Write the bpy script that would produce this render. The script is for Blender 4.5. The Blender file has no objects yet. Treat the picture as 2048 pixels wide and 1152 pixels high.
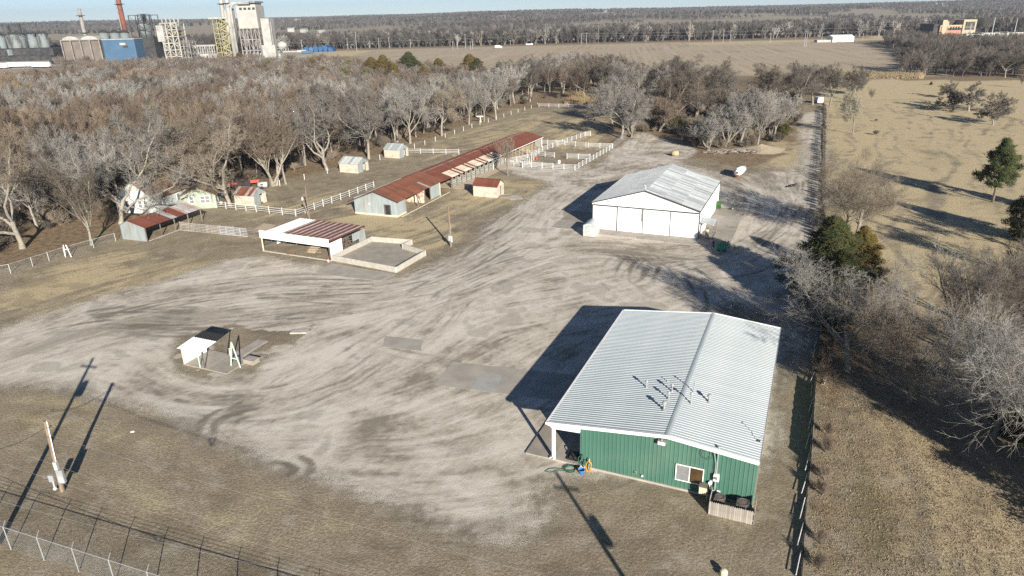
import bpy, math, random
import numpy as np
from mathutils import Vector, Matrix
S = bpy.context.scene
R_ = math.radians
random.seed(7); rng = np.random.default_rng(7)

# ------------------------------------------------------------------ camera
CAMH, F, PITCH, ROLL = 32.0, 1380.0, 21.647, 1.381
cd = bpy.data.cameras.new('camera'); cam = bpy.data.objects.new('camera', cd); S.collection.objects.link(cam); S.camera = cam
p_, r_ = R_(PITCH), R_(ROLL)
FWD = Vector((0, math.cos(p_), -math.sin(p_))); _u0 = Vector((0, math.sin(p_), math.cos(p_))); _r0 = Vector((1, 0, 0))
RT = _r0*math.cos(r_) - _u0*math.sin(r_); UP = _u0*math.cos(r_) + _r0*math.sin(r_)
mw = Matrix((RT, UP, -FWD)).transposed().to_4x4(); mw.translation = (0, 0, CAMH); cam.matrix_world = mw
cd.sensor_width = 36; cd.lens = 36*F/2048; cd.clip_start = 0.5; cd.clip_end = 30000
S.render.resolution_x = 1024; S.render.resolution_y = 576

# ------------------------------------------------------------------ world and sun
HAZE = 0.00011
SUN_AZ, SUN_EL = -72.0, 19.4            # direction towards the sun, degrees from +x
W = bpy.data.worlds.new('World'); S.world = W; W.use_nodes = True
nt = W.node_tree; bg = nt.nodes['Background']; sky = nt.nodes.new('ShaderNodeTexSky'); sky.sky_type = 'NISHITA'
sky.sun_disc = False; sky.sun_elevation = R_(SUN_EL); sky.sun_rotation = R_(90-SUN_AZ)
sky.air_density = 0.62; sky.dust_density = 0.0; sky.ozone_density = 3.2; sky.altitude = 300
nt.links.new(sky.outputs[0], bg.inputs[0]); bg.inputs[1].default_value = 0.05
sl = bpy.data.lights.new('sun', 'SUN'); sl.energy = 5.0; sl.angle = R_(0.5); sl.color = (1.0, 0.925, 0.81)
so = bpy.data.objects.new('sun', sl); S.collection.objects.link(so)
sd = Vector((math.cos(R_(SUN_AZ))*math.cos(R_(SUN_EL)), math.sin(R_(SUN_AZ))*math.cos(R_(SUN_EL)), math.sin(R_(SUN_EL))))
so.rotation_euler = sd.to_track_quat('Z', 'Y').to_euler(); so.location = sd*200
vs = S.view_settings; vs.view_transform = 'Standard'; vs.look = 'None'; vs.gamma = 1; vs.use_curve_mapping = False; vs.exposure = 1.12
S.cycles.max_bounces = 5; S.cycles.diffuse_bounces = 2; S.cycles.glossy_bounces = 2; S.cycles.transparent_max_bounces = 8
S.cycles.volume_bounces = 0; S.cycles.use_denoising = False

# ------------------------------------------------------------------ measuring helpers (photo pixel + height or depth -> world point)
def ray(x, y): return RT*((x-1024)/F) + UP*((576-y)/F) + FWD
def gp(x, y, z=0.0):
    d = ray(x, y); t = (z-CAMH)/d.z; return Vector((d.x*t, d.y*t, z))
def wp(x, y, Y):
    d = ray(x, y); t = Y/d.y; return Vector((d.x*t, Y, CAMH+d.z*t))
def pj(P):
    d = Vector(P)-Vector((0, 0, CAMH)); f = d.dot(FWD); return (1024+F*d.dot(RT)/f, 576-F*d.dot(UP)/f)
def hgt(x, y, ty):
    P = gp(x, y); lo, hi = 0.0, 120.0
    for _ in range(40):
        m = (lo+hi)/2
        if pj((P.x, P.y, m))[1] > ty: lo = m
        else: hi = m
    return lo

# ------------------------------------------------------------------ object helpers
COL = S.collection
def tag(o, label=None, cat=None, group=None, kind=None):
    if label: o['label'] = label
    if cat: o['category'] = cat
    if group: o['group'] = group
    if kind: o['kind'] = kind
    return o
def thing(name, label, cat, loc=(0, 0, 0), rz=0.0, group=None, kind=None):
    o = bpy.data.objects.new(name, None); o.empty_display_size = 0.3; COL.objects.link(o)
    o.location = loc; o.rotation_euler = (0, 0, rz); return tag(o, label, cat, group, kind)
def link(name, me, parent=None, loc=None, mx=None, rz=0.0, sc=None):
    o = bpy.data.objects.new(name, me); COL.objects.link(o)
    if parent: o.parent = parent
    if mx is not None: o.matrix_basis = mx
    else:
        if loc is not None: o.location = loc
        o.rotation_euler = (0, 0, rz)
        if sc is not None: o.scale = sc
    return o

class MB:
    def __init__(s): s.v = []; s.f = []
    def add(s, vs_, fs):
        n = len(s.v); s.v += [tuple(v) for v in vs_]; s.f += [tuple(i+n for i in f) for f in fs]; return s
    def box(s, x0, x1, y0, y1, z0, z1):
        return s.add([(x0,y0,z0),(x1,y0,z0),(x1,y1,z0),(x0,y1,z0),(x0,y0,z1),(x1,y0,z1),(x1,y1,z1),(x0,y1,z1)],
                     [(0,3,2,1),(4,5,6,7),(0,1,5,4),(1,2,6,5),(2,3,7,6),(3,0,4,7)])
    def bar(s, a, b, w, h=None, up=(0, 0, 1)):
        h = h or w; a = Vector(a); b = Vector(b); d = (b-a)
        if d.length < 1e-6: return s
        d.normalize(); u = Vector(up)
        if abs(d.dot(u)) > .98: u = Vector((1, 0, 0))
        x = d.cross(u).normalized()*w/2; z = x.cross(d).normalized()*h/2
        return s.add([a-x-z, a+x-z, a+x+z, a-x+z, b-x-z, b+x-z, b+x+z, b-x+z],
                     [(0,1,2,3),(7,6,5,4),(0,4,5,1),(1,5,6,2),(2,6,7,3),(3,7,4,0)])
    def tube(s, pts, r, n=6, r2=None, cap=True):
        pts = [Vector(p) for p in pts]; m = len(pts); r2 = r if r2 is None else r2
        base = len(s.v); pu = None
        for i, p in enumerate(pts):
            d = (pts[min(i+1, m-1)]-pts[max(i-1, 0)]).normalized()
            u = pu if pu is not None else (Vector((0, 0, 1)) if abs(d.z) < .9 else Vector((1, 0, 0)))
            x = d.cross(u).normalized(); y = x.cross(d).normalized(); pu = y
            rr = r+(r2-r)*i/(m-1)
            for k in range(n):
                a = 2*math.pi*k/n; q = p+x*math.cos(a)*rr+y*math.sin(a)*rr; s.v.append(tuple(q))
        for i in range(m-1):
            for k in range(n):
                a = base+i*n+k; b = base+i*n+(k+1) % n; s.f.append((a, b, b+n, a+n))
        if cap:
            s.f.append(tuple(base+k for k in range(n))[::-1]); s.f.append(tuple(base+(m-1)*n+k for k in range(n)))
        return s
    def cyl(s, c, r, h, n=16, r2=None): return s.tube([c, (c[0], c[1], c[2]+h)], r, n, r2)
    def lathe(s, c, prof, n=16):
        base = len(s.v)
        for (r, z) in prof:
            for k in range(n):
                a = 2*math.pi*k/n; s.v.append((c[0]+r*math.cos(a), c[1]+r*math.sin(a), c[2]+z))
        for i in range(len(prof)-1):
            for k in range(n):
                a = base+i*n+k; b = base+i*n+(k+1) % n; s.f.append((a, b, b+n, a+n))
        s.f.append(tuple(base+k for k in range(n))[::-1]); s.f.append(tuple(base+(len(prof)-1)*n+k for k in range(n))); return s
    def prism(s, poly, d):     # poly: list of 3-D points, extruded by vector d
        n = len(poly); d = Vector(d); a = [Vector(p) for p in poly]
        nm = (a[1]-a[0]).cross(a[2]-a[0])
        if nm.dot(d) > 0: a = a[::-1]
        return s.add(a+[p+d for p in a], [tuple(range(n)), tuple(range(2*n-1, n-1, -1))]+[(i, i+n, (i+1) % n+n, (i+1) % n) for i in range(n)])
    def mesh(s, name, mat=None, smooth=False):
        me = bpy.data.meshes.new(name); me.from_pydata(s.v, [], s.f); me.update()
        if mat: me.materials.append(mat)
        if smooth: me.shade_smooth()
        return me
    def build(s, name, mat, parent=None, smooth=False, loc=None, rz=0.0, mx=None):
        return link(name, s.mesh(name, mat, smooth), parent, loc, mx, rz)
def P(parent, name, mat, *boxes):
    m = MB()
    for b in boxes: m.box(*b)
    return m.build(name, mat, parent)

# ------------------------------------------------------------------ materials
def nn(t, typ, **kw):
    n = t.nodes.new(typ)
    for k, v in kw.items():
        if k.startswith('i_'): n.inputs[int(k[2:]) if k[2:].isdigit() else k[2:]].default_value = v
        else: setattr(n, k, v)
    return n
def c4(c): return (c[0], c[1], c[2], 1.0)
def newmat(name):
    m = bpy.data.materials.new(name); m.use_nodes = True; t = m.node_tree; return m, t, t.nodes['Principled BSDF']
def mixc(t, fac, a, b, blend='MIX'):
    n = t.nodes.new('ShaderNodeMix'); n.data_type = 'RGBA'; n.blend_type = blend
    for s, v in ((0, fac), (6, a), (7, b)):
        if hasattr(v, 'default_value') or hasattr(v, 'links'): t.links.new(v, n.inputs[s])
        else: n.inputs[s].default_value = c4(v) if s > 0 else v
    return n.outputs[2]
def mth(t, op, a, b=0.0, clamp=False):
    n = t.nodes.new('ShaderNodeMath'); n.operation = op; n.use_clamp = clamp
    for i, v in enumerate((a, b)):
        if hasattr(v, 'links'): t.links.new(v, n.inputs[i])
        else: n.inputs[i].default_value = v
    return n.outputs[0]
def noise(t, co, scale, detail=4, rough=.55, dist=0.0):
    n = nn(t, 'ShaderNodeTexNoise'); n.inputs['Scale'].default_value = scale; n.inputs['Detail'].default_value = detail
    n.inputs['Roughness'].default_value = rough; n.inputs['Distortion'].default_value = dist
    if co is not None: t.links.new(co, n.inputs['Vector'])
    return n.outputs[0]
def ramp(t, fac, lo, hi):
    n = nn(t, 'ShaderNodeMapRange'); t.links.new(fac, n.inputs[0]); n.inputs[1].default_value = lo; n.inputs[2].default_value = hi
    n.interpolation_type = 'SMOOTHSTEP'; return n.outputs[0]
MATS = {}
def mat(name, col, col2=None, scale=2.0, lo=.35, hi=.65, rough=.8, metal=0.0, bump=0.0, bscale=20.0, rand=0.0, stretch=None, grime=None, spec=.4):
    if name in MATS: return MATS[name]
    m, t, b = newmat(name); tc = nn(t, 'ShaderNodeTexCoord'); co = tc.outputs['Object']
    if stretch:
        mp = nn(t, 'ShaderNodeMapping'); mp.inputs['Scale'].default_value = stretch; t.links.new(co, mp.inputs[0]); co = mp.outputs[0]
    out = None
    if col2 is not None:
        f = ramp(t, noise(t, co, scale, 6, .6), lo, hi); out = mixc(t, f, col, col2)
    if grime is not None:
        f = ramp(t, noise(t, co, scale*.35, 5, .6), .5, .75); out = mixc(t, f, out if out is not None else col, grime)
    if rand > 0:
        oi = nn(t, 'ShaderNodeObjectInfo'); hs = nn(t, 'ShaderNodeHueSaturation')
        v = mth(t, 'ADD', mth(t, 'MULTIPLY', oi.outputs['Random'], 2*rand), 1-rand); t.links.new(v, hs.inputs['Value'])
        if out is None: hs.inputs['Color'].default_value = c4(col)
        else: t.links.new(out, hs.inputs['Color'])
        out = hs.outputs[0]
    if out is None: b.inputs['Base Color'].default_value = c4(col)
    else: t.links.new(out, b.inputs['Base Color'])
    b.inputs['Roughness'].default_value = rough; b.inputs['Metallic'].default_value = metal; b.inputs['Specular IOR Level'].default_value = spec
    if bump > 0:
        bn = nn(t, 'ShaderNodeBump'); bn.inputs['Strength'].default_value = 1.0; bn.inputs['Distance'].default_value = bump
        t.links.new(noise(t, tc.outputs['Object'], bscale, 4, .6), bn.inputs['Height']); t.links.new(bn.outputs[0], b.inputs['Normal'])
    MATS[name] = m; return m

M_white = mat('white_paint', (.80,.80,.78), (.70,.70,.68), 1.5, grime=(.62,.6,.56), rough=.55, rand=.04)
M_rail = mat('weathered_white_rail', (.60,.61,.60), (.50,.51,.50), 2.5, grime=(.42,.41,.38), rough=.6, rand=.08)
M_whitewall = mat('white_wall_metal', (.76,.77,.77), (.70,.71,.71), .6, rough=.5, rand=.03, grime=(.66,.66,.645))
M_roofw = mat('pale_roof_metal', (.48,.525,.53), (.41,.455,.465), .5, .3, .75, rough=.5, metal=.15, rand=.03, grime=(.50,.53,.52))
M_roofg = mat('weathered_zinc_roof', (.38,.405,.42), (.48,.505,.515), .5, .35, .7, rough=.5, metal=.2, rand=.25, stretch=(.3,1,1))
M_roofl = mat('aged_pale_roof', (.46,.48,.48), (.40,.42,.42), .8, rough=.5, metal=.15, rand=.10)
M_green = mat('green_wall_metal', (.048,.125,.092), (.058,.14,.104), .6, .3, .8, rough=.55, rand=.07, grime=(.08,.155,.115))
M_dark = mat('dark_trim', (.035,.037,.04), (.06,.06,.06), 4, rough=.6)
M_black = mat('black_rubber', (.012,.012,.012), (.03,.03,.03), 6, rough=.8)
M_galv = mat('galvanised_sheet', (.33,.37,.375), (.25,.29,.295), 1.2, .3, .7, rough=.5, metal=.2, rand=.10, stretch=(2,2,.35), grime=(.27,.25,.215))
M_galvl = mat('light_galvanised_sheet', (.43,.46,.455), (.36,.385,.38), 1.5, rough=.5, metal=.1, rand=.06)
M_rust = mat('rusted_sheet', (.110,.040,.026), (.165,.066,.036), 1.6, .3, .7, rough=.85, rand=.16, stretch=(1,.35,1), grime=(.11,.05,.035))
M_rustd = mat('dark_rusted_sheet', (.110,.034,.022), (.15,.052,.032), 1.6, .3, .7, rough=.85, rand=.14, stretch=(1,.35,1), grime=(.09,.04,.03))
M_rusto = mat('orange_rusted_sheet', (.175,.064,.032), (.115,.043,.027), 1.8, .3, .7, rough=.85, rand=.2, stretch=(1,.3,1), grime=(.23,.11,.06))
M_rustpale = mat('half_rusted_pale_sheet', (.52,.46,.37), (.24,.10,.055), 1.3, .48, .62, rough=.8, rand=.12, stretch=(1.2,.6,1))
M_rustgrey = mat('rust_streaked_grey_sheet', (.34,.30,.29), (.19,.085,.06), 1.6, .42, .66, rough=.8, rand=.2, stretch=(1,.4,1))
M_conc = mat('concrete', (.36,.33,.285), (.28,.255,.22), .9, .3, .7, rough=.9, bump=.004, bscale=40, grime=(.25,.225,.19), rand=.05)
M_concd = mat('stained_concrete', (.31,.28,.235), (.24,.215,.18), .8, .3, .7, rough=.9, bump=.004, bscale=40, grime=(.21,.19,.16), rand=.05)
M_cwall = mat('pale_cast_concrete', (.42,.40,.355), (.33,.315,.275), 1.6, .3, .7, rough=.9, bump=.004, bscale=30, grime=(.36,.33,.28), rand=.04)
M_block = mat('painted_block', (.50,.46,.39), (.42,.375,.31), 2.0, .3, .7, rough=.9, rand=.10, grime=(.36,.30,.235))
M_wood = mat('weathered_board', (.30,.28,.25), (.20,.18,.155), 3, .3, .7, rough=.9, rand=.22, stretch=(1,1,.3), bump=.003, bscale=30)
M_woodg = mat('silvered_board', (.36,.36,.35), (.26,.255,.25), 3, .3, .7, rough=.9, rand=.18)
M_woodd = mat('dark_stained_board', (.13,.105,.085), (.20,.17,.14), 3, .3, .7, rough=.9, rand=.25)
M_picket = mat('grey_picket', (.34,.31,.27), (.22,.20,.17), 4, .3, .7, rough=.9, rand=.22, stretch=(1,1,.25))
M_pole = mat('brown_pole_timber', (.21,.155,.11), (.155,.11,.078), 4, .3, .7, rough=.9, stretch=(1,1,.15), grime=(.28,.24,.19))
M_cream = mat('cream_paint', (.62,.56,.38), (.55,.49,.33), 2, rough=.7)
M_grey = mat('grey_metal', (.38,.39,.40), (.32,.33,.34), 3, rough=.45, metal=.3, rand=.06)
M_steel = mat('dark_steel', (.10,.10,.105), (.15,.14,.13), 4, rough=.6, metal=.3)
M_rsteel = mat('rusty_steel', (.12,.07,.05), (.20,.11,.07), 4, rough=.85)
M_glass = mat('dark_window_glass', (.05,.03,.015), (.09,.055,.025), 1.5, rough=.15, spec=.6)
M_glassg = mat('grey_screened_glass', (.17,.175,.18), (.21,.21,.215), 2, rough=.3)
M_red = mat('faded_red_paint', (.42,.06,.035), (.28,.05,.035), 4, rough=.6)
M_orange = mat('orange_plastic', (.60,.25,.03), (.5,.2,.03), 4, rough=.5)
M_blue = mat('blue_plastic', (.03,.16,.42), (.03,.12,.33), 4, rough=.4)
M_hose = mat('green_hose', (.02,.12,.08), (.02,.09,.06), 4, rough=.5)
M_cart = mat('bright_green_bin', (.03,.36,.20), (.03,.30,.17), 2, rough=.5, grime=(.05,.28,.17))
M_bin = mat('dark_green_bin', (.035,.14,.02), (.03,.11,.02), 3, rough=.5)
M_card = mat('cardboard', (.42,.27,.13), (.5,.34,.18), 4, rough=.9, rand=.2)
M_mint = mat('mint_green_paint', (.42,.62,.50), (.5,.6,.5), 5, rough=.6)
M_tan = mat('tan_paint', (.46,.38,.28), (.4,.33,.24), 3, rough=.8)
M_straw = mat('straw', (.36,.29,.18), (.29,.23,.14), 6, rough=.95, rand=.2, bump=.02, bscale=12)
M_fabric = mat('black_screen_cloth', (.014,.014,.015), (.03,.027,.022), 2, rough=.95)
M_palegreen = mat('pale_green_siding', (.27,.315,.245), (.33,.365,.29), 2, rough=.8, rand=.06)
M_creamsid = mat('white_siding', (.50,.54,.53), (.42,.46,.45), 2, rough=.8, rand=.04)
M_shingle = mat('brown_shingle', (.15,.105,.07), (.22,.16,.11), 3, rough=.95, rand=.15)
# ------------------------------------------------------------------ ground paint: wear and plant cover kept as vertex masks
RX0, RX1, RY0, RY1, RS = -130.0, 150.0, 18.0, 258.0, 0.22
nx, ny = int((RX1-RX0)/RS), int((RY1-RY0)/RS)
gx = RX0+(np.arange(nx)+.5)*RS; gy = RY0+(np.arange(ny)+.5)*RS
GX, GY = np.meshgrid(gx, gy)
def up(a, sh):
    h, w = a.shape; yi = np.linspace(0, h-1.001, sh[0]); xi = np.linspace(0, w-1.001, sh[1])
    y0 = yi.astype(int); x0 = xi.astype(int); fy = (yi-y0)[:, None]; fx = (xi-x0)[None]
    fy = fy*fy*(3-2*fy); fx = fx*fx*(3-2*fx)
    A = a[y0][:, x0]; B = a[y0][:, x0+1]; C = a[y0+1][:, x0]; D = a[y0+1][:, x0+1]
    return (A*(1-fx)+B*fx)*(1-fy)+(C*(1-fx)+D*fx)*fy
def fbm(cell, octv=5, sh=None, ext=None):
    sh = sh or (ny, nx); ext = ext or ((RY1-RY0), (RX1-RX0)); o = np.zeros(sh); amp = 1; tot = 0
    for k in range(octv):
        c = cell/2**k; o += amp*up(rng.random((int(ext[0]/c)+3, int(ext[1]/c)+3)), sh); tot += amp; amp *= .55
    return o/tot
def polymask(px, soft=1.0, world=False, wob=1.5):
    pts = [gp(*p) for p in px] if not world else px
    X = GX+wob*(NZA-.5)*2; Y = GY+wob*(NZB-.5)*2
    x0 = min(p[0] for p in pts)-4; x1 = max(p[0] for p in pts)+4; y0 = min(p[1] for p in pts)-4; y1 = max(p[1] for p in pts)+4
    i0, i1 = np.clip(((np.array([y0, y1])-RY0)/RS).astype(int), 0, ny); j0, j1 = np.clip(((np.array([x0, x1])-RX0)/RS).astype(int), 0, nx)
    o = np.zeros((ny, nx))
    if i1 <= i0 or j1 <= j0: return o
    xs = X[i0:i1, j0:j1]; ys = Y[i0:i1, j0:j1]; ins = np.zeros(xs.shape, bool); n = len(pts)
    for k in range(n):
        ax, ay = pts[k][0], pts[k][1]; bx, by = pts[(k+1) % n][0], pts[(k+1) % n][1]
        if ay == by: continue
        c = ((ay > ys) != (by > ys)) & (xs < (bx-ax)*(ys-ay)/(by-ay)+ax); ins ^= c
    o[i0:i1, j0:j1] = ins
    return blur(o, soft)
def blur(o, s):
    n = max(1, int(s/RS))
    for _ in range(2):
        for ax in (0, 1):
            c = np.cumsum(np.pad(o, [(n+1, n) if a == ax else (0, 0) for a in (0, 1)], mode='edge'), axis=ax)
            o = (np.take(c, range(2*n+1, c.shape[ax]), axis=ax)-np.take(c, range(0, c.shape[ax]-2*n-1), axis=ax))/(2*n+1)
    return o
NZA = fbm(6, 5); NZB = fbm(6, 5); NZ1 = fbm(12, 6); NZ2 = fbm(3, 4); NZ3 = fbm(30, 5)
def spline(pts, step=.12):
    pts = [Vector(p[:2]) for p in pts]; out = []
    P_ = [pts[0]*2-pts[1]]+pts+[pts[-1]*2-pts[-2]]
    for i in range(1, len(P_)-2):
        a, b, c, d = P_[i-1:i+3]; n = max(2, int((c-b).length/step))
        for k in range(n):
            t = k/n; out.append(.5*((2*b)+(c-a)*t+(2*a-5*b+4*c-d)*t*t+(3*b-a-3*c+d)*t**3))
    return np.array([(v.x, v.y) for v in out])
def stroke(o, q, w, amt, fade=.2, seedn=0):
    if len(q) < 5: return
    n = len(q); t = np.linspace(0, 1, n); a = amt*np.clip(np.minimum(t, 1-t)/max(fade, .01), 0, 1)
    ph = rng.random()*10; s = np.arange(n)*.12
    a = a*(.55+.45*np.sin(s*.35+ph)*np.sin(s*.13+ph*2)+.25*(rng.random(n)-.5))
    a = np.clip(a, 0, 1); k = int(math.ceil(w*1.6/RS)); ci = ((q[:, 1]-RY0)/RS).astype(int); cj = ((q[:, 0]-RX0)/RS).astype(int)
    for di in range(-k, k+1):
        for dj in range(-k, k+1):
            ii = ci+di; jj = cj+dj; ok = (ii >= 0) & (ii < ny) & (jj >= 0) & (jj < nx); ii = ii[ok]; jj = jj[ok]
            d = np.hypot(gx[jj]-q[ok, 0], gy[ii]-q[ok, 1]); v = a[ok]*np.exp(-(d/w)**2); np.maximum.at(o, (ii, jj), v)
def offset(q, d):
    t = np.gradient(q, axis=0); t /= np.linalg.norm(t, axis=1)[:, None]+1e-9; return q+np.stack([-t[:, 1], t[:, 0]], 1)*d
def tracks(o, px, n, spread, amt=.9, w=.13, trim=.5):
    base = spline([gp(*p) for p in px])
    for k in range(n):
        L = len(base); a = int(rng.random()*trim*L); b = int(L-rng.random()*trim*L)
        if b-a < 40: continue
        q = base[a:b]; s = np.linspace(0, 1, len(q))
        off = rng.normal()*spread+np.sin(s*3+rng.random()*6)*spread*.5; c = offset(q, off[:, None])
        for sgn in (-.82, .82): stroke(o, offset(c, sgn), w*(1.1+1.0*rng.random()), amt*(.35+.65*rng.random()), .25)

grav = polymask([(-60,690),(0,655),(90,622),(230,580),(330,555),(430,523),(520,503),(650,528),(800,560),(865,512),(935,500),(945,470),(985,440),(1050,398),(1105,368),(1040,352),(985,338),(965,322),(1010,318),(1180,334),(1250,308),(1215,300),(1290,285),(1330,288),(1290,310),(1340,312),(1450,345),(1570,340),(1600,330),(1600,230),(1650,215),(1655,300),(1640,420),(1625,520),(1640,620),(1600,700),(1575,760),(1535,960),(1516,950),(1515,1000),(1400,975),(1270,965),(1190,945),(1130,950),(1085,1000),(1030,1060),(980,1095),(880,1075),(830,1045),(840,1020),(760,1002),(700,972),(640,965),(560,952),(480,905),(400,872),(330,850),(240,812),(160,780),(60,765),(-60,770)], 2.6, wob=2.2)
grav = np.maximum(grav, .85*polymask([(1115,965),(1200,1000),(1150,1040),(1060,1090),(960,1100),(870,1060),(960,1010)], 2.0))
grav = np.maximum(grav, .9*polymask([(1280,262),(1400,300),(1380,318),(1250,330),(1180,336),(1225,300)], 1.5))
grav *= 1-.8*polymask([(330,690),(430,655),(560,640),(640,650),(600,690),(530,720),(520,755),(420,760),(350,735)], 1.0)*(NZ2 > .42)
grav = np.clip(grav-.85*polymask([(1380,600),(1470,605),(1600,640),(1560,660),(1430,632)], 2.0)*NZ1*1.6, 0, 1)
dark = np.zeros((ny, nx)); lite = np.zeros((ny, nx))
# worn wheel tracks along the drives
tracks(dark, [(-40,720),(150,655),(330,610),(560,580),(760,575),(900,545),(1000,490),(1080,430),(1130,390)], 22, 3.0)
tracks(dark, [(-40,690),(200,640),(420,640),(640,620),(800,600)], 18, 2.0, .9, .22)
tracks(dark, [(-20,745),(150,700),(300,690),(330,760),(420,800),(560,800),(660,760),(820,650),(900,580),(1050,520),(1200,500),(1400,520),(1520,470),(1560,420),(1530,370),(1450,352),(1330,330)], 18, 2.2)
tracks(dark, [(640,600),(800,590),(1000,610),(1150,600),(1350,560),(1500,520),(1590,420),(1600,330),(1612,240)], 16, 2.0)
tracks(dark, [(980,600),(1090,590),(1110,630),(1040,680),(900,720),(760,690),(720,650),(800,610),(940,600)], 8, 1.0, .7)
tracks(dark, [(1400,590),(1330,600),(1240,560),(1280,510),(1400,520),(1500,560)], 12, 1.2, .8)
tracks(dark, [(380,850),(430,830),(500,880),(640,950),(800,1010),(950,1000),(1100,960),(1250,880)], 6, 1.0, .6)
tracks(dark, [(1110,380),(1040,420),(960,470),(900,520),(820,560),(700,600),(560,620)], 22, 2.0, .9)
tracks(dark, [(250,790),(420,840),(520,820),(620,750),(760,720)], 9, 1.6, .8)
tracks(dark, [(1180,340),(1290,310),(1400,316),(1520,350),(1570,390),(1560,460)], 14, 1.6, .9)
for s_ in ([(418,885),(415,850),(450,826),(520,822)], [(452,884),(450,850),(480,830),(560,815)], [(560,945),(530,925),(565,915),(605,935),(580,958),(540,962)], [(300,760),(350,790),(430,800),(560,800)], [(1280,500),(1310,520),(1290,560),(1250,575)], [(1330,545),(1380,560),(1400,600),(1395,650)], [(200,640),(400,650),(610,640),(700,640)], [(0,672),(180,640),(360,625),(640,600)]):
    q = spline([gp(*p) for p in s_]); 
    for o_ in (-.8, -.5, .5, .8): stroke(dark, offset(q, o_), .2, .95, .2)
tracks(lite, [(-40,700),(200,640),(400,620),(640,590),(800,580),(950,520),(1100,420)], 18, 3.0, .9, .3)
tracks(lite, [(330,760),(480,790),(600,770),(760,680),(900,640),(1100,620)], 16, 3.0, .8, .3)
tracks(lite, [(700,900),(850,880),(1000,900),(1100,880)], 14, 3.5, .7, .4)
# long curved ruts and single lines, footprints left out
FLOW = [[(-40,720),(150,655),(330,610),(560,580),(760,575),(900,545),(1000,490),(1080,430),(1130,390)],[(-20,745),(150,700),(300,690)],[(300,690),(330,760),(420,800),(560,800),(660,760),(820,650),(900,580),(1050,520),(1200,500),(1400,520),(1520,470),(1560,420),(1530,370),(1450,352),(1330,330)],
 [(640,600),(800,590),(1000,610),(1150,600),(1350,560),(1500,520),(1590,420),(1600,330),(1612,240)],[(380,850),(500,880),(640,950),(800,1010),(950,1000),(1100,960),(1250,880)],[(250,790),(420,840),(520,820),(620,750),(760,720)],[(1280,270),(1200,330),(1100,350),(1000,330)],[(700,900),(850,860),(1000,800),(1100,700)],[(1290,320),(1420,320),(1580,350)],[(-60,600),(200,540),(420,500)],[(0,900),(300,980),(700,1080),(1000,1130)],[(1720,1150),(1700,900),(1690,700),(1690,500),(1700,300),(1720,170)],[(1900,500),(1900,300),(1850,180)]]
cw = 2.0; nfx, nfy = int((RX1-RX0)/cw)+2, int((RY1-RY0)/cw)+2; C2 = np.zeros((nfy, nfx)); S2 = np.zeros((nfy, nfx)); FX, FY = np.meshgrid(RX0+np.arange(nfx)*cw, RY0+np.arange(nfy)*cw)
for px_ in FLOW:
    q = spline([gp(*p) for p in px_], 2.0); dd = np.gradient(q, axis=0); an = np.arctan2(dd[:, 1], dd[:, 0])
    for (x, y), a_ in zip(q, an): w_ = np.exp(-((FX-x)**2+(FY-y)**2)/72.0)+1e-5; C2 += w_*math.cos(2*a_); S2 += w_*math.sin(2*a_)
C2 = up(C2, (ny, nx)); S2 = up(S2, (ny, nx)); TH = .5*np.arctan2(S2, C2)+(NZ1-.5)*1.3; VX, VY = np.cos(TH).astype(np.float32), np.sin(TH).astype(np.float32)
def lic(nz, steps, st=1.0):
    acc = nz.copy(); J0, I0 = np.meshgrid(np.arange(nx, dtype=np.float32), np.arange(ny, dtype=np.float32))
    for sgn in (1, -1):
        x = J0.copy(); y = I0.copy(); px2 = None; py2 = None
        for k in range(steps):
            i = np.clip(y, 0, ny-1).astype(np.int32); j = np.clip(x, 0, nx-1).astype(np.int32); vx = VX[i, j]; vy = VY[i, j]
            if px2 is not None: f_ = np.where(vx*px2+vy*py2 < 0, -1, 1); vx = vx*f_; vy = vy*f_
            px2, py2 = vx, vy; x += vx*st*(sgn if k == 0 else 1); y += vy*st*(sgn if k == 0 else 1)
            if k == 0: px2, py2 = vx*sgn, vy*sgn
            acc += nz[np.clip(y, 0, ny-1).astype(np.int32), np.clip(x, 0, nx-1).astype(np.int32)]
    acc -= acc.mean(); return acc/acc.std()
L1 = lic(rng.random((ny, nx)).astype(np.float32), 10); L2 = lic(up(rng.random((ny//3, nx//3)), (ny, nx)).astype(np.float32), 16, 2.0); L3 = lic(up(rng.random((ny//9, nx//9)), (ny, nx)).astype(np.float32), 14, 4.0)
nrm = lambda a: (a-a.mean())/a.std()
TONE = .60*L1+.30*L2+.13*L3+.50*nrm(NZ1)+.50*nrm(NZ2)+.35*rng.normal(size=(ny, nx))
blot = lambda px, s=1.2: polymask(px, s)
def rn(a, lo, hi): t = np.clip((a-lo)/(hi-lo), 0, 1); return t*t*(3-2*t)
NS = up(rng.random((int(240/1.0), int(280/6.0))), (ny, nx)); NS2 = up(rng.random((int(240/.6), int(280/3.0))), (ny, nx)); NSS = np.clip(.5+.16*(.4*L1+.7*L2+.5*L3), 0, 1)
mud = .95*blot([(0,700),(90,665),(230,635),(430,612),(600,606),(740,600),(740,625),(560,645),(420,640),(250,690),(150,715),(0,730)], 1.6)*rn(NSS+.25*NZ2, .42, .72)
mud = np.maximum(mud, .8*blot([(400,560),(640,545),(640,605),(420,605)], 1.5)*rn(NSS, .5, .75))
mud = np.maximum(mud, .8*blot([(900,470),(1090,380),(1110,420),(960,540),(860,560)], 1.5)*rn(NSS, .45, .75))
mud = np.maximum(mud, .75*blot([(1150,490),(1460,505),(1590,470),(1600,560),(1400,600),(1180,560)], 1.5)*rn(NSS, .5, .75))
mud = np.maximum(mud, .75*blot([(600,800),(900,800),(1080,840),(1060,930),(900,920),(740,880)], 2.0)*rn(NZ2*.6+NZ1*.4, .52, .66))
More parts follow.
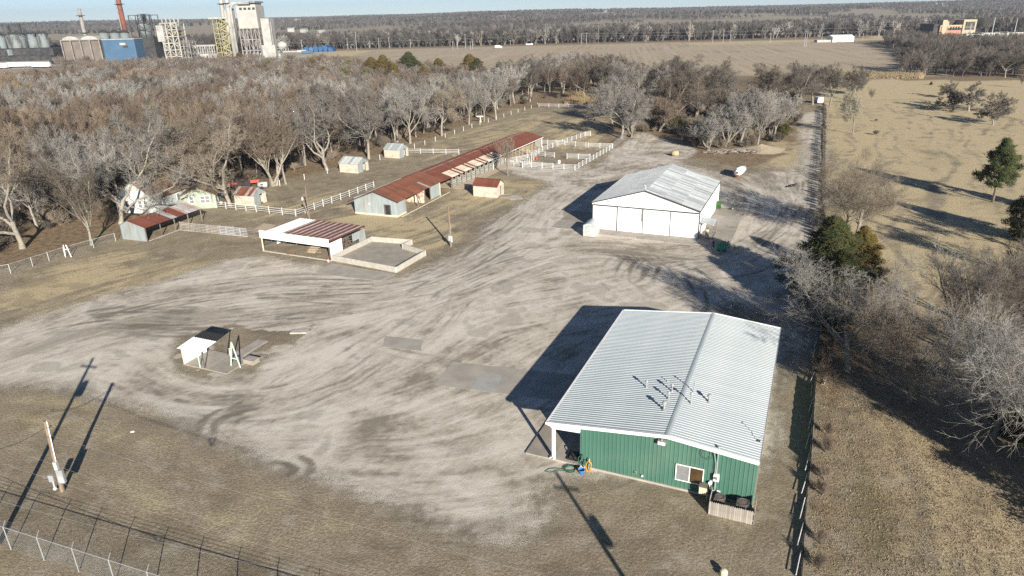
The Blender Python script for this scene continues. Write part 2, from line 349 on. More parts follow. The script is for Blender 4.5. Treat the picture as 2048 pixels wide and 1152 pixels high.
mud = np.maximum(mud, .9*blot([(425,815),(520,808),(500,840),(440,845)], .5)*rn(NZ2, .3, .6))
mud = np.maximum(mud, .8*blot([(520,905),(600,915),(600,960),(540,965),(500,930)], .6)*rn(NZ2, .35, .6))
mud = np.maximum(mud, .7*blot([(380,870),(480,900),(420,930),(330,880)], 1.0)*rn(NZ2, .35, .6))
mud = np.maximum(mud, .9*blot([(470,655),(600,645),(590,690),(500,700)], .8)*rn(NZ2, .3, .6))
mud = np.maximum(mud, .7*rn(NZ1*.5+NZ2*.5, .57, .66))
mud = np.maximum(mud, .85*blot([(940,1040),(1200,1015),(1380,1000),(1380,1040),(1180,1035),(950,1060)], .6)*rn(NZ2, .3, .6))
for b_, a_ in (([(540,950),(700,978),(860,1028),(1010,1030),(1030,1052),(860,1064),(700,1022),(540,990)], .85), ([(300,850),(440,885),(470,920),(380,915),(280,880)], .7), ([(620,1060),(860,1080),(900,1120),(700,1130)], .45), ([(1500,930),(1600,930),(1590,1100),(1490,1060)], .35)):
    mud = np.maximum(mud, a_*blot(b_, 2.2)*rn(NZ2*.5+NZ1*.5, .38, .6))
# dry straw-coloured turf
dry = rn(NZ1*.6+NZ2*.4, .47, .68)*.38
for b, a in (([(60,540),(240,500),(420,520),(500,510),(420,540),(230,600),(60,640),(-40,640)], .7), ([(660,440),(720,420),(900,440),(930,470),(860,500),(740,490)], 1.0), ([(620,430),(700,400),(760,405),(700,440)], .8),
             ([(930,350),(1100,360),(1060,400),(940,430),(880,460),(850,440)], .6), ([(1650,160),(2100,150),(2100,430),(1640,330)], 1.0), ([(1650,330),(2100,430),(2100,760),(1800,640),(1660,560)], .85),
             ([(1080,240),(1240,230),(1240,300),(1100,300)], .6), ([(180,830),(330,860),(480,1010),(300,1060),(120,930)], .35), ([(1240,1000),(1330,1010),(1320,1050),(1240,1060)], .8),
             ([(0,780),(150,790),(220,850),(60,870)], .6), ([(860,280),(1060,230),(1120,220),(1000,310),(850,330)], .5), ([(1560,220),(1620,215),(1640,340),(1520,340)], .7), ([(1700,780),(1850,840),(2060,980),(2100,1160),(1780,1160)], .6), ([(430,420),(700,370),(640,430),(500,450)], .5)):
    dry = np.maximum(dry, a*blot(b, 2.5)*(.45+.8*rn(NSS*.5+NZ2*.5, .3, .65)))
dry = np.clip(dry*(1+.16*nrm(L2)+.16*nrm(L3)), 0, 1)
grn = .5*rn(fbm(9, 5), .58, .7)
for b, a in (([(1180,960),(1400,990),(1400,1010),(1200,985)], .8), ([(1390,1020),(1500,1045),(1480,1060),(1370,1040)], 1.0), ([(1700,800),(1790,1000),(1810,1160),(1710,1160)], 1.0), ([(1540,760),(1600,760),(1590,900),(1530,900)], .2), ([(830,1020),(1000,1080),(980,1100),(850,1060)], .7), ([(1400,610),(1560,640),(1540,655),(1400,625)], .9),
             ([(760,460),(840,440),(840,450)], .8), ([(500,420),(640,390),(640,400),(520,430)], .6), ([(320,470),(500,490),(460,500)], .6), ([(980,380),(1050,385),(1000,400)], .7), ([(1250,300),(1340,270),(1300,290)], .6), ([(1700,560),(1900,560),(1960,620),(1700,610)], .5)):
    grn = np.maximum(grn, a*blot(b, 1.0)*rn(NZ2, .25, .6))
leaf = np.zeros((ny, nx))
for b, a in (([(1628,640),(1760,640),(1980,760),(2100,900),(2100,1160),(1600,1160),(1640,800)], .40), ([(1640,660),(1690,700),(1680,1160),(1605,1160)], .85), ([(1530,700),(1600,700),(1590,1100),(1500,1060)], .55), ([(1590,560),(1820,600),(1860,760),(1640,760)], .9),
             ([(-80,560),(250,470),(560,368),(850,280),(1080,196),(1240,180),(1240,130),(0,130),(-200,300)], 1.0), ([(1200,285),(1500,340),(1600,300),(1600,190),(1230,170)], .7), ([(1100,1060),(1500,1060),(1500,1160),(1000,1160)], .25)):
    leaf = np.maximum(leaf, a*blot(b, 1.5)*(.5+.7*rn(NZ2*.6+NZ1*.4, .35, .6)))
leaf = np.clip(leaf, 0, 1); dirt = np.zeros((ny, nx))
for b, a in (([(1085,470),(1150,440),(1200,460),(1180,480)], .9), ([(250,490),(330,480),(440,445),(470,450),(350,500)], .7), ([(1480,335),(1560,350),(1570,400),(1440,345)], .8), ([(900,300),(1060,250),(1120,240),(1080,270),(940,320)], .35), ([(1280,305),(1460,325),(1450,345),(1300,325)], .5)):
    dirt = np.maximum(dirt, a*blot(b, 1.2)*rn(NZ2, .2, .6))
mud = np.clip(np.maximum(mud, dirt), 0, 1); dark = np.clip(np.maximum(dark*(.35+.9*rn(NZ2, .3, .65)), 0), 0, 1)

# ------------------------------------------------------------------ the ground sheet out to the horizon, hills included
def axis(a, b, st, step2, lo2, hi2, far_lo, far_hi):
    m = list(np.arange(a, b, st)); l = list(np.arange(lo2, a, step2)); h = list(np.arange(b, hi2, step2)); g = 1.13
    def far(x, end, s):
        o = []; d = step2*1.5
        while abs(x) < abs(end) if s > 0 else x > end:
            x += s*d; o.append(x); d = min(d*g, 90)
        return o
    return np.array(sorted(far(lo2, far_lo, -1)+l+m+h+far(hi2, far_hi, 1)))
AX = axis(-58, 58, .28, 1.0, -130, 150, -5200, 5200); AY = axis(29, 122, .28, .75, 18, 258, -600, 7500)
def vnoise(x, y, cell, seed):
    r = np.random.default_rng(seed); T = r.random((256, 256)); X = x/cell; Y = y/cell; xi = np.floor(X).astype(int); yi = np.floor(Y).astype(int)
    fx = X-xi; fy = Y-yi; fx = fx*fx*(3-2*fx); fy = fy*fy*(3-2*fy); g = lambda i, j: T[j % 256, i % 256]
    return (g(xi, yi)*(1-fx)+g(xi+1, yi)*fx)*(1-fy)+(g(xi, yi+1)*(1-fx)+g(xi+1, yi+1)*fx)*fy
def terrain(x, y):
    x = np.asarray(x, float); y = np.asarray(y, float)
    base = 1330+250*(vnoise(x, y*0, 500, 3)-.5)-.10*np.abs(x)*(x > 0)
    t = np.clip((y-base)/1500, 0, 1); t = t*t*(3-2*t)
    h = t*(20+10*vnoise(x, y, 900, 5)+9*vnoise(x, y, 380, 6))
    t2 = np.clip((y-base)/500, 0, 1)*(1-t); h = h+t2*9*np.maximum(vnoise(x, y, 420, 8)-.4, 0)
    lev = np.exp(-((y-(640+.10*x))/6)**2)*1.6*(x > -60)*(x < 900)
    return h+lev
MX, MY = np.meshgrid(AX, AY); MZ = terrain(MX, MY)
fi = (MX-RX0)/RS-.5; fj = (MY-RY0)/RS-.5
ins = (fi >= 0) & (fi < nx-1.01) & (fj >= 0) & (fj < ny-1.01)
def samp(o, default):
    i = np.clip(fi, 0, nx-1.01); j = np.clip(fj, 0, ny-1.01); i0 = i.astype(int); j0 = j.astype(int); a = i-i0; b = j-j0
    v = (o[j0, i0]*(1-a)+o[j0, i0+1]*a)*(1-b)+(o[j0+1, i0]*(1-a)+o[j0+1, i0+1]*a)*b
    ex = np.clip(np.minimum.reduce([fi, nx-fi, fj, ny-fj])/12, 0, 1); return v*ex+default*(1-ex)
def farpoly(px, soft=0):
    pts = [gp(*p) for p in px]; n = len(pts); o = np.zeros(MX.shape, bool)
    for k in range(n):
        ax, ay = pts[k][0], pts[k][1]; bx, by = pts[(k+1) % n][0], pts[(k+1) % n][1]
        if ay == by: continue
        o ^= ((ay > MY) != (by > MY)) & (MX < (bx-ax)*(MY-ay)/(by-ay)+ax)
    return o.astype(float)
fieldm = farpoly([(860,142),(1000,136),(1250,150),(1400,150),(1520,150),(1900,152),(1800,100),(1700,86),(1300,88),(1040,94),(760,98),(700,112)])
strawm = farpoly([(1640,158),(2300,165),(2300,560),(1660,560)])*(1-ins)
far_f = (MY > 600).astype(float)
vn = vnoise(MX, MY, 160, 21)*.6+vnoise(MX, MY, 60, 22)*.4
farleaf = np.where(MY > 1250, .25, .7*((MY > 258) | (np.abs(MX) > 120)))*(1-fieldm)*(1-strawm)
levee = ((MY > 655+.1*MX) & (MY < 760+.1*MX) & (MX > -200))
tanstrip = ((MY > 900) & (MY < 1330)) | levee
farleaf = np.where(tanstrip, 0, farleaf)
yardapron = farpoly([(380,132),(620,128),(660,100),(560,100),(380,118)])+farpoly([(-80,150),(110,142),(110,128),(-80,132)])
farleaf *= 1-np.clip(yardapron, 0, 1)
A1 = np.zeros((MX.size, 4), np.float32); A2 = np.zeros((MX.size, 4), np.float32)
A1[:, 0] = np.maximum(samp(grav, 0), .6*np.clip(yardapron, 0, 1)).ravel(); A1[:, 1] = np.maximum(samp(dry, 0), np.maximum(strawm*.85, tanstrip*np.clip(.5+vn, 0, 1))).ravel(); A1[:, 2] = samp(mud, 0).ravel(); A1[:, 3] = samp(dark, 0).ravel()
A2[:, 0] = (samp(grn, 0)+.25*(MY > 900)*(vn > .6)).ravel(); A2[:, 1] = np.maximum(samp(leaf, 0), farleaf*(1-ins)).ravel(); A2[:, 2] = np.where(ins & (samp(grav, 0) > .2), 0, fieldm).ravel(); A2[:, 3] = samp(np.clip(.60+.19*TONE+.20*lite, 0, 1), .5).ravel()
ncx, ncy = len(AX), len(AY)
co = np.stack([MX.ravel(), MY.ravel(), MZ.ravel()], 1).astype(np.float32)
ii = (np.arange(ncy-1)[:, None]*ncx+np.arange(ncx-1)[None]).ravel()
fc = np.stack([ii, ii+1, ii+1+ncx, ii+ncx], 1).astype(np.int32)
def np_mesh(name, co, fc, mat_=None, k=None, smooth=False):
    me = bpy.data.meshes.new(name); k = k or fc.shape[1]; me.vertices.add(len(co)); me.vertices.foreach_set('co', co.astype(np.float32).ravel())
    me.loops.add(fc.size); me.loops.foreach_set('vertex_index', fc.astype(np.int32).ravel()); me.polygons.add(len(fc))
    me.polygons.foreach_set('loop_start', np.arange(0, fc.size, k, dtype=np.int32)); me.update(calc_edges=True)
    if mat_: me.materials.append(mat_)
    if smooth: me.shade_smooth()
    return me
gm = np_mesh('ground', co, fc)
for nm, A in (('cover_a', A1), ('cover_b', A2)):
    at = gm.attributes.new(nm, 'FLOAT_COLOR', 'POINT'); at.data.foreach_set('color', A.ravel())
gm.shade_smooth()
def ground_mat():
    m, t, b = newmat('ground_cover'); L = t.links.new; co = nn(t, 'ShaderNodeTexCoord').outputs['Object']
    a = nn(t, 'ShaderNodeAttribute', attribute_name='cover_a'); c = nn(t, 'ShaderNodeAttribute', attribute_name='cover_b')
    sa = nn(t, 'ShaderNodeSeparateColor'); sc = nn(t, 'ShaderNodeSeparateColor'); L(a.outputs['Color'], sa.inputs[0]); L(c.outputs['Color'], sc.inputs[0])
    gv, dr, md = sa.outputs; gn, lf, fd = sc.outputs; tr = a.outputs['Alpha']; lt = c.outputs['Alpha']
    n0 = noise(t, co, .25, 6, .6); n1 = noise(t, co, 1.1, 6, .65); n2 = noise(t, co, 4.5, 5, .7); n3 = noise(t, co, 14, 3, .7)
    def edge(msk, lo=.35, hi=.65, amt=.5):   # ragged edge: mask plus noise
        return ramp(t, mth(t, 'ADD', msk, mth(t, 'MULTIPLY', mth(t, 'SUBTRACT', mth(t, 'ADD', mth(t, 'MULTIPLY', n1, .5), mth(t, 'MULTIPLY', n2, .5)), .5), amt*2)), lo, hi)
    turf = mixc(t, ramp(t, n2, .38, .64), GT['turf_lo'], GT['turf_hi'])
    turf = mixc(t, ramp(t, n3, .5, .75), turf, GT['turf_dk'])
    turf = mixc(t, mth(t, 'MULTIPLY', ramp(t, n0, .45, .65), .55), turf, GT['turf_br']); turf = mixc(t, mth(t, 'MULTIPLY', ramp(t, noise(t, co, .55, 5, .65), .5, .68), .6), turf, (.38,.34,.27))
    dryc = mixc(t, ramp(t, n2, .35, .68), GT['dry_lo'], GT['dry_hi'])
    out = mixc(t, edge(dr, .15, .85, .4), turf, dryc)
    grc = mixc(t, ramp(t, n2, .35, .65), (.10,.098,.045), (.17,.15,.075))
    out = mixc(t, mth(t, 'MULTIPLY', edge(gn, .35, .95, .5), .7), out, grc)
    lfc = mixc(t, ramp(t, n3, .35, .65), GT['leaf_lo'], GT['leaf_hi']); lfc = mixc(t, ramp(t, n1, .4, .7), lfc, (.105,.075,.05))
    out = mixc(t, edge(lf, .3, .8, .45), out, lfc)
    # ploughed field: rows fanning along the depth
    sx = nn(t, 'ShaderNodeSeparateXYZ'); L(co, sx.inputs[0])
    rowc = nn(t, 'ShaderNodeCombineXYZ'); L(mth(t, 'SUBTRACT', sx.outputs[0], mth(t, 'MULTIPLY', sx.outputs[1], .16)), rowc.inputs[0]); L(mth(t, 'MULTIPLY', sx.outputs[1], .012), rowc.inputs[1])
    rw = noise(t, rowc.outputs[0], .35, 3, .7); fcol = mixc(t, ramp(t, rw, .35, .62), (.27,.215,.15), (.42,.345,.245)); fcol = mixc(t, ramp(t, noise(t, co, .02, 4, .6), .35, .65), fcol, (.38,.315,.225))
    out = mixc(t, fd, out, fcol)
    out = mixc(t, mth(t, 'MULTIPLY', ramp(t, lt, .52, .15), .45), out, mixc(t, .5, out, (.07,.055,.04)))
    # gravel and packed clay
    g1 = mixc(t, ramp(t, mth(t, 'ADD', lt, mth(t, 'MULTIPLY', mth(t, 'SUBTRACT', n1, .5), .5)), .18, .62), GT['gr_dk'], GT['gr_lo']); g1 = mixc(t, ramp(t, mth(t, 'ADD', lt, mth(t, 'MULTIPLY', mth(t, 'SUBTRACT', n2, .5), .4)), .45, .95), g1, GT['gr_wh'])
    n5 = noise(t, co, 30, 3, .8); g1 = mixc(t, mth(t, 'MULTIPLY', ramp(t, mth(t, 'ADD', mth(t, 'MULTIPLY', n3, .5), mth(t, 'MULTIPLY', n5, .5)), .45, .66), .5), g1, GT['gr_dk'])
    ge = ramp(t, mth(t, 'ADD', gv, mth(t, 'ADD', mth(t, 'MULTIPLY', mth(t, 'SUBTRACT', n3, .5), 2.2), mth(t, 'MULTIPLY', mth(t, 'SUBTRACT', n1, .5), .7))), .36, .64); out = mixc(t, ge, out, g1)
    out = mixc(t, mth(t, 'MULTIPLY', edge(md, .3, .9, .35), .52), out, GT['mud'])
    out = mixc(t, mth(t, 'MULTIPLY', edge(tr, .08, .7, .2), mth(t, 'ADD', mth(t, 'MULTIPLY', ge, .62), .15)), out, GT['track'])
    L(out, b.inputs['Base Color']); b.inputs['Roughness'].default_value = 1.0; b.inputs['Specular IOR Level'].default_value = .15
    bn = nn(t, 'ShaderNodeBump'); bn.inputs['Distance'].default_value = 1.0; bn.inputs['Strength'].default_value = 1.0
    tf = noise(t, co, 5.0, 6, .75); rough_h = mth(t, 'MULTIPLY', tf, mth(t, 'SUBTRACT', .10, mth(t, 'MULTIPLY', ge, .065)))
    rough_h = mth(t, 'SUBTRACT', rough_h, mth(t, 'MULTIPLY', tr, .02))
    L(rough_h, bn.inputs['Height']); L(bn.outputs[0], b.inputs['Normal']); return m
GT = dict(turf_lo=(.225,.187,.13), turf_hi=(.355,.30,.212), turf_dk=(.10,.083,.055), turf_br=(.155,.125,.083), dry_lo=(.36,.29,.165), dry_hi=(.56,.472,.305),
          leaf_lo=(.165,.118,.072), leaf_hi=(.33,.24,.145), gr_lo=(.45,.405,.335), gr_dk=(.23,.203,.16), gr_wh=(.62,.575,.495), mud=(.165,.14,.105), track=(.13,.11,.083))
gm.materials.append(ground_mat())
tag(link('ground', gm), 'winter ground of packed pale gravel, brown turf, straw-coloured pasture, ploughed field and far hills', None, None, 'structure')
TW = 0.60
# ------------------------------------------------------------------ trees
def bark_mat(name, twig):
    m, t, b = newmat(name); oi = nn(t, 'ShaderNodeObjectInfo'); co = nn(t, 'ShaderNodeTexCoord').outputs['Object']
    hs = nn(t, 'ShaderNodeHueSaturation'); hs.inputs['Saturation'].default_value = .85 if twig else .8
    v = mth(t, 'ADD', mth(t, 'MULTIPLY', oi.outputs['Random'], .5), .75); t.links.new(v, hs.inputs['Value']); t.links.new(oi.outputs['Color'], hs.inputs['Color'])
    f = ramp(t, noise(t, co, 1.2 if twig else 5, 4, .65), .35, .65)
    out = mixc(t, f, hs.outputs[0], mixc(t, .35 if twig else .5, hs.outputs[0], (.06,.05,.04) if twig else (.42,.39,.33)))
    t.links.new(out, b.inputs['Base Color']); b.inputs['Roughness'].default_value = .95; b.inputs['Specular IOR Level'].default_value = .15; return m
M_bark = bark_mat('bark', False); M_twig = bark_mat('twigs', True)
def unit(a): return a/(np.linalg.norm(a, axis=-1, keepdims=True)+1e-9)
def grow(seed, H, spec, twig_r=.012):
    r = np.random.default_rng(seed); out = {0: [[], []], 1: [[], []]}; cnt = {0: 0, 1: 0}
    def emit(slot, V, Fc): out[slot][0].append(V.reshape(-1, 3)); out[slot][1].append(Fc+cnt[slot]); cnt[slot] += V.reshape(-1, 3).shape[0]
    s0 = spec[0]; ns = s0.get('stems', 1)
    Pn = np.zeros((ns, 3)); Pn[:, :2] = r.normal(size=(ns, 2))*.12*(ns > 1); D = unit(np.concatenate([r.normal(size=(ns, 2))*s0.get('lean', .06), np.ones((ns, 1))], 1))
    L = np.full(ns, s0['len']*H)*(.85+.3*r.random(ns)); R = np.full(ns, s0['r']*H)
    for li, sp in enumerate(spec):
        n = len(Pn); K = sp['seg']; pts = [Pn.copy()]; d = D.copy(); dirs = [d.copy()]; q = Pn.copy()
        for s in range(K):
            d = unit(d+r.normal(size=(n, 3))*sp['wob']+np.array([0, 0, sp['up']])); q = q+d*(L/K)[:, None]; pts.append(q.copy()); dirs.append(d.copy())
        pts = np.stack(pts, 1); dirs = np.stack(dirs, 1); tt = np.linspace(0, 1, K+1); rad = R[:, None]*(1-(1-sp['tip'])*tt)[None]
        slot = 0 if li <= 2 and not sp.get('tw') else 1
        if sp.get('spike'):
            ax = unit(np.cross(D, r.normal(size=(n, 3)))); ay = np.cross(D, ax); w = np.maximum(R, twig_r)[:, None]
            V = np.stack([Pn+ax*w, Pn-ax*w*.5+ay*w*.87, Pn-ax*w*.5-ay*w*.87, pts[:, -1]], 1)
            b = (np.arange(n)*4)[:, None]; Fc = np.concatenate([b+np.array([[0, 1, 3]]), b+np.array([[1, 2, 3]]), b+np.array([[2, 0, 3]])], 0); emit(slot, V, Fc); break
        k = sp['sides']; ax = unit(np.cross(dirs[:, :1].repeat(K+1, 1), np.broadcast_to(np.array([.3, .95, .1]), dirs.shape))); ay = np.cross(dirs, ax); ax = np.cross(ay, dirs)
        an = 2*np.pi*np.arange(k)/k; V = pts[:, :, None]+rad[:, :, None, None]*(ax[:, :, None]*np.cos(an)[None, None, :, None]+ay[:, :, None]*np.sin(an)[None, None, :, None])
        if li == 0: V[:, 0] = pts[:, 0, None]+(V[:, 0]-pts[:, 0, None])*1.5; V[:, 0, :, 2] -= .3
        base = (np.arange(n)*(K+1)*k)[:, None, None]+(np.arange(K)*k)[None, :, None]; j = np.arange(k)[None, None]; j2 = (j+1) % k
        a = base+j; b2 = base+j2; Fc = np.stack([np.stack([a, b2, b2+k], -1), np.stack([a, b2+k, a+k], -1)], -2).reshape(-1, 3); emit(slot, V, Fc)
        nx_ = spec[li+1]; m = nx_['n']; t0 = nx_['t0']; u = t0+(1-t0)*((np.arange(m)[None]+r.random((n, m)))/m); u = np.clip(u, 0, 1); u[:, -1] = 1.0
        fi_ = u*K; i0 = np.minimum(fi_.astype(int), K-1); fr = (fi_-i0)[..., None]; ar = np.arange(n)[:, None]
        Pc = pts[ar, i0]*(1-fr)+pts[ar, i0+1]*fr; Dc = dirs[ar, i0+1]
        rv = r.normal(size=(n, m, 3)); ph = 2*np.pi*(np.arange(m)[None]*.382+r.random((n, 1))); 
        px_ = unit(np.cross(Dc, np.array([.2, .3, .9])+.2*rv)); py_ = np.cross(Dc, px_); pr = px_*np.cos(ph)[..., None]+py_*np.sin(ph)[..., None]
        ang = np.radians(nx_['ang'])*(.7+.6*r.random((n, m)))*(1-.45*(u > .97)); Dn = unit(Dc*np.cos(ang)[..., None]+pr*np.sin(ang)[..., None])
        Ln = L[:, None]*nx_['ratio']*(1.15-.55*u)*(.7+.6*r.random((n, m))) if not nx_.get('abs') else H*nx_['ratio']*(1.1-.3*u)*(.7+.6*r.random((n, m)))
        Rn = np.maximum((R[:, None]*(1-(1-sp['tip'])*u))*nx_.get('rr', .62)*(.95 if li == 0 else .80), twig_r)
        Pn = Pc.reshape(-1, 3); D = Dn.reshape(-1, 3); L = Ln.ravel(); R = Rn.ravel()
    res = []
    for s in (0, 1): res.append((np.concatenate(out[s][0]), np.concatenate(out[s][1])))
    return res
def T(**k): return k
SPEC = dict(
 broad=[T(len=.24, r=.0135, seg=5, sides=8, wob=.08, up=.05, tip=.8), T(n=5, t0=.55, ang=38, ratio=.42, abs=1, rr=.66, seg=6, sides=6, wob=.16, up=.09, tip=.35), T(n=7, t0=.25, ang=42, ratio=.50, rr=.6, seg=5, sides=5, wob=.18, up=.07, tip=.3),
        T(n=7, t0=.2, ang=42, ratio=.52, rr=.55, seg=3, sides=3, wob=.16, up=.04, tip=.4), T(n=8, t0=.12, ang=42, ratio=.62, rr=.6, seg=2, sides=3, wob=.15, up=.03, tip=.5), T(n=9, t0=.08, ang=40, ratio=.75, rr=.7, seg=1, sides=3, wob=.1, up=.0, tip=0, spike=1)],
 gnarl=[T(len=.20, r=.0155, seg=5, sides=8, wob=.1, up=.05, tip=.85, lean=.12), T(n=4, t0=.5, ang=48, ratio=.50, abs=1, rr=.72, seg=8, sides=7, wob=.26, up=.10, tip=.35), T(n=7, t0=.3, ang=48, ratio=.42, rr=.6, seg=6, sides=5, wob=.28, up=.06, tip=.3),
        T(n=7, t0=.2, ang=45, ratio=.5, rr=.55, seg=3, sides=3, wob=.2, up=.04, tip=.4), T(n=8, t0=.12, ang=44, ratio=.62, rr=.6, seg=2, sides=3, wob=.15, up=.02, tip=.5), T(n=8, t0=.08, ang=40, ratio=.75, rr=.7, seg=1, sides=3, wob=.1, up=.0, tip=0, spike=1)],
 vase=[T(len=.22, r=.014, seg=4, sides=7, wob=.05, up=.05, tip=.8), T(n=6, t0=.5, ang=20, ratio=.52, abs=1, rr=.6, seg=6, sides=5, wob=.09, up=.12, tip=.3), T(n=7, t0=.2, ang=26, ratio=.5, rr=.55, seg=4, sides=4, wob=.1, up=.1, tip=.3),
        T(n=7, t0=.15, ang=28, ratio=.55, rr=.55, seg=3, sides=3, wob=.1, up=.06, tip=.4), T(n=7, t0=.1, ang=28, ratio=.55, rr=.6, seg=2, sides=3, wob=.1, up=.04, tip=.5), T(n=6, t0=.1, ang=30, ratio=.6, rr=.7, seg=1, sides=3, wob=.1, up=0, tip=0, spike=1)],
 oak=[T(len=.22, r=.02, seg=4, sides=8, wob=.08, up=.05, tip=.85), T(n=7, t0=.5, ang=62, ratio=.50, abs=1, rr=.58, seg=6, sides=6, wob=.2, up=.06, tip=.3), T(n=8, t0=.2, ang=45, ratio=.45, rr=.55, seg=5, sides=4, wob=.2, up=.04, tip=.3),
      T(n=8, t0=.15, ang=42, ratio=.5, rr=.55, seg=3, sides=3, wob=.18, up=.03, tip=.4), T(n=7, t0=.1, ang=40, ratio=.5, rr=.6, seg=2, sides=3, wob=.15, up=.02, tip=.5), T(n=6, t0=.1, ang=38, ratio=.6, rr=.7, seg=1, sides=3, wob=.1, up=0, tip=0, spike=1)],
 multi=[T(stems=5, lean=.34, len=.34, r=.012, seg=5, sides=5, wob=.1, up=.1, tip=.7), T(n=5, t0=.4, ang=26, ratio=.36, abs=1, rr=.7, seg=5, sides=4, wob=.12, up=.12, tip=.3), T(n=6, t0=.2, ang=34, ratio=.5, rr=.6, seg=3, sides=3, wob=.12, up=.08, tip=.35, tw=1),
        T(n=7, t0=.15, ang=34, ratio=.55, rr=.6, seg=2, sides=3, wob=.12, up=.04, tip=.45), T(n=10, t0=.06, ang=36, ratio=.7, rr=.7, seg=1, sides=3, wob=.1, up=0, tip=0, spike=1)],
 spread=[T(len=.26, r=.013, seg=5, sides=8, wob=.05, up=.04, tip=.8, lean=.03), T(n=9, t0=.45, ang=48, ratio=.44, abs=1, rr=.45, seg=6, sides=5, wob=.14, up=.07, tip=.3), T(n=9, t0=.15, ang=42, ratio=.48, rr=.5, seg=4, sides=4, wob=.16, up=.06, tip=.3),
        T(n=8, t0=.12, ang=40, ratio=.52, rr=.5, seg=3, sides=3, wob=.15, up=.05, tip=.4), T(n=6, t0=.1, ang=38, ratio=.6, rr=.55, seg=2, sides=3, wob=.13, up=.03, tip=.5), T(n=6, t0=.08, ang=36, ratio=.7, rr=.7, seg=1, sides=3, wob=.1, up=.0, tip=0, spike=1)],
 # lighter kinds for the wood
 wooda=[T(len=.34, r=.016, seg=4, sides=5, wob=.06, up=.05, tip=.75), T(n=6, t0=.45, ang=32, ratio=.40, abs=1, rr=.6, seg=4, sides=4, wob=.14, up=.1, tip=.3), T(n=7, t0=.2, ang=38, ratio=.50, rr=.55, seg=3, sides=3, wob=.15, up=.08, tip=.3, tw=1),
        T(n=10, t0=.10, ang=34, ratio=.55, rr=.6, seg=2, sides=3, wob=.15, up=.06, tip=.4), T(n=12, t0=.06, ang=32, ratio=.78, rr=.7, seg=1, sides=3, wob=.1, up=0, tip=0, spike=1)],
 bush=[T(stems=9, lean=.5, len=.30, r=.010, seg=3, sides=3, wob=.12, up=.12, tip=.7), T(n=5, t0=.3, ang=30, ratio=.36, abs=1, rr=.65, seg=3, sides=3, wob=.14, up=.1, tip=.3), T(n=7, t0=.15, ang=34, ratio=.55, rr=.6, seg=2, sides=3, wob=.12, up=.06, tip=.35, tw=1),
       T(n=9, t0=.1, ang=36, ratio=.6, rr=.7, seg=1, sides=3, wob=.1, up=0, tip=0, spike=1)])
def ztop(me): return max(v.co.z for v in me.vertices)
def make_kind(kind, seed, H, twig_r):
    (v0, f0), (v1, f1) = grow(seed, H, SPEC[kind], twig_r); s = H/max(v1[:, 2].max(), .1)
    v0 = v0*s; v1 = v1*s; return np_mesh('trunk', v0, f0, M_bark, 3, True), np_mesh('crown', v1, f1, M_twig, 3), H
KIND = {}
for k, H, tw, ns in (('broad', 15, .0115, 3), ('gnarl', 16, .012, 2), ('vase', 11, .0095, 2), ('spread', 13, .0065, 3), ('oak', 9, .034, 2), ('multi', 9, .012, 2), ('wooda', 13, .0155, 5), ('bush', 4, .013, 3)):
    KIND[k] = [make_kind(k, 100+7*i+len(k), H, tw) for i in range(ns)]
# evergreen red cedar: trunk, and sprays of foliage set on boughs
def cedar_mat():
    m, t, b = newmat('cedar_foliage'); oi = nn(t, 'ShaderNodeObjectInfo'); co = nn(t, 'ShaderNodeTexCoord').outputs['Object']
    f = ramp(t, noise(t, co, 1.1, 5, .6), .3, .7); out = mixc(t, f, oi.outputs['Color'], mixc(t, .5, oi.outputs['Color'], (.10,.085,.022)))
    t.links.new(out, b.inputs['Base Color']); b.inputs['Roughness'].default_value = .8; b.inputs['Specular IOR Level'].default_value = .2; return m
M_cedar = cedar_mat()
def cedar(seed, H, wid, bare=.12, n=230, sp=80, top_pow=.75, sl=.42):
    r = np.random.default_rng(seed); tz = bare+(1-bare)*r.random(n)**.85; prof = np.sin(np.pi*np.clip((1-tz)/(1-bare), 0, 1)**top_pow*.5+.05)*(1-.35*np.clip((bare+.15-tz)/.15, 0, 1))
    az = r.random(n)*6.283; lob = 1+.28*np.sin(az*3+seed)+.2*np.sin(az*5+tz*9); rr = wid*.5*prof*lob*(.35+.80*r.random(n)**.6)*(1+.18*r.normal(size=n))
    C = np.stack([np.cos(az)*rr, np.sin(az)*rr, tz*H], 1); out = unit(np.stack([np.cos(az)*.8, np.sin(az)*.8, np.full(n, .45)], 1))
    cs = (.085+.06*r.random(n))*wid*(.5+.5*prof); Pp = C[:, None]+r.normal(size=(n, sp, 3))*cs[:, None, None]*np.array([.55, .55, .38])
    D = unit(out[:, None]+.75*r.normal(size=(n, sp, 3))); Pp = Pp.reshape(-1, 3); D = D.reshape(-1, 3); m = len(Pp); L = sl*(.5+r.random(m))[:, None]; w = sl*.13*(.7+.6*r.random(m))[:, None]
    ax = unit(np.cross(D, r.normal(size=(m, 3)))); ay = np.cross(D, ax); V = np.stack([Pp+ax*w, Pp-ax*w*.5+ay*w*.87, Pp-ax*w*.5-ay*w*.87, Pp+D*L], 1).reshape(-1, 3)
    b = (np.arange(m)*4)[:, None]; Fc = np.concatenate([b+np.array([[0, 1, 3]]), b+np.array([[1, 2, 3]]), b+np.array([[2, 0, 3]])], 0)
    V[:, 2] = np.clip(V[:, 2], .05, None); tr = MB().tube([(0, 0, -.2), (0, 0, H*.5), (.02*H, 0, H*.93)], .022*H, 7, .004*H)
    for i in range(0, n, 6): tr.tube([(0, 0, C[i, 2]*.9), tuple(C[i])], .03, 3, .012)
    return tr.mesh('trunk', M_bark, True), np_mesh('crown', V, Fc, M_cedar, 3), H
KIND['cedar'] = [cedar(1, 10, 6.0, .03, 330, 90, .95, .40), cedar(5, 10, 5.4, .05, 300, 90, .9, .38)]
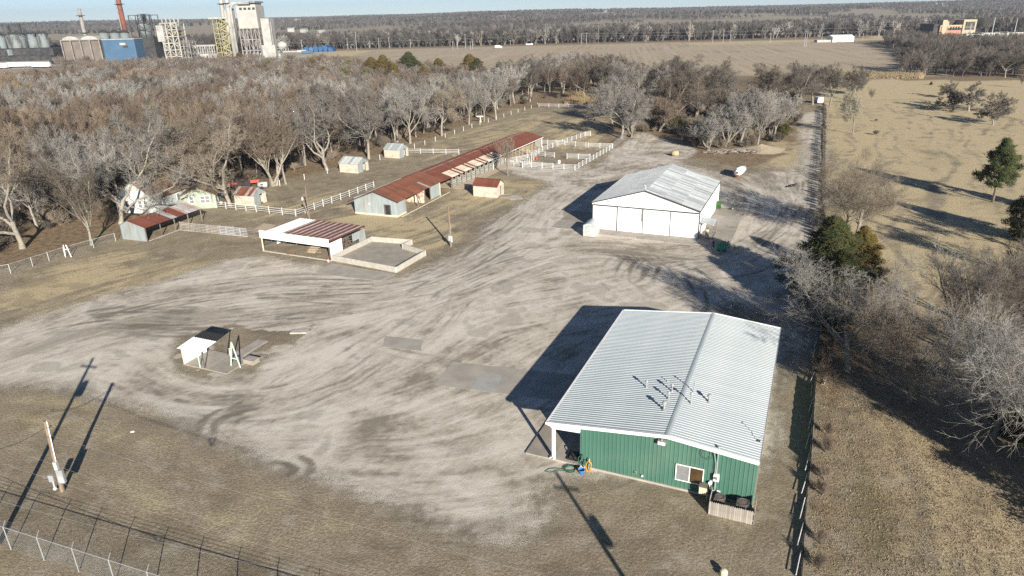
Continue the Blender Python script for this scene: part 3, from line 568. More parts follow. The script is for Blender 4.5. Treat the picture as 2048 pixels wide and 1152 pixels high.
KIND['pine'] = [cedar(9, 10, 6.0, .32, 120, 130, 1.25, .42)]
KIND['farcedar'] = [cedar(12, 7, 4.4, .05, 60, 40, .8, .6)]
C_SILV, C_TAN, C_RED, C_DARK, C_PALE, C_OLIV = (.43,.41,.37), (.36,.295,.215), (.275,.205,.15), (.20,.175,.145), (.50,.47,.42), (.42,.40,.29)
C_CED, C_CEDO = (.030,.042,.018), (.115,.085,.026)
C_ORN = (.38,.28,.18)
_tn = 0
def tree(loc, H, kind, col, label, group=None, rz=None, wide=1.0, tilt=None, var=None, cat='tree', name='bare_tree', trunkcol=None):
    global _tn; _tn += 1; ks = KIND[kind]; tr, cr, h0 = ks[(var if var is not None else _tn) % len(ks)]
    s = H/h0; o = thing(name, label, cat, (loc[0], loc[1], loc[2] if len(loc) > 2 else 0), (rz if rz is not None else random.random()*6.28), group)
    if tilt: o.rotation_euler = (tilt[0], tilt[1], o.rotation_euler[2])
    o.scale = (s*wide, s*wide, s)
    a = link('trunk', tr, o); b = link('crown', cr, o)
    jit = 1+random.uniform(-.1, .1); c = tuple(min(1, x*jit) for x in col); tc = trunkcol or (tuple(.5*x+.5*y for x, y in zip(c, (.30,.27,.22))) if kind not in ('cedar', 'pine', 'farcedar') else (.26,.19,.14))
    k_ = 1 if kind in ('cedar', 'pine', 'farcedar') else TW; a.color = (*[x*TW*.72 for x in tc], 1); b.color = (*[x*k_ for x in c], 1); return o
def ptree(px, py, ty, kind, col, label, **k):
    return tree(gp(px, py), hgt(px, py, ty), kind, col, label, **k)
def twigcol(c, ced=False):
    k = 'leafless_%03d_%03d_%03d' % tuple(int(x*999) for x in c)+('c' if ced else '')
    if k not in MATS:
        m, t, b = newmat(k); oi = nn(t, 'ShaderNodeObjectInfo'); hs = nn(t, 'ShaderNodeHueSaturation'); v = mth(t, 'ADD', mth(t, 'MULTIPLY', oi.outputs['Random'], .6), .7); t.links.new(v, hs.inputs['Value'])
        hs.inputs['Saturation'].default_value = .85; hs.inputs['Color'].default_value = c4(tuple(x*TW for x in c)); t.links.new(hs.outputs[0], b.inputs['Base Color']); b.inputs['Roughness'].default_value = .95; b.inputs['Specular IOR Level'].default_value = .15; MATS[k] = m
    return MATS[k]
# scattering for what nobody would count
def scatter(name, label, protos, pts, rz, sc, idx, cat=None):
    pc = bpy.data.collections.new(name+'_kinds')
    for i, (me_, c) in enumerate(protos):
        o = bpy.data.objects.new('%s_kind_%02d' % (name, i), me_); o.material_slots[0].link = 'OBJECT'; o.material_slots[0].material = twigcol(c, me_.materials[0] is M_cedar); o.color = (*c, 1); pc.objects.link(o)
    me = bpy.data.meshes.new(name); me.vertices.add(len(pts)); me.vertices.foreach_set('co', np.asarray(pts, np.float32).ravel())
    for nm, a, ty in (('turn', rz, 'FLOAT'), ('size', sc, 'FLOAT'), ('which', idx, 'INT')):
        at = me.attributes.new(nm, ty, 'POINT'); at.data.foreach_set('value', np.asarray(a, np.int32 if ty == 'INT' else np.float32))
    o = link(name, me); g = bpy.data.node_groups.new(name, 'GeometryNodeTree')
    g.interface.new_socket('Geometry', in_out='INPUT', socket_type='NodeSocketGeometry'); g.interface.new_socket('Geometry', in_out='OUTPUT', socket_type='NodeSocketGeometry')
    N = g.nodes.new; L = g.links.new; gi = N('NodeGroupInput'); go = N('NodeGroupOutput'); ip = N('GeometryNodeInstanceOnPoints'); ci = N('GeometryNodeCollectionInfo')
    ci.inputs['Collection'].default_value = pc; ci.inputs['Separate Children'].default_value = True; ci.inputs['Reset Children'].default_value = True; ip.inputs['Pick Instance'].default_value = True
    def na(nm, ty): a = N('GeometryNodeInputNamedAttribute'); a.data_type = ty; a.inputs['Name'].default_value = nm; return a.outputs['Attribute']
    cx = N('ShaderNodeCombineXYZ'); L(na('turn', 'FLOAT'), cx.inputs[2]); L(gi.outputs[0], ip.inputs['Points']); L(ci.outputs[0], ip.inputs['Instance']); L(na('which', 'INT'), ip.inputs['Instance Index'])
    L(cx.outputs[0], ip.inputs['Rotation']); L(na('size', 'FLOAT'), ip.inputs['Scale']); L(ip.outputs[0], go.inputs[0])
    md = o.modifiers.new('scatter', 'NODES'); md.node_group = g; return tag(o, label, cat, None, 'stuff')
def join_np(meshes):
    V = []; Fc = []; n = 0
    for me in meshes:
        v = np.zeros(len(me.vertices)*3, np.float32); me.vertices.foreach_get('co', v); f = np.zeros(len(me.loops), np.int32); me.loops.foreach_get('vertex_index', f)
        V.append(v.reshape(-1, 3)); Fc.append(f.reshape(-1, 3)+n); n += len(me.vertices)
    return np.concatenate(V), np.concatenate(Fc)
def fartree(seed, H=9, kind='bush'):
    sp = [dict(s) for s in SPEC['bush']]; sp[0].update(stems=3, lean=.30, len=.45, r=.02); sp[1].update(n=5); sp[2].update(n=5); sp[3].update(n=6, ratio=.7)
    (v0, f0), (v1, f1) = grow(seed, H, sp, .075); s = H/v1[:, 2].max(); return np_mesh('far_tree', np.concatenate([v0, v1])*s, np.concatenate([f0, f1+len(v0)]), M_twig, 3)
FAR = [fartree(50+i) for i in range(4)]

def inpoly(pts, xs, ys):
    o = np.zeros(xs.shape, bool); n = len(pts)
    for k in range(n):
        ax, ay = pts[k][0], pts[k][1]; bx, by = pts[(k+1) % n][0], pts[(k+1) % n][1]
        if ay != by: o ^= ((ay > ys) != (by > ys)) & (xs < (bx-ax)*(ys-ay)/(by-ay)+ax)
    return o
def fill(px, sp, jit=.45, seed=1, world=False, margin=0):
    pts = [gp(*p) for p in px] if not world else px; r = np.random.default_rng(seed)
    x0, x1 = min(p[0] for p in pts), max(p[0] for p in pts); y0, y1 = min(p[1] for p in pts), max(p[1] for p in pts)
    a, b = np.meshgrid(np.arange(x0, x1, sp), np.arange(y0, y1, sp)); a = a+(r.random(a.shape)-.5)*2*jit*sp; b = b+(r.random(b.shape)-.5)*2*jit*sp; k = inpoly(pts, a, b); return a[k], b[k]
def infront(x, y, z=0, m=120):
    q = pj((x, y, z)); return -m < q[0] < 2048+m and q[1] < 1152+m

# ---- the big bare trees along the edge of the left wood
EDGE = [ # px, py, top, kind, colour, tilt, label
 (45,497,225,'gnarl',C_TAN,(0,-.10),'low forked bare tree with pale heavy limbs at the far left edge of the wood'),
 (183,490,300,'vase',C_TAN,None,'slim pale bare tree beside the wire fence, left of the rusty loafing shed'),
 (243,447,215,'gnarl',C_SILV,(0,-.30),'big pale-limbed bare tree leaning left over the white house gable'),
 (306,410,200,'gnarl',C_SILV,(0,-.08),'tall pale bare tree rising between the white house and the timber pole'),
 (352,402,230,'broad',C_TAN,(0,.12),'twin-stemmed brown bare tree behind the rusty loafing shed roof'),
 (425,394,240,'broad',C_TAN,(0,.0),'brown bare tree beside the pale green house wall'),
 (461,412,205,'gnarl',C_TAN,(0,.14),'tan bare tree curving right over the small rust-roofed block shed'),
 (547,372,190,'multi',C_RED,None,'reddish many-stemmed bare tree right of the red tractors'),
 (572,368,215,'vase',C_TAN,None,'thin tan bare tree just inside the wood right of the tractors'),
 (655,341,170,'gnarl',C_SILV,(0,-.05),'grey bare tree with a whitewashed trunk near the larger zinc-roofed shed'),
 (738,318,160,'broad',C_SILV,(0,.05),'spreading silver bare tree between the two zinc-roofed sheds'),
 (790,287,172,'vase',C_SILV,None,'silver bare tree directly behind the smaller zinc-roofed shed'),
 (820,287,165,'broad',C_SILV,None,'silver bare tree just right of the smaller zinc-roofed shed'),
 (884,272,150,'broad',C_TAN,None,'reddish-tan bare tree at the wood edge above the paddock fence'),
 (938,249,150,'vase',C_SILV,None,'narrow silver bare tree at the wood edge above the long stable'),
 (968,243,140,'vase',C_SILV,None,'thin white-trunked bare tree beside the white timber cross post'),
 (992,238,135,'broad',C_SILV,(0,.04),'broad pale silver tree with whitewashed trunk at the paddock corner'),
 (1060,203,130,'broad',C_DARK,None,'dark brown bare tree at the left end of the far white fence'),
 (1100,190,120,'vase',C_RED,None,'reddish bare tree behind the left part of the far white fence'),
]
for e in EDGE: ptree(e[0], e[1], e[2], e[3], e[4], e[6], group='large bare trees along the wood edge', tilt=e[5], trunkcol=(.45,.39,.31))
# ---- the wood behind them
WOOD = [(-330,640),(-60,560),(30,480),(170,440),(250,400),(330,372),(430,365),(470,385),(545,355),(650,325),(850,272),(960,233),(1075,192),(1000,205),(930,222),(860,238),(700,238),(600,226),(480,206),(300,196),(0,200),(-260,205)]
xs, ys = fill(WOOD, 5.6, .46, 5)
order = sorted([(x, y) for x, y in zip(xs, ys) if infront(x, y, 8, 60)], key=lambda p: p[1])
wcol = lambda x, y: (C_TAN if x > -75 else C_ORN, C_RED if x < -30 else C_DARK, C_SILV, C_DARK)[int(np.clip((vnoise(np.array([x]), np.array([y]), 26, 4)[0]*.7+random.random()*.5+(.15 if x > -60 else -.12))*3.4, 0, 3))] if y < 400 else C_TAN
CN_ = {C_ORN: 'orange-brown', C_TAN: 'tan-brown', C_RED: 'reddish-brown', C_SILV: 'silver-grey', C_DARK: 'dark brown'}
LM = [((-60,560), 'at the far left picture edge'), ((150,470), 'left of the loafing shed'), ((265,430), 'behind the white house'), ((400,415), 'behind the pale green house'), ((500,370), 'behind the red tractors'), ((600,355), 'right of the red tractors'), ((704,335), 'behind the larger zinc-roofed hut'), ((791,300), 'behind the smaller zinc-roofed hut'), ((880,275), 'behind the paddock fence'), ((960,240), 'beyond the long stable'), ((1060,205), 'near the far white fence')]
LM = [(gp(*p), t_) for p, t_ in LM]
def wood_label(x, y, c):
    p, t_ = min(LM, key=lambda q: abs(math.atan2(x, y)-math.atan2(q[0].x, q[0].y))); d = math.hypot(x, y)-math.hypot(p.x, p.y)
    rk = 'in the front rank' if d < 9 else 'in the second rank' if d < 18 else 'in the third rank' if d < 28 else 'in the middle' if d < 45 else 'far back'
    return '%s bare tree %s of the wood %s' % (CN_[c], rk, t_)
HOUSE = [gp(265,430), gp(400,415), gp(330,405)]
order = [(x, y) for x, y in order if all((x-h.x)**2+(y-h.y-3)**2 > 64 for h in HOUSE)]
print('wood trees', len(order))
NW = 192; rest = []
for i, (x, y) in enumerate(order):
    c = wcol(x, y)
    if i < NW: tree((x, y), 10.5+5.5*random.random(), 'wooda', c, wood_label(x, y, c), 'trees of the left-hand wood', wide=.72+.28*random.random())
    else: rest.append((x, y, c))
pr = []
wm_ = [np_mesh('wood_tree', *join_np(KIND['wooda'][k][:2]), M_twig, 3) for k in range(5)]
for c in (C_TAN, C_RED, C_SILV, C_DARK, C_ORN):
    for k in range(5): pr.append((wm_[k], c))
ci_ = {C_TAN: 0, C_RED: 1, C_SILV: 2, C_DARK: 3, C_ORN: 4}
scatter('wood_canopy', 'bare brown and grey trees filling the back of the left-hand wood', pr, [(x, y, 0) for x, y, c in rest], [random.random()*6.28 for _ in rest], [.85+.35*random.random() for _ in rest], [ci_[c]*5+random.randrange(5) for x, y, c in rest])
# understorey of brush under the wood edge and the scrub belt behind the wood
bx, by = [], []
for poly, sp, sd_ in ((WOOD, 3.6, 8), ([(1040,212),(1075,200),(1230,186),(1600,215),(1600,150),(1075,160)], 3.8, 9), ([(1245,268),(1330,262),(1400,300),(1500,296),(1570,270),(1600,240),(1600,205),(1300,215),(1240,240)], 2.6, 10)):
    a, b = fill(poly, sp, .5, sd_); k = [infront(x, y, 2, 40) and y < 290 for x, y in zip(a, b)]; bx += list(a[k]); by += list(b[k])
keep = [i for i in range(len(bx)) if all((bx[i]-h.x)**2+(by[i]-h.y)**2 > 42 for h in HOUSE)]
bm_ = [np_mesh('brush', *join_np(KIND['bush'][k][:2]), M_twig, 3) for k in range(3)]; pr = [(b_, c) for c in (C_TAN, C_RED, C_DARK) for b_ in bm_]
scatter('underbrush', 'tangled brown winter brush on the floor of the woods', pr, [(bx[i], by[i], 0) for i in keep], [random.random()*6.28 for _ in keep], [.35+.55*random.random()**2 for _ in keep], [random.randrange(9) for _ in keep])
sx_, sy_, sw, ss = [], [], [], []
for poly, sp, ids, s0, s1, sd_ in (([(-200,205),(0,196),(300,192),(480,202),(600,222),(700,234),(860,234),(930,218),(1000,200),(1060,180),(1000,160),(930,150),(860,140),(640,124),(560,126),(470,122),(380,128),(200,122),(110,124),(110,150),(0,165),(-160,165)], 5.2, (0, 1, 2, 3, 4, 5), .28, .60, 11),
    ([(1790,152),(2060,158),(2300,170),(2300,96),(2060,92),(1900,96),(1790,82),(1760,90),(1850,120)], 6.5, (6, 7, 8, 5), .55, 1.0, 12)):
    a, b = fill(poly, sp, .5, sd_)
    for x, y in zip(a, b):
        if infront(x, y, 3, 60) and not (x < 40 and y > 560 and random.random() < .25): sx_.append(x); sy_.append(y); sw.append(random.choice(ids)); ss.append(s0+(s1-s0)*random.random())
prf = [(wm_[k % 5], c) for k, c in enumerate((C_TAN, C_RED, C_SILV, (.30,.25,.22), C_TAN, (.24,.2,.17), C_DARK, (.16,.13,.11), (.2,.17,.14)))]
scatter('scrub_belt', 'low bare scrub between the wood and the plant and along the right field edge', prf, [(x, y, 0) for x, y in zip(sx_, sy_)], [random.random()*6.28 for _ in sx_], ss, sw)
# river-side band and wooded hills
hx, hy, hi_, hs_ = [], [], [], []
a, b = fill([(-900,800),(1300,830),(1500,900),(1400,960),(600,905),(-1000,880)], 9, .5, 13, True)
for x, y in zip(a, b): hx.append(x); hy.append(y); hi_.append(random.choice((0, 1, 2, 3, 8, 9))); hs_.append(1.3+random.random()*.9)
a, b = fill([(-3900,4700),(-1150,1340),(1250,1340),(3700,4700)], 17, .5, 14, True)
cl = vnoise(a, b*.8, 420, 31)*.6+vnoise(a, b*1.2, 150, 32)*.4; ev = vnoise(a, b, 260, 33)
for x, y, c, e in zip(a, b, cl, ev):
    if not infront(x, y, 30, 40): continue
    near = y < 1700
    if c > (.575 if near else .63): continue
    k = (4+random.randrange(4)) if random.random() < .8 else random.randrange(4)
    if e > .66 and random.random() < .5: k = 10
    if e < .3 and k < 8: k = (0, 1, 2, 9)[k % 4]
    hx.append(x); hy.append(y); hi_.append(k); hs_.append((.75+random.random()*.75)*(1 if y < 3000 else 1.25))
hz = terrain(np.array(hx), np.array(hy)); print('far trees', len(hx))
prh = [(FAR[k % 4], c) for k, c in enumerate(((.16,.14,.125), (.14,.122,.108), (.13,.115,.10), (.20,.18,.155), (.23,.21,.185), (.17,.155,.14), (.27,.25,.22), (.19,.175,.15), (.40,.37,.33), (.115,.105,.095)))]
prh.append((np_mesh('far_cedar', *join_np([KIND['farcedar'][0][1]]), M_cedar, 3), (.05,.06,.03)))
scatter('far_woodland', 'distant leafless woodland along the river and over the low hills', prh, np.stack([hx, hy, hz], 1), np.random.default_rng(3).random(len(hx))*6.28, hs_, hi_)

a_, b_ = fill([(1000,212),(1070,196),(1240,184),(1245,150),(1120,150),(1000,172)], 8.5, .45, 41)
for i_, (x_, y_) in enumerate(zip(a_, b_)):
    c_ = random.choice((C_DARK, C_DARK, C_RED, C_SILV)); q_ = pj((x_, y_, 8)); wh = 'left of' if q_[0] < 1130 else 'right behind' if q_[0] > 1210 else 'behind'; rk_ = 'near' if y_ < 265 else 'back'
    tree((x_, y_), 10+4*random.random(), 'wooda', c_, '%s bare tree in the %s copse row %s the yellow grass' % (CN_[c_], rk_, wh), 'copse beyond the far white fence', wide=1.2)
# ---- countable trees of the middle ground and the right-hand pasture
MID = [
 (1243,277,168,'broad',C_SILV,1.0,'silver bare tree at the paddock corner beside the wire pen'),
 (1262,274,185,'multi',C_SILV,1.0,'silver many-stemmed bare tree right of the wire pen corner'),
 (1225,250,150,'broad',C_SILV,1.0,'tall silver bare tree at the right end of the far white fence'),
 (1285,240,120,'broad',C_SILV,1.0,'tall grey bare tree behind the silver trees at the paddock corner'),
 (1320,262,190,'multi',C_RED,1.1,'reddish thicket tree left of the small green cedar'),
 (1352,258,140,'broad',C_RED,1.0,'rust-brown spreading bare tree standing over the small green cedar'),
 (1390,245,115,'broad',C_DARK,1.1,'dark brown bare tree behind the rust-brown spreading tree'),
 (1430,225,110,'broad',C_DARK,1.1,'dark rounded bare tree at the edge of the ploughed field'),
 (1305,225,118,'broad',C_DARK,1.0,'dark bare tree standing left of the rust-brown spreading tree'),
 (1415,300,228,'multi',C_SILV,1.1,'low twisted silver bare tree above the dark shadow patch'),
 (1448,292,205,'multi',C_SILV,1.0,'silver bare tree behind the brush pile, left of the middle'),
 (1480,288,178,'broad',C_SILV,.9,'tall silver bare tree standing straight behind the brush pile'),
 (1515,292,172,'vase',C_SILV,1.2,'slim silver bare tree with a pale straight stem by the sand mound'),
 (1540,280,185,'multi',C_SILV,1.0,'silver bare tree leaning over the dark green cedar shrub'),
 (1565,262,180,'broad',C_SILV,1.0,'silver bare tree nearest the grass lane, right of the sand mound'),
 (1500,262,165,'multi',C_SILV,1.0,'silver bare thicket tree at the back of the middle clump'),
 (1455,250,172,'multi',C_TAN,1.0,'tan thicket tree at the back left of the middle clump'),
 (1540,225,125,'broad',C_TAN,1.0,'tan bare tree behind the middle clump near the lane'),
 (1575,225,120,'broad',C_DARK,1.1,'dark bare tree left of the lane below the ploughed field'),
 (1600,214,118,'broad',C_DARK,1.1,'dark dome-shaped bare tree over the head of the lane'),
 (1625,210,124,'broad',C_DARK,1.1,'dark bare tree right beside the white van at the lane end'),
 (1660,212,128,'broad',C_DARK,1.0,'dark bare tree just right of the fence line at the lane end'),
 (1690,198,126,'broad',C_DARK,1.0,'dark bare tree at the near left corner of the straw pasture'),
 (1715,190,128,'oak',C_DARK,1.0,'wide dark bare tree on the field edge left of the pasture'),
 (1016,351,262,'vase',C_TAN,.85,'slim upswept bare tree standing alone by the white corral rails'),
 (1168,200,128,'broad',C_RED,1.0,'reddish bare tree behind the yellow grass patch'),
 (1205,188,118,'broad',C_DARK,1.1,'dark bare tree behind the right side of the yellow grass patch'),
 (1140,178,112,'broad',C_TAN,1.0,'tan bare tree behind the left side of the yellow grass patch'),
 (1250,205,112,'broad',C_DARK,1.1,'dark round-topped bare tree right of the yellow grass patch'),
 (1350,200,105,'broad',C_DARK,1.2,'dark bare tree bordering the ploughed field, left of its gap'),
 (1085,172,110,'broad',C_SILV,1.0,'grey bare tree against the field behind the far white fence'),
 (1705,268,168,'broad',C_OLIV,.75,'olive-grey bare tree with a split pale trunk beside the lane fence'),
 (1741,207,172,'vase',C_TAN,.8,'small sparse bare tree behind the olive-grey one'),
 (1896,196,158,'oak',C_DARK,1.25,'wide dark oak farthest of the three in the straw pasture'),
 (1937,222,163,'oak',C_DARK,1.25,'wide dark oak in the middle of the three in the straw pasture'),
 (1986,250,180,'oak',C_DARK,1.2,'wide dark oak nearest of the three in the straw pasture, on a double trunk'),
 (2042,176,146,'vase',C_DARK,.8,'thin bare tree at the right picture edge by the pasture hedge'),
 (1712,480,300,'spread',C_TAN,1.1,'spreading many-stemmed bare tree above the olive cedar'),
 (1690,470,350,'spread',C_TAN,1.0,'low bare tree over the fence left of the spreading many-stemmed one'),
 (1695,742,474,'spread',C_SILV,1.3,'pale-trunked bare tree standing in front of the cedars'),
 (1640,590,510,'multi',C_SILV,.8,'bare sapling clump on the fence in front of the dark cedar'),
 (1815,805,570,'spread',C_TAN,.9,'thin young bare tree alone in the leaf litter right of the fence'),
 (1968,735,430,'spread',C_DARK,1.0,'large dark-trunked bare tree near the right picture edge'),
 (1985,880,610,'spread',C_SILV,1.0,'pale-twigged bare tree low at the right picture edge'),
 (2075,950,600,'spread',C_SILV,1.0,'pale drooping bare tree cut by the right picture edge'),
 (2065,760,520,'spread',C_SILV,1.0,'pale bare tree behind the large dark-trunked one at the right edge'),
 (1905,700,480,'vase',C_SILV,1.1,'upright bare tree left of the large dark-trunked one at right'),
 (1765,700,575,'vase',C_TAN,.9,'thin upright bare tree between the pale-trunked and the young one'),
 (2030,690,430,'vase',C_DARK,1.1,'tall upright bare tree at the right edge behind the dark-trunked one'),
 (1950,820,600,'vase',C_SILV,1.0,'upright silver bare tree in front of the large dark-trunked one'),
 (1648,770,700,'bush',C_RED,.8,'reddish briar bush on the fence right of the green building'),
 (1880,120,92,'broad',C_OLIV,1.6,'yellowish willow crown in front of the brick building'),
 (1850,124,96,'broad',C_OLIV,1.5,'yellowish willow crown left of the brick building'),
 (1960,152,100,'broad',C_DARK,1.3,'dark bare tree right of the orange truck'),
 (2010,155,98,'broad',C_DARK,1.3,'dark bare tree at the far right of the pasture hedge'),
 (1850,150,104,'broad',C_DARK,1.3,'dark bare tree at the left end of the pasture hedge'),
 (1805,140,92,'broad',C_DARK,1.4,'dark bare tree overhanging the ploughed field corner'),
]
for e in MID: ptree(e[0], e[1], e[2], e[3], e[4], e[6], group='bare trees of the yard and pasture', wide=e[5]*(1.3 if 175 < e[1] < 310 and e[0] < 1640 and e[3] != 'vase' else 1))
for (px, py, ty, k, c, w, lb) in [
 (1644,598,438,'cedar',C_CED,1.12,'large dark green cedar at the bend of the drive, leftmost of its group'),
 (1668,645,505,'cedar',C_CED,1.2,'large dark green cedar behind the pale-trunked bare tree'),
 (1712,566,456,'cedar',C_CEDO,1.0,'orange-tinged cedar on the right of the drive-side group'),
 (1632,640,560,'cedar',C_CED,1.0,'low dark cedar hugging the fence at the drive bend'),
 (1985,404,282,'pine',(.03,.05,.02),1.0,'lone green pine with a bare lower trunk in the straw pasture'),
 (1352,259,225,'cedar',(.06,.075,.02),1.1,'small green cedar in the middle clump'),
 (1561,272,232,'cedar',(.06,.06,.02),1.1,'dark olive cedar shrub by the sand mound'),
 (1500,262,238,'cedar',C_CED,1.0,'small dark cedar half hidden in the middle clump'),
 (1862,170,163,'cedar',(.08,.05,.03),1.2,'tiny dark shrub standing alone at the back of the straw pasture'),
 (2046,880,760,'cedar',C_CED,1.1,'dark green cedar low behind the pale twigs at the right edge')]:
    ptree(px, py, ty, k, c, lb, group='evergreens', wide=w, name='pine_tree' if k == 'pine' else 'cedar_tree')
for i, (px, py, ty, c) in enumerate([(820,150,112,C_CED),(768,152,118,C_CEDO),(745,150,122,C_CEDO),(878,150,124,C_CEDO),(940,148,116,C_CEDO),(955,150,124,C_CED),(700,146,128,(.10,.12,.02)),(626,140,124,C_CEDO),(575,142,128,C_CEDO),(540,142,128,(.11,.11,.02)),(650,155,140,C_CEDO),(690,162,145,(.10,.12,.02)),(735,160,145,(.10,.12,.02)),(520,150,138,C_CEDO),(482,128,112,C_CEDO),(600,158,142,C_CEDO),(788,162,135,C_CEDO),(850,166,140,C_CEDO),(560,160,146,C_CEDO),(1000,160,132,C_CED)]):
    ptree(px, py, ty-7, 'cedar', c, ('dark green' if c == C_CED else 'olive-orange' if c == C_CEDO else 'yellow-green')+' cedar showing above the bare scrub behind the wood', group={C_CED: 'dark green cedars in the scrub', C_CEDO: 'olive cedars in the scrub'}.get(c, 'yellow-green cedars in the scrub'), wide=1.5, name='cedar_tree')
for px, py, ty, lb in [(1751,243,236,'small dead shrub in the straw pasture beside the olive-grey tree'),(1753,270,258,'small dark shrub in the straw pasture nearer than its neighbour'),(1560,285,262,'brown bramble at the edge of the grass lane')]:
    ptree(px, py, ty, 'bush', C_DARK, lb, name='shrub', cat='shrub')
# trees beyond the right-hand picture edge and behind the viewer, whose shadows reach into view
OFFTREES = [(38.5, 35.5, 7.5, 'cedar', C_CED, 1.3, 'dense cedar just outside the right picture edge, shading the leaf litter'), (45, 37, 8.5, 'cedar', C_CED, 1.2, 'second dense cedar just outside the right picture edge'),
 (*gp(2058, 482)[:2], 8.6, 'cedar', C_CED, 1.0, 'cedar outside the right picture edge, shading the near pasture'), (*gp(2075, 510)[:2], 9, 'broad', C_DARK, 1.0, 'bare tree outside the right picture edge by the near pasture'), (*gp(2110, 425)[:2], 7, 'cedar', C_CED, .8, 'cedar outside the right picture edge, farther along the pasture'), (*gp(2100, 570)[:2], 10, 'broad', C_DARK, 1.0, 'bare tree outside the right picture edge, farther along the pasture'),
 (1.0, 12.0, 6.5, 'multi', C_DARK, .7, 'bushy bare tree below the bottom picture edge, right one of two'), (-9.0, 12.5, 7.5, 'multi', C_DARK, .8, 'bushy bare tree below the bottom picture edge, left one of two')]
for (x, y, H, k, c, w, lb) in OFFTREES:
    tree((x, y), H, k, c, lb, wide=w, name='cedar_tree' if k == 'cedar' else 'bare_tree')
# ------------------------------------------------------------------ building helpers (local frame: x along the front, y away, z up)
def panel_mesh(name, w, L, ribs=3, rh=.03, rw=.06, th=.012, mat_=None, wave=False):
    """a ribbed sheet: x across, y along the ribs, z outwards"""
    m = MB(); prof = [(0, 0)]
    if wave:
        n = ribs*2
        for k in range(n+1): prof.append((w*k/n, rh if k % 2 else 0))
        prof = prof[1:]
    else:
        for k in range(ribs):
            c = w*(k+.5)/ribs; prof += [(c-rw, 0), (c-rw*.45, rh), (c+rw*.45, rh), (c+rw, 0)]
        prof.append((w, 0))
    n = len(prof); vs_ = [(x, y, z) for y in (0, L) for x, z in prof]+[(0, 0, -th), (w, 0, -th), (w, L, -th), (0, L, -th)]
    fs = [(i, i+1, i+1+n, i+n) for i in range(n-1)]+[(2*n, 2*n+3, 2*n+2, 2*n+1), tuple([2*n]+[2*n+1]+list(range(n-1, -1, -1))), tuple([2*n+2, 2*n+3]+list(range(n, 2*n)))]
    fs += [(2*n+3, 2*n, 0, n), (2*n+1, 2*n+2, 2*n-1, n-1)]
    m.add(vs_, fs); return m.mesh(name, mat_)
def axes_mx(o, X, Y):
    X = Vector(X).normalized(); Y = Vector(Y).normalized(); Z = X.cross(Y).normalized(); M = Matrix((X, Y, Z)).transposed().to_4x4(); M.translation = Vector(o); return M
def sheets(parent, name, o, X, Y, total, w, L, mats, ribs=3, rh=.03, rw=.06, jitter=.0, wave=False, gap=.004, pick=None, laps=1):
    """lay equal sheets side by side from o along X, each running L along Y"""
    n = max(1, round(total/w)); w = total/n; X = Vector(X).normalized(); Y = Vector(Y).normalized(); o = Vector(o); Z = X.cross(Y)
    mats = mats if isinstance(mats, (list, tuple)) else [mats]; cache = {}
    for i in range(n):
        for l in range(laps):
            mt = pick(i, n, l) if pick else mats[0]
            if mt.name not in cache: cache[mt.name] = panel_mesh(name, w-gap, L/laps, ribs, rh, rw, mat_=mt, wave=wave)
            M = axes_mx(o+X*(w*i)+Y*(L/laps*l)+Z*(.006*l+random.uniform(-.5, .5)*jitter), X, Y+Z*random.uniform(-.5, .5)*jitter*.3); link(name, cache[mt.name], parent, mx=M)
def gable_roof(parent, x0, x1, y0, y1, zl, zr, xr, zt, w, mats, axis='y', nm='roof_panel', ribs=3, rh=.03, rw=.06, wave=False, jitter=0, pickl=None, pickr=None, rafters=True, laps=1):
    """ridge runs along y at x = xr; left eave x0 at zl, right eave x1 at zr"""
    Ll = math.hypot(xr-x0, zt-zl); Lr = math.hypot(x1-xr, zt-zr)
    sheets(parent, nm, (x0, y1, zl), (0, -1, 0), (xr-x0, 0, zt-zl), y1-y0, w, Ll, mats, ribs, rh, rw, jitter, wave, pick=pickl, laps=laps)
    sheets(parent, nm, (x1, y0, zr), (0, 1, 0), (xr-x1, 0, zt-zr), y1-y0, w, Lr, mats, ribs, rh, rw, jitter, wave, pick=pickr, laps=laps)
def thinwall(parent, name, poly, depth, m):   # vertical wall given as a 3-D outline
    return MB().prism(poly, depth).build(name, m, parent)
UAZ = R_(-24.0)
def local(o, P_):  # world point into o's frame
    c, s = math.cos(o.rotation_euler.z), math.sin(o.rotation_euler.z); d = Vector(P_)-o.location; return Vector((d.x*c+d.y*s, -d.x*s+d.y*c, d.z))

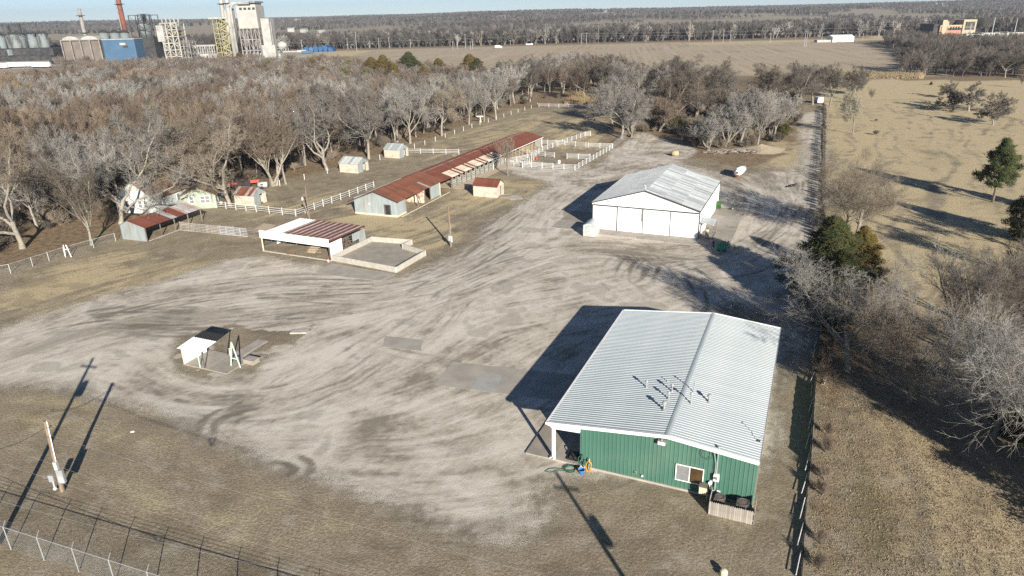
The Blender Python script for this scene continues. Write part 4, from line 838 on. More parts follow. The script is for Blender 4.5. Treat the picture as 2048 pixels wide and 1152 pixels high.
# ================================================================== green metal building in the foreground
GB = thing('metal_building', 'long green metal building with a white ribbed roof, nearest building in the yard', 'building', (2.42, 44.24, 0), R_(-23.7))
gw, gd, gr, gzt, gzl, gzr, gx0 = 15.0, 22.5, 8.85, 4.52, 3.53, 3.92, 2.43
P(GB, 'floor_slab', M_conc, (gx0-.05, gw-.02, .33, gd-.3, 0, .16))
zat = lambda x: gzl+(gzt-gzl)*(x-0)/gr if x <= gr else gzt+(gzr-gzt)*(x-gr)/(gw-gr)
def gable_wall_panels(parent, ya, outward, xa, xb, w, m, z0=.16, drop=.16):
    n = round((xb-xa)/w); w = (xb-xa)/n
    for i in range(n):
        a = xa+i*w; b = a+w-.006; mb = MB(); top = lambda x: zat(x)-drop; s = outward
        cuts = [a]+[c_ for k in range(3) for c_ in (a+w*(k+.5)/3-.045, a+w*(k+.5)/3-.02, a+w*(k+.5)/3+.02, a+w*(k+.5)/3+.045)]+[b]; dep = [0]+[0, .032, .032, 0]*3+[0]
        if a < gr < b: pass
        V = [(x, ya+s*d, z0) for x, d in zip(cuts, dep)]+[(x, ya+s*d, top(x)) for x, d in zip(cuts, dep)]+[(a, ya-s*.02, z0), (b, ya-s*.02, z0), (b, ya-s*.02, top(b)), (a, ya-s*.02, top(a))]
        k = len(cuts); Fc = [(j, j+1, j+1+k, j+k) for j in range(k-1)]+[(2*k, 2*k+3, 2*k+2, 2*k+1), (2*k, 0, k, 2*k+3), (2*k+1, 2*k+2, 2*k-1, k-1), tuple(range(2*k-1, k-1, -1))+(2*k+3, 2*k+2), tuple(range(0, k))+(2*k+1, 2*k)]
        mb.add(V, Fc); mb.build('wall_panel', m, parent)
gable_wall_panels(GB, .42, -1, gx0, gw-.12, .9, M_green)
gable_wall_panels(GB, gd-.3, 1, gx0, gw-.12, .9, M_green)
sheets(GB, 'wall_panel', (gx0, gd-.3, .16), (0, -1, 0), (0, 0, 1), gd-.72, .9, zat(gx0)-.34, M_green, jitter=0)
sheets(GB, 'wall_panel', (gw-.12, .42, .16), (0, 1, 0), (0, 0, 1), gd-.72, .9, gzr-.30, M_green)
gable_roof(GB, 0, gw, .05, gd, gzl, gzr, gr, gzt, .9, M_roofw, ribs=3, rh=.035, rw=.05)
MB().bar((0, 0, gzl-.07), (gr, 0, gzt-.07), .10, .26).bar((gr, 0, gzt-.07), (gw, 0, gzr-.07), .10, .26).build('rake_trim', M_white, GB)
MB().bar((0, gd+.05, gzl-.06), (gr, gd+.05, gzt-.06), .10, .2).bar((gr, gd+.05, gzt-.06), (gw, gd+.05, gzr-.06), .10, .2).build('rake_trim', M_white, GB)
MB().bar((-.09, -.05, gzl-.06), (-.09, gd, gzl-.06), .16, .15).build('gutter', M_white, GB)
MB().bar((gw+.04, -.05, gzr-.08), (gw+.04, gd, gzr-.08), .06, .18).build('eave_trim', M_grey, GB)
MB().prism([(gr-.16, .06, gzt+.022), (gr, .06, gzt+.045), (gr+.16, .06, gzt+.022), (gr, .06, gzt+.005)], (0, gd-.1, 0)).build('ridge_cap', M_roofw, GB)
MB().prism([(.1, .28, gzl-.18), (.1, .28, gzl-.5), (.35, .28, gzl-.62), (gx0, .28, gzl-.50), (gx0, .28, zat(gx0)-.2)], (0, .14, 0)).build('porch_beam', M_white, GB)
for yy in (.42, 7.4, 14.6, 21.9): P(GB, 'porch_post', M_white, (.30, .46, yy-.08, yy+.08, .12, gzl-.05))
MB().tube([(.10, .38, gzl-.1), (.2, .36, gzl-.4), (.26, .34, gzl-.6), (.26, .34, .35), (.05, .3, .22)], .05, 6).build('downspout', M_white, GB)
P(GB, 'base_trim', M_tan, (gx0, gw-.12, .375, .425, .0, .14))
sl_ = thing('porch_slab', 'concrete porch slab under the open left eave of the green building', 'slab', (2.42, 44.24, 0), R_(-23.7)); 
for i in range(4):
    for j in range(2): P(sl_, 'concrete_panel', M_conc if (i+j) % 2 else M_concd, (-2.0+j*2.2, -2.0+j*2.2+2.19, .38+i*5.4, .38+i*5.4+5.39, 0, .13))
# window in the front gable wall
wx0 = local(GB, gp(1353, 950)).x; cwin = thing  # window placed by its own corner points
def on_front(px, py):   # photo point on the plane of the front wall (local y = .38)
    d = ray(px, py); n = Vector((math.sin(-GB.rotation_euler.z), math.cos(-GB.rotation_euler.z), 0)); n = Vector((-math.sin(GB.rotation_euler.z), math.cos(GB.rotation_euler.z), 0))
    p0 = GB.location+n*.38; t = (p0-Vector((0, 0, CAMH))).dot(n)/d.dot(n); return local(GB, Vector((0, 0, CAMH))+d*t)
a = on_front(1354, 928); b = on_front(1407, 938); c = on_front(1353, 957); xm = (a.x+b.x)/2; z1, z0 = a.z, c.z
wn = MB().box(a.x, b.x, .30, .37, z0-.06, z0).box(a.x, b.x, .30, .37, z1, z1+.06).box(a.x-.06, a.x, .30, .37, z0-.06, z1+.06).box(b.x, b.x+.06, .30, .37, z0-.06, z1+.06).box(xm-.03, xm+.03, .31, .365, z0, z1).build('window', M_white, GB)
P(wn, 'pane', M_glassg, (a.x, xm-.03, .33, .35, z0, z1)); P(wn, 'pane', M_glass, (xm+.03, b.x, .33, .35, z0, z1)); 
q = on_front(1325, 882); fl = P(GB, 'flood_lamp', M_grey, (q.x-.28, q.x+.28, .02, .34, q.z-.14, q.z+.16)); P(fl, 'lens', M_white, (q.x-.24, q.x+.24, 0, .018, q.z-.1, q.z+.12)); P(fl, 'photocell', M_grey, (q.x-.05, q.x+.05, .1, .2, q.z+.162, q.z+.3))
for px, py, s in ((1271, 944, .09), (1285, 951, .10)):
    q = on_front(px, py); f = P(GB, 'wall_outlet_box', M_grey, (q.x-s*.8, q.x+s*.8, .30, .372, q.z-s, q.z+s)); P(f, 'cover', M_dark if s < .1 else M_white, (q.x-s*.5, q.x+s*.5, .285, .298, q.z-s*.6, q.z+s*.6))
# service mast, meter and conduit
q = on_front(1430, 990); qt = on_front(1436, 902); q2 = on_front(1433, 953)
MB().tube([(qt.x+.05, .27, qt.z+.35), (qt.x+.05, .27, .6), (qt.x-.12, .27, .35)], .045, 6).tube([(qt.x-.25, .25, qt.z+.1), (qt.x-.05, .25, qt.z-.9), (qt.x-.05, .27, 1.7)], .03, 5).build('service_mast', M_grey, GB)
MB().lathe((qt.x+.05, .27, qt.z+.35), [(.05, 0), (.11, .03), (.10, .1), (.02, .15)], 8).build('weatherhead', M_grey, GB)
f = P(GB, 'meter_box', M_white, (q2.x-.18, q2.x+.20, .12, .36, q2.z-.25, q2.z+.28)); MB().tube([(q2.x, .12, q2.z+.05), (q2.x, .03, q2.z+.05)], .11, 10).build('meter_dial', M_glassg, f)
MB().tube([(qt.x-.7+.35*math.cos(t_), .22, qt.z-.35+.4*math.sin(t_)) for t_ in np.linspace(0, 6.0, 14)], .018, 4).build('wire_loop', M_black, GB)
q3 = on_front(1421, 963); MB().tube([(q3.x, .36, q3.z), (q3.x, .16, q3.z)], .13, 10).tube([(q3.x, .2, q3.z), (q3.x-.02, .2, q3.z-.5), (q3.x+.3, .22, q3.z-.6)], .03, 5).build('vent_hood', M_white, GB)
q4 = on_front(1437, 983); P(GB, 'junction_box', M_white, (q4.x-.12, q4.x+.12, .27, .36, q4.z-.12, q4.z+.12))
q5 = on_front(1410, 967)
HB = thing('wall_box', 'small cream box with brown lid on a post under the green building window', 'box', GB.matrix_basis @ Vector((q5.x, -.25, 0)), GB.rotation_euler.z)
P(HB, 'box_body', M_cream, (-.28, .22, -.2, .2, q5.z-.32, q5.z+.22)); P(HB, 'box_lid', M_woodd, (-.31, .25, -.23, .23, q5.z+.222, q5.z+.30)); MB().box(.225, .30, -.05, .05, 0, q5.z-.1).build('post', M_grey, HB)
# roof vents
def on_roof(px, py):
    P0 = None
    for sgn in (0, 1):
        zz = 4.0
        for _ in range(25):
            w_ = gp(px, py, zz); l = local(GB, w_); zz = zat(l.x)+.01
        return Vector((l.x, l.y, zz))
for i, (px, py, h, kind, lb) in enumerate([(1293, 774, .55, 'cap', 'small white vent pipe farthest left on the green building roof'), (1335, 763, .40, 'pipe', 'thin white pipe farthest up the left roof slope of the green building'), (1344, 782, .55, 'cap', 'capped vent pipe second nearest the ridge on the left roof slope'),
     (1337, 797, .55, 'cap', 'capped vent pipe in the middle of the left roof slope cluster'), (1328, 819, .65, 'fat', 'fat white turbine vent nearest the front on the left roof slope'), (1387, 784, 1.1, 'tall', 'tall thin leaning flue on the right roof slope beside the ridge'),
     (1382, 807, 1.0, 'cap', 'tall capped flue on the right roof slope just over the ridge'), (1418, 804, .6, 'fat', 'short mushroom-capped vent farthest right in the roof cluster')]):
    q = on_roof(px, py); v = thing('roof_vent', lb, 'vent', GB.matrix_basis @ q, GB.rotation_euler.z, 'roof vents of the green building')
    h *= .75; r_v = .65*(.045 if kind in ('pipe',) else .06 if kind == 'tall' else .09 if kind == 'cap' else .13)
    MB().lathe((0, 0, -.03), [(r_v*2.6, 0), (r_v*1.8, .07), (r_v*1.2, .10)], 10).build('flashing', M_galv, v)
    MB().tube([(0, 0, 0), (.0 if kind != 'tall' else .03, 0, h)], r_v, 9).build('pipe', M_grey, v)
    if kind != 'pipe': MB().lathe((.0 if kind != 'tall' else .03, 0, h-.02), [(r_v*1.2, 0), (r_v*2.1, .05), (r_v*2.1, .16), (r_v*.8, .25)] if kind != 'tall' else [(r_v*1.1, 0), (r_v*1.6, .04), (r_v*1.4, .16), (r_v*.3, .2)], 10).build('cap', M_grey, v)
q = on_roof(1517, 882); v = thing('roof_antenna', 'small bent aerial with a guy rod near the right eave of the green building roof', 'antenna', GB.matrix_basis @ q, GB.rotation_euler.z)
MB().tube([(0, 0, 0), (.02, 0, .3), (.3, 0, .5), (.34, 0, 1.0)], .022, 5).build('mast', M_grey, v); MB().box(-.12, .12, -.1, .1, 0, .05).build('foot', M_dark, v); MB().tube([(.34, -.14, 1.0), (.34, .14, 1.0)], .02, 5).build('crossbar', M_grey, v)
# picket enclosure and the two air conditioners
A_ = gp(1416, 1030); B_ = gp(1506, 1050); la, lb_ = local(GB, A_), local(GB, B_); yf = (la.y+lb_.y)/2; xa, xb = la.x, lb_.x
PF = thing('picket_fence', 'weathered grey picket fence boxing in two air conditioners at the green building corner', 'fence', GB.location, GB.rotation_euler.z)
pk = MB().prism([(0, 0, .03), (.125, 0, .03), (.125, 0, 1.05), (.0625, 0, 1.14), (0, 0, 1.05)], (0, .02, 0)).mesh('picket', M_picket)
n = int((xb-xa)/.135)
for i in range(n): link('picket', pk, PF, (xa+i*.135, yf, random.uniform(-.02, .02)))
for i in range(int((.1-yf)/.135)):
    link('picket', pk, PF, (xb+.02, yf+i*.135, random.uniform(-.02, .02)), rz=R_(90)); 
    if i < 12: link('picket', pk, PF, (xa-.0, yf+.1+i*.135, random.uniform(-.02, .02)), rz=R_(90))
for z in (.3, .85): P(PF, 'rail', M_picket, (xa, xb, yf+.025, yf+.06, z, z+.08))
for x in (xa+.03, (xa+xb)/2, xb-.08): P(PF, 'post', M_picket, (x, x+.09, yf+.065, yf+.155, 0, 1.05))
for i, (px, py, lb) in enumerate([(1440, 1003, 'left air conditioner with a rusty round fan grille behind the picket fence'), (1487, 1008, 'right, larger air conditioner with a rusty round fan grille behind the picket fence')]):
    l = local(GB, gp(px, py)); s = .36+.08*i; v = thing('air_conditioner', lb, 'air conditioner', GB.matrix_basis @ Vector((l.x, min(-.5, l.y+.35), 0)), GB.rotation_euler.z, 'air conditioners')
    P(v, 'pad', M_conc, (-s-.1, s+.1, -s-.1, s+.1, 0, .08)); P(v, 'housing', M_steel, (-s, s, -s, s, .082, .85)); MB().lathe((0, 0, .852), [(s*.98, 0), (s*.98, .05), (s*.80, .06), (s*.80, .03)], 14).build('fan_guard', M_steel, v); MB().lathe((0, 0, .855), [(s*.78, 0), (s*.78, .02), (.05, .035)], 12).build('fan_grille', M_rsteel, v)
# hose, bucket, reel at the front corner
l0 = gp(1140, 938); HO = thing('garden_hose', 'green garden hose in loose coils on the gravel at the green building corner', 'hose', l0)
pts = [(.9*math.cos(.1), .3, .02)]; MBh = MB()
MBh.tube([(math.cos(t_)*(.45+.1*math.sin(t_*1.7)), math.sin(t_)*(.4+.12*math.cos(t_*1.3)), .03+.012*t_/6) for t_ in np.linspace(0, 22, 90)], .022, 5); MBh.tube([(-.4, -.1, .03), (-1.0, .1, .03), (-1.6, .05, .03), (-1.9, -.25, .03), (-1.5, -.4, .03), (-.9, -.15, .03), (-.3, -.3, .03)], .022, 5); MBh.build('coil', M_hose, HO)
v = thing('hose_reel', 'dark green hose bundle hung at the green building front corner', 'hose reel', GB.matrix_basis @ Vector((gx0+.25, .12, 0)), GB.rotation_euler.z)
MB().tube([(.28*math.cos(t_), -.03-.01*t_/6, .85+.38*math.sin(t_)) for t_ in np.linspace(0, 25, 70)], .03, 5).build('coil', M_hose, v); P(v, 'bracket', M_steel, (-.06, .06, .05, .16, .7, 1.2)); 
v = thing('bucket', 'bright blue bucket beside the green hose', 'bucket', gp(1163, 947)); MB().lathe((0, 0, 0), [(.17, 0), (.23, .36), (.25, .38), (.22, .37), (.16, .05), (.02, .05)], 12).build('pail', M_blue, v); MB().tube([(-.23, 0, .36), (-.2, 0, .52), (0, 0, .6), (.2, 0, .52), (.23, 0, .36)], .01, 4).build('handle', M_white, v)
v = thing('cord_reel', 'orange and yellow cord bundle leaning on the green building corner wall', 'cord', GB.matrix_basis @ Vector((gx0+.85, -.02, 0)), GB.rotation_euler.z); MB().tube([(.2*math.cos(t_)+.03*math.sin(t_*3), -.02-.004*t_, .55+.45*math.sin(t_)) for t_ in np.linspace(0, 24, 60)], .03, 5).build('loops', M_orange, v); MB().bar((0, .1, .0), (0, .12, 1.1), .05).build('stake', M_cream, v)
v = thing('floor_mat', 'black folded mat by the green building side wall on the porch slab', 'mat', GB.matrix_basis @ Vector((1.75, 1.2, .13)), GB.rotation_euler.z); P(v, 'sheet', M_black, (-.5, .35, -.5, .6, 0, .09)); P(v, 'fold', M_black, (-.3, .3, -.4, .3, .092, .3))

# ================================================================== white pole barn
WB = thing('pole_barn', 'large white pole barn with sliding doors and a streaky grey roof', 'barn', (.4002*32, 3.2952*32, 0), R_(-24.0))
bw, bd, be, bt = 16.74, 20.74, 4.24, 6.73; xr = bw/2
zb = lambda x: be+(bt-be)*(1-abs(x-xr)/xr)
thinwall(WB, 'gable_wall', [(.05, .30, be-.4), (bw-.05, .30, be-.4), (bw-.05, .30, be-.06), (xr, .30, bt-.08), (.05, .30, be-.06)], (0, -.08, 0), M_whitewall)
thinwall(WB, 'gable_wall', [(.05, bd-.2, 0), (bw-.05, bd-.2, 0), (bw-.05, bd-.2, be-.05), (xr, bd-.2, bt-.08), (.05, bd-.2, be-.05)], (0, .08, 0), M_whitewall)
sheets(WB, 'wall_panel', (.1, bd-.2, 0), (0, -1, 0), (0, 0, 1), bd-.5, .9, be-.06, M_whitewall, rh=.02)
sheets(WB, 'wall_panel', (bw-.1, .3, .0), (0, 1, 0), (0, 0, 1), bd-.5, .9, be-.1, M_whitewall, rh=.02)
xs_ = [.08, bw*.245, bw*.485, bw*.735, bw-.1]
for i in range(4):
    sl2 = i in (1, 2); y = .12 if sl2 else .22
    dr = P(WB, 'sliding_door' if sl2 else 'wall_bay', M_whitewall, (xs_[i]+.12, xs_[i+1]-.02, y, y+.07, .05, be-.42))
    P(dr, 'edge_trim', M_dark, (xs_[i]-.01, xs_[i]+.115, y-.01, y+.08, .02, be-.42))
P(WB, 'corner_trim', M_dark, (bw-.1, bw, .12, .24, 0, be-.1)); P(WB, 'door_rail', M_dark, (.2, bw-.2, .06, .215, be-.415, be-.25)); P(WB, 'door_bolt', M_dark, (xs_[2]-.12, xs_[2]-.04, .05, .11, 1.9, be-.45))
MB().bar((0, .0, be), (xr, .0, bt), .10, .17).bar((xr, .0, bt), (bw, .0, be), .10, .17).build('rake_trim', M_dark, WB); MB().bar((0, bd, be), (xr, bd, bt), .08, .15).bar((xr, bd, bt), (bw, bd, be), .08, .15).build('rake_trim', M_dark, WB)
MB().bar((-.03, 0, be-.02), (-.03, bd, be-.02), .08, .14).build('eave_trim', M_dark, WB); MB().bar((bw+.03, 0, be-.02), (bw+.03, bd, be-.02), .08, .14).build('eave_trim', M_dark, WB)
MB().prism([(xr-.28, -.02, bt-.03), (xr, -.02, bt+.06), (xr+.28, -.02, bt-.03)], (0, bd+.04, 0)).build('ridge_cap', M_dark, WB)
M_roofm = mat('mid_grey_roof', (.34,.36,.37), (.28,.30,.31), .8, rough=.5, metal=.2, rand=.1)
rr = random.Random(4)
pkr = lambda i, n, l: rr.choice([M_roofg, M_roofg, M_roofm, M_roofl, M_roofm, M_galvl] if (l < 2) else [M_roofg, M_roofl, M_roofg, M_roofm])
gable_roof(WB, 0, bw, .04, bd, be+.08, be+.08, xr, bt+.05, .75, M_roofl, ribs=2, rh=.03, rw=.05, pickl=lambda i, n, l: M_roofl, pickr=pkr, laps=3)
v = MB().tube([(2.75, .02, be+.42), (2.75, -.12, be+.36)], .09, 8).build('camera', M_grey, WB); MB().tube([(3.1, -.5, be+.3)], .02) if False else None
MB().tube([(2.75, .22, be+.42), (2.75, .02, be+.42)], .03, 6).build('bracket', M_dark, v)
MB().tube([(xr-.2, 1.2, bt), (xr-.2, 1.2, bt+.6), (xr-.45, 1.2, bt+.6)], .03, 5).build('roof_pipe', M_white, WB)
wb = lambda x, y, z=0: WB.matrix_basis @ Vector((x, y, z))
CN = thing('lean_to_canopy', 'small flat metal canopy on thin legs at the right front corner of the white barn', 'canopy', wb(bw+.06, .6), UAZ)
sheets(CN, 'roof_panel', (0, 0, 2.35), (0, 1, 0), (-1, 0, .06) if False else (1, 0, -.04), 3.4, .8, 2.0, M_galvl, rh=.02) if False else sheets(CN, 'roof_panel', (2.0, 0, 2.25), (0, 1, 0), (-1, 0, .05), 3.4, .85, 2.0, M_galvl, rh=.02)
for (x, y) in ((1.9, .1), (1.9, 1.7), (1.9, 3.3)): P(CN, 'leg', M_steel, (x-.03, x+.03, y-.03, y+.03, 0, 2.22))
P(CN, 'beam', M_white, (1.86, 1.94, -.02, 3.4, 2.12, 2.22))
P(CN, 'shelf_frame', M_steel, (.2, 1.85, .05, .09, .06, .1), (.2, 1.85, 3.2, 3.24, .06, .1), (1.8, 1.85, .1, 3.2, .06, .1), (.5, .54, .05, .09, .1, 1.2), (1.3, 1.34, .05, .09, .1, 1.2))
v = thing('pressure_tank', 'cream upright pressure tank under the barn canopy', 'tank', wb(bw+1.05, 1.0), UAZ); MB().lathe((0, 0, 0), [(.2, 0), (.3, .1), (.3, 1.15), (.2, 1.3), (.06, 1.36)], 14).build('shell', M_cream, v); MB().tube([(0, 0, 1.36), (0, 0, 1.6), (.2, 0, 1.65)], .06, 6).build('motor', M_black, v); MB().box(-.2, .2, -.36, -.31, .25, .3).build('band', M_white, v)
v = thing('hanging_tarp', 'white rumpled cloth slung on the barn wall under the canopy', 'cloth', wb(bw+.12, 1.3, .9), UAZ); MB().lathe((.28, 0, 0), [(.10, 0), (.26, .3), (.34, .7), (.22, 1.0), (.05, 1.15)], 9).build('folds', M_white, v)
# concrete apron of separate pours
AP = thing('barn_apron', 'tan concrete apron of large pours along the front and right side of the white barn', 'apron', WB.location, UAZ)
for i, (x0, x1, y0, y1, m) in enumerate([(-6.2, 0.0, -1.6, 3.0, M_conc), (-6.2, -.1, 3.03, 9.0, M_concd), (.03, 4.0, -2.6, -.05, M_conc), (4.03, 8.1, -2.6, -.05, M_conc), (8.13, 12.4, -2.9, -.05, M_conc), (12.43, 16.6, -3.2, -.05, M_conc), (16.63, 21.5, -2.6, 3.0, M_conc), (16.87, 21.5, 3.03, 8.6, M_concd), (16.87, 21.5, 8.63, 14.0, M_conc), (16.87, 20.5, 14.03, 19.0, M_concd)]):
    P(AP, 'concrete_panel', m, (x0, x1, y0, y1, 0, .05+.004*(i % 3)))
# little barrel-roofed metal shed
SH = thing('barrel_roof_shed', 'small pale curved-roof metal shed by the left front corner of the white barn', 'shed', gp(1166, 473), R_(-22)); sw_, sd2, sh_ = 1.85, 2.9, 1.75
pr_ = [(0, 0, 0), (sw_, 0, 0), (sw_, 0, sh_)]+[(sw_*(1-t_), 0, sh_+.36*math.sin(math.pi*t_)) for t_ in np.linspace(.12, .88, 7)]+[(0, 0, sh_)]
MB().prism(pr_, (0, sd2, 0)).build('body', M_galvl, SH)
m = MB()
for k in range(8):
    t0, t1 = k/8, (k+1)/8; a_ = (sw_*(1-t0)+.04*(1-2*t0), 0, sh_+.38*math.sin(math.pi*t0)); b_ = (sw_*(1-t1)+.04*(1-2*t1), 0, sh_+.38*math.sin(math.pi*t1))
    m.prism([(a_[0], -.06, a_[2]), (b_[0], -.06, b_[2]), (b_[0], -.06, b_[2]+.03), (a_[0], -.06, a_[2]+.03)], (0, sd2+.12, 0))
m.build('roof', M_roofg, SH); dr = P(SH, 'door', M_galvl, (.42, .93, -.03, -.005, .06, 1.7)); P(dr, 'handle', M_dark, (.84, .88, -.06, -.032, .9, 1.0)); dr = P(SH, 'door', M_galvl, (.945, 1.45, -.03, -.005, .06, 1.7)); P(SH, 'skid', M_rsteel, (-.04, sw_+.04, -.08, .1, -.0, .05))
# bins and carts
v = thing('wheelie_bin', 'dark green wheeled bin against the far right side of the white barn', 'bin', gp(1437, 417), UAZ); MB().prism([(-.3, -.35, .1), (.3, -.35, .1), (.34, -.4, 1.15), (-.34, -.4, 1.15)], (0, .75, 0)).build('body', M_bin, v); P(v, 'lid', M_bin, (-.37, .37, -.43, .4, 1.152, 1.22)); MB().tube([(-.36, .3, .14), (-.26, .3, .14)], .14, 10).build('wheel', M_black, v); MB().tube([(.26, .3, .14), (.36, .3, .14)], .14, 10).build('wheel', M_black, v)
v = thing('tilt_cart', 'bright green tilt cart heaped with cardboard in front of the white barn', 'cart', gp(1443, 501), R_(-6))
MB().prism([(-.65, -.5, .28), (.55, -.5, .28), (.80, -.5, 1.1), (-.85, -.5, 1.1)], (0, 1.0, 0)).build('tub', M_cart, v); MB().box(-.88, .84, -.54, -.505, 1.02, 1.12).box(-.88, .84, .505, .54, 1.02, 1.12).build('rim', M_cart, v)
for x in (-.5, .45):
    for y in (-.42, .42): MB().tube([(x, y-.05, .13), (x, y+.05, .13)], .13, 10).build('wheel', M_black, v)
for i in range(6):
    x = -.6+.24*i; b_ = thing('cardboard_box', ['flat brown carton leaning out of the left end of the green tilt cart', 'crumpled carton at the left of the heap in the green tilt cart', 'small pale carton near the middle of the green tilt cart', 'brown carton flap standing in the middle of the green tilt cart', 'tan carton right of the middle of the green tilt cart', 'brown carton lying at the right end of the green tilt cart'][i], 'box', v.matrix_basis @ Vector((x, random.uniform(-.15, .15), 1.02)), random.random()*3, 'cartons in the tilt cart'); P(b_, 'carton', M_card, (-.2, .2, -.16, .16, 0, .2)); mm = MB().bar((-.2, -.16, .2), (-.32, -.2, .34), .02, .3); mm.build('flap', M_card, b_)
v = thing('gas_bottle', 'small dark gas cylinder standing left of the green tilt cart', 'gas cylinder', gp(1426, 494)); MB().lathe((0, 0, 0), [(.14, 0), (.16, .05), (.16, .75), (.06, .92), (.06, 1.0)], 10).build('cylinder', M_black, v); MB().lathe((0, 0, 1.002), [(.07, 0), (.05, .1)], 8).build('valve', M_grey, v)
v = thing('hand_truck', 'thin white-framed hand truck beside the green tilt cart', 'hand truck', gp(1423, 499)); MB().tube([(-.15, 0, .05), (-.15, .1, .8)], .02, 4).tube([(.15, 0, .05), (.15, .1, .8)], .02, 4).build('frame', M_white, v); P(v, 'toe_plate', M_grey, (-.2, .2, -.25, 0, .03, .05))
v = thing('floor_litter', 'small dark heap of junk right of the barn beyond the green bin', 'junk', gp(1462, 420)); MB().box(-.3, .1, -.1, .2, 0, .3).build('crate', M_black, v); MB().bar((0, 0, .1), (.5, .3, .25), .12).build('board', M_wood, v)

# ================================================================== white-fronted open shed and the walled slab
OS = thing('open_front_shed', 'open shed with a tall white front fascia and a rust-striped roof', 'shed', gp(527, 502), 0)
a = gp(527, 502); b = gp(662, 522); az = math.atan2(b.y-a.y, b.x-a.x); OS.rotation_euler.z = az; ow = (b-a).length
ctop = hgt(662, 522, 467); cb = gp(738, 488); od = local(OS, cb).y; ftop = hgt(524, 501, 443)
print('open shed', ow, od, ctop, ftop, math.degrees(az))
zf, zr_ = 3.15, 2.75
P(OS, 'fascia', M_white, (-.12, ow+.1, -.18, -.10, zf-.05-1.0, zf+.12))
def rfp(i, n, l): return M_whitewall if i < n*.22 else (M_rustd if i % 2 else M_rustgrey)
sheets(OS, 'roof_panel', (-.1, -.08, zf-.35), (1, 0, 0), (0, 1, -(zf-.35-zr_)/od), ow+.2, .52, od+.3, None, ribs=1, rh=.045, rw=.09, pick=rfp)
for x in (.05, ow*.53, ow-.05): P(OS, 'front_post', M_cream if x < .1 else M_steel, (x-.07, x+.07, -.07, .07, 0, zf-.36))
for x in (.05, ow*.53, ow-.05): P(OS, 'rear_post', M_steel, (x-.06, x+.06, od-.12, od, 0, zr_-.02))
for x in (.05, ow-.05): P(OS, 'girt', M_steel, (x-.04, x+.04, .1, od-.15, 1.0, 1.08), (x-.04, x+.04, .1, od-.15, 1.9, 1.98))
P(OS, 'side_sheet', M_whitewall, (ow+.00, ow+.03, .1, od*.33, .45, 2.6)); P(OS, 'side_sheet', M_galv, (ow+.0, ow+.03, od*.62, od-.1, 1.3, 2.45)); P(OS, 'side_sheet', M_galv, (ow+.0, ow+.03, od*.80, od-.1, .35, 1.295))
MB().bar((ow-.05, od*.35, .1), (ow-.05, od*.5, 2.3), .08).bar((ow-.05, od*.66, .1), (ow-.05, od*.5, 2.3), .08).bar((ow-.05, od*.68, .1), (ow-.05, od*.95, 2.3), .08).build('brace', M_steel, OS)
P(OS, 'tyre_rack_beam', M_rsteel, (ow-.06, ow-.01, od*.33, od*.62, 1.5, 1.62))
P(OS, 'back_sheet', M_whitewall, (0, ow*.30, od+.0, od+.03, .3, zr_-.1)); P(OS, 'side_sheet', M_whitewall, (-.03, 0, od*.35, od-.1, .2, 2.5)); P(OS, 'rear_beam', M_steel, (0, ow, od-.13, od-.01, zr_-.14, zr_-.03)); P(OS, 'front_beam', M_steel, (.1, ow-.1, -.05, .05, zf-.62, zf-.45))
P(OS, 'grade_curb', M_cwall, (-.1, ow+.1, -.12, .1, 0, .12))
v = thing('steel_gate_panel', 'tangle of rusty gate frames leaning inside the open shed', 'gate', OS.matrix_basis @ Vector((ow*.62, 1.6, 0)), az); mm = MB()
for k in range(7): mm.bar((-.8+.2*k, 0, .1), (-.2+.25*k, .6, 1.3), .05)
for k in range(3): mm.bar((-.9, .1*k, .2+.35*k), (1.5, .3, .3+.35*k), .05)
mm.build('bars', M_tan, v)
v = thing('steel_gate_panel', 'light grey gate panel leaning at the left end inside the open shed', 'gate', OS.matrix_basis @ Vector((1.3, 3.0, 0)), az+.6); mm = MB()
for k in range(4): mm.bar((0, 0, .15+.33*k), (2.0, 0, .15+.33*k), .05)
for k in range(3): mm.bar((k, 0, .1), (k, 0, 1.25), .05)
mm.build('bars', M_wood, v)
v = thing('scrap_heap', 'low rusty scrap heap on the ground just inside the open shed front', 'scrap', OS.matrix_basis @ Vector((ow*.42, .2, 0)), az); mm = MB()
for k in range(9): c_ = Vector((random.uniform(-.7, .7), random.uniform(-.35, .35), .08)); mm.bar(c_, c_+Vector((random.uniform(-.5, .5), random.uniform(-.3, .3), random.uniform(0, .15))), .12, .06)
mm.build('pieces', M_rusto, v)
v = thing('warning_post', 'short red and white marker post at the right front corner of the open shed', 'post', gp(657, 524)); P(v, 'lower_post', M_white, (-.07, .07, -.05, .05, 0, .35)); P(v, 'upper_post', M_red, (-.07, .07, -.05, .05, .352, .7))
# walled courtyard slab
CW = thing('low_concrete_wall', 'low pale concrete wall around the stained slab right of the open shed', 'wall', (0, 0, 0), kind='thing')
cpts = [gp(*p) for p in ((665, 521), (793, 545), (851, 511), (806, 498), (824, 489), (744, 483))]
for i in range(6):
    a = cpts[i]; b = cpts[(i+1) % 6]; d = (b-a).normalized(); MB().bar(Vector((a.x, a.y, .4))+d*.08, Vector((b.x, b.y, .4))-d*.08, .17, .8).build('wall_section', M_cwall, CW)
for p in cpts: P(CW, 'corner_block', M_cwall, (p.x-.1, p.x+.1, p.y-.1, p.y+.1, 0, .81))
cs = thing('stained_slab', 'brown-stained concrete floor inside the low wall', 'slab', (0, 0, 0)); MB().prism([(p.x, p.y, 0) for p in cpts], (0, 0, .03)).build('floor', M_concd, cs)
M_grey2 = mat('blue_grey_concrete', (.36,.36,.335), (.30,.30,.28), .8, .3, .7, rough=.9, grime=(.27,.26,.24))
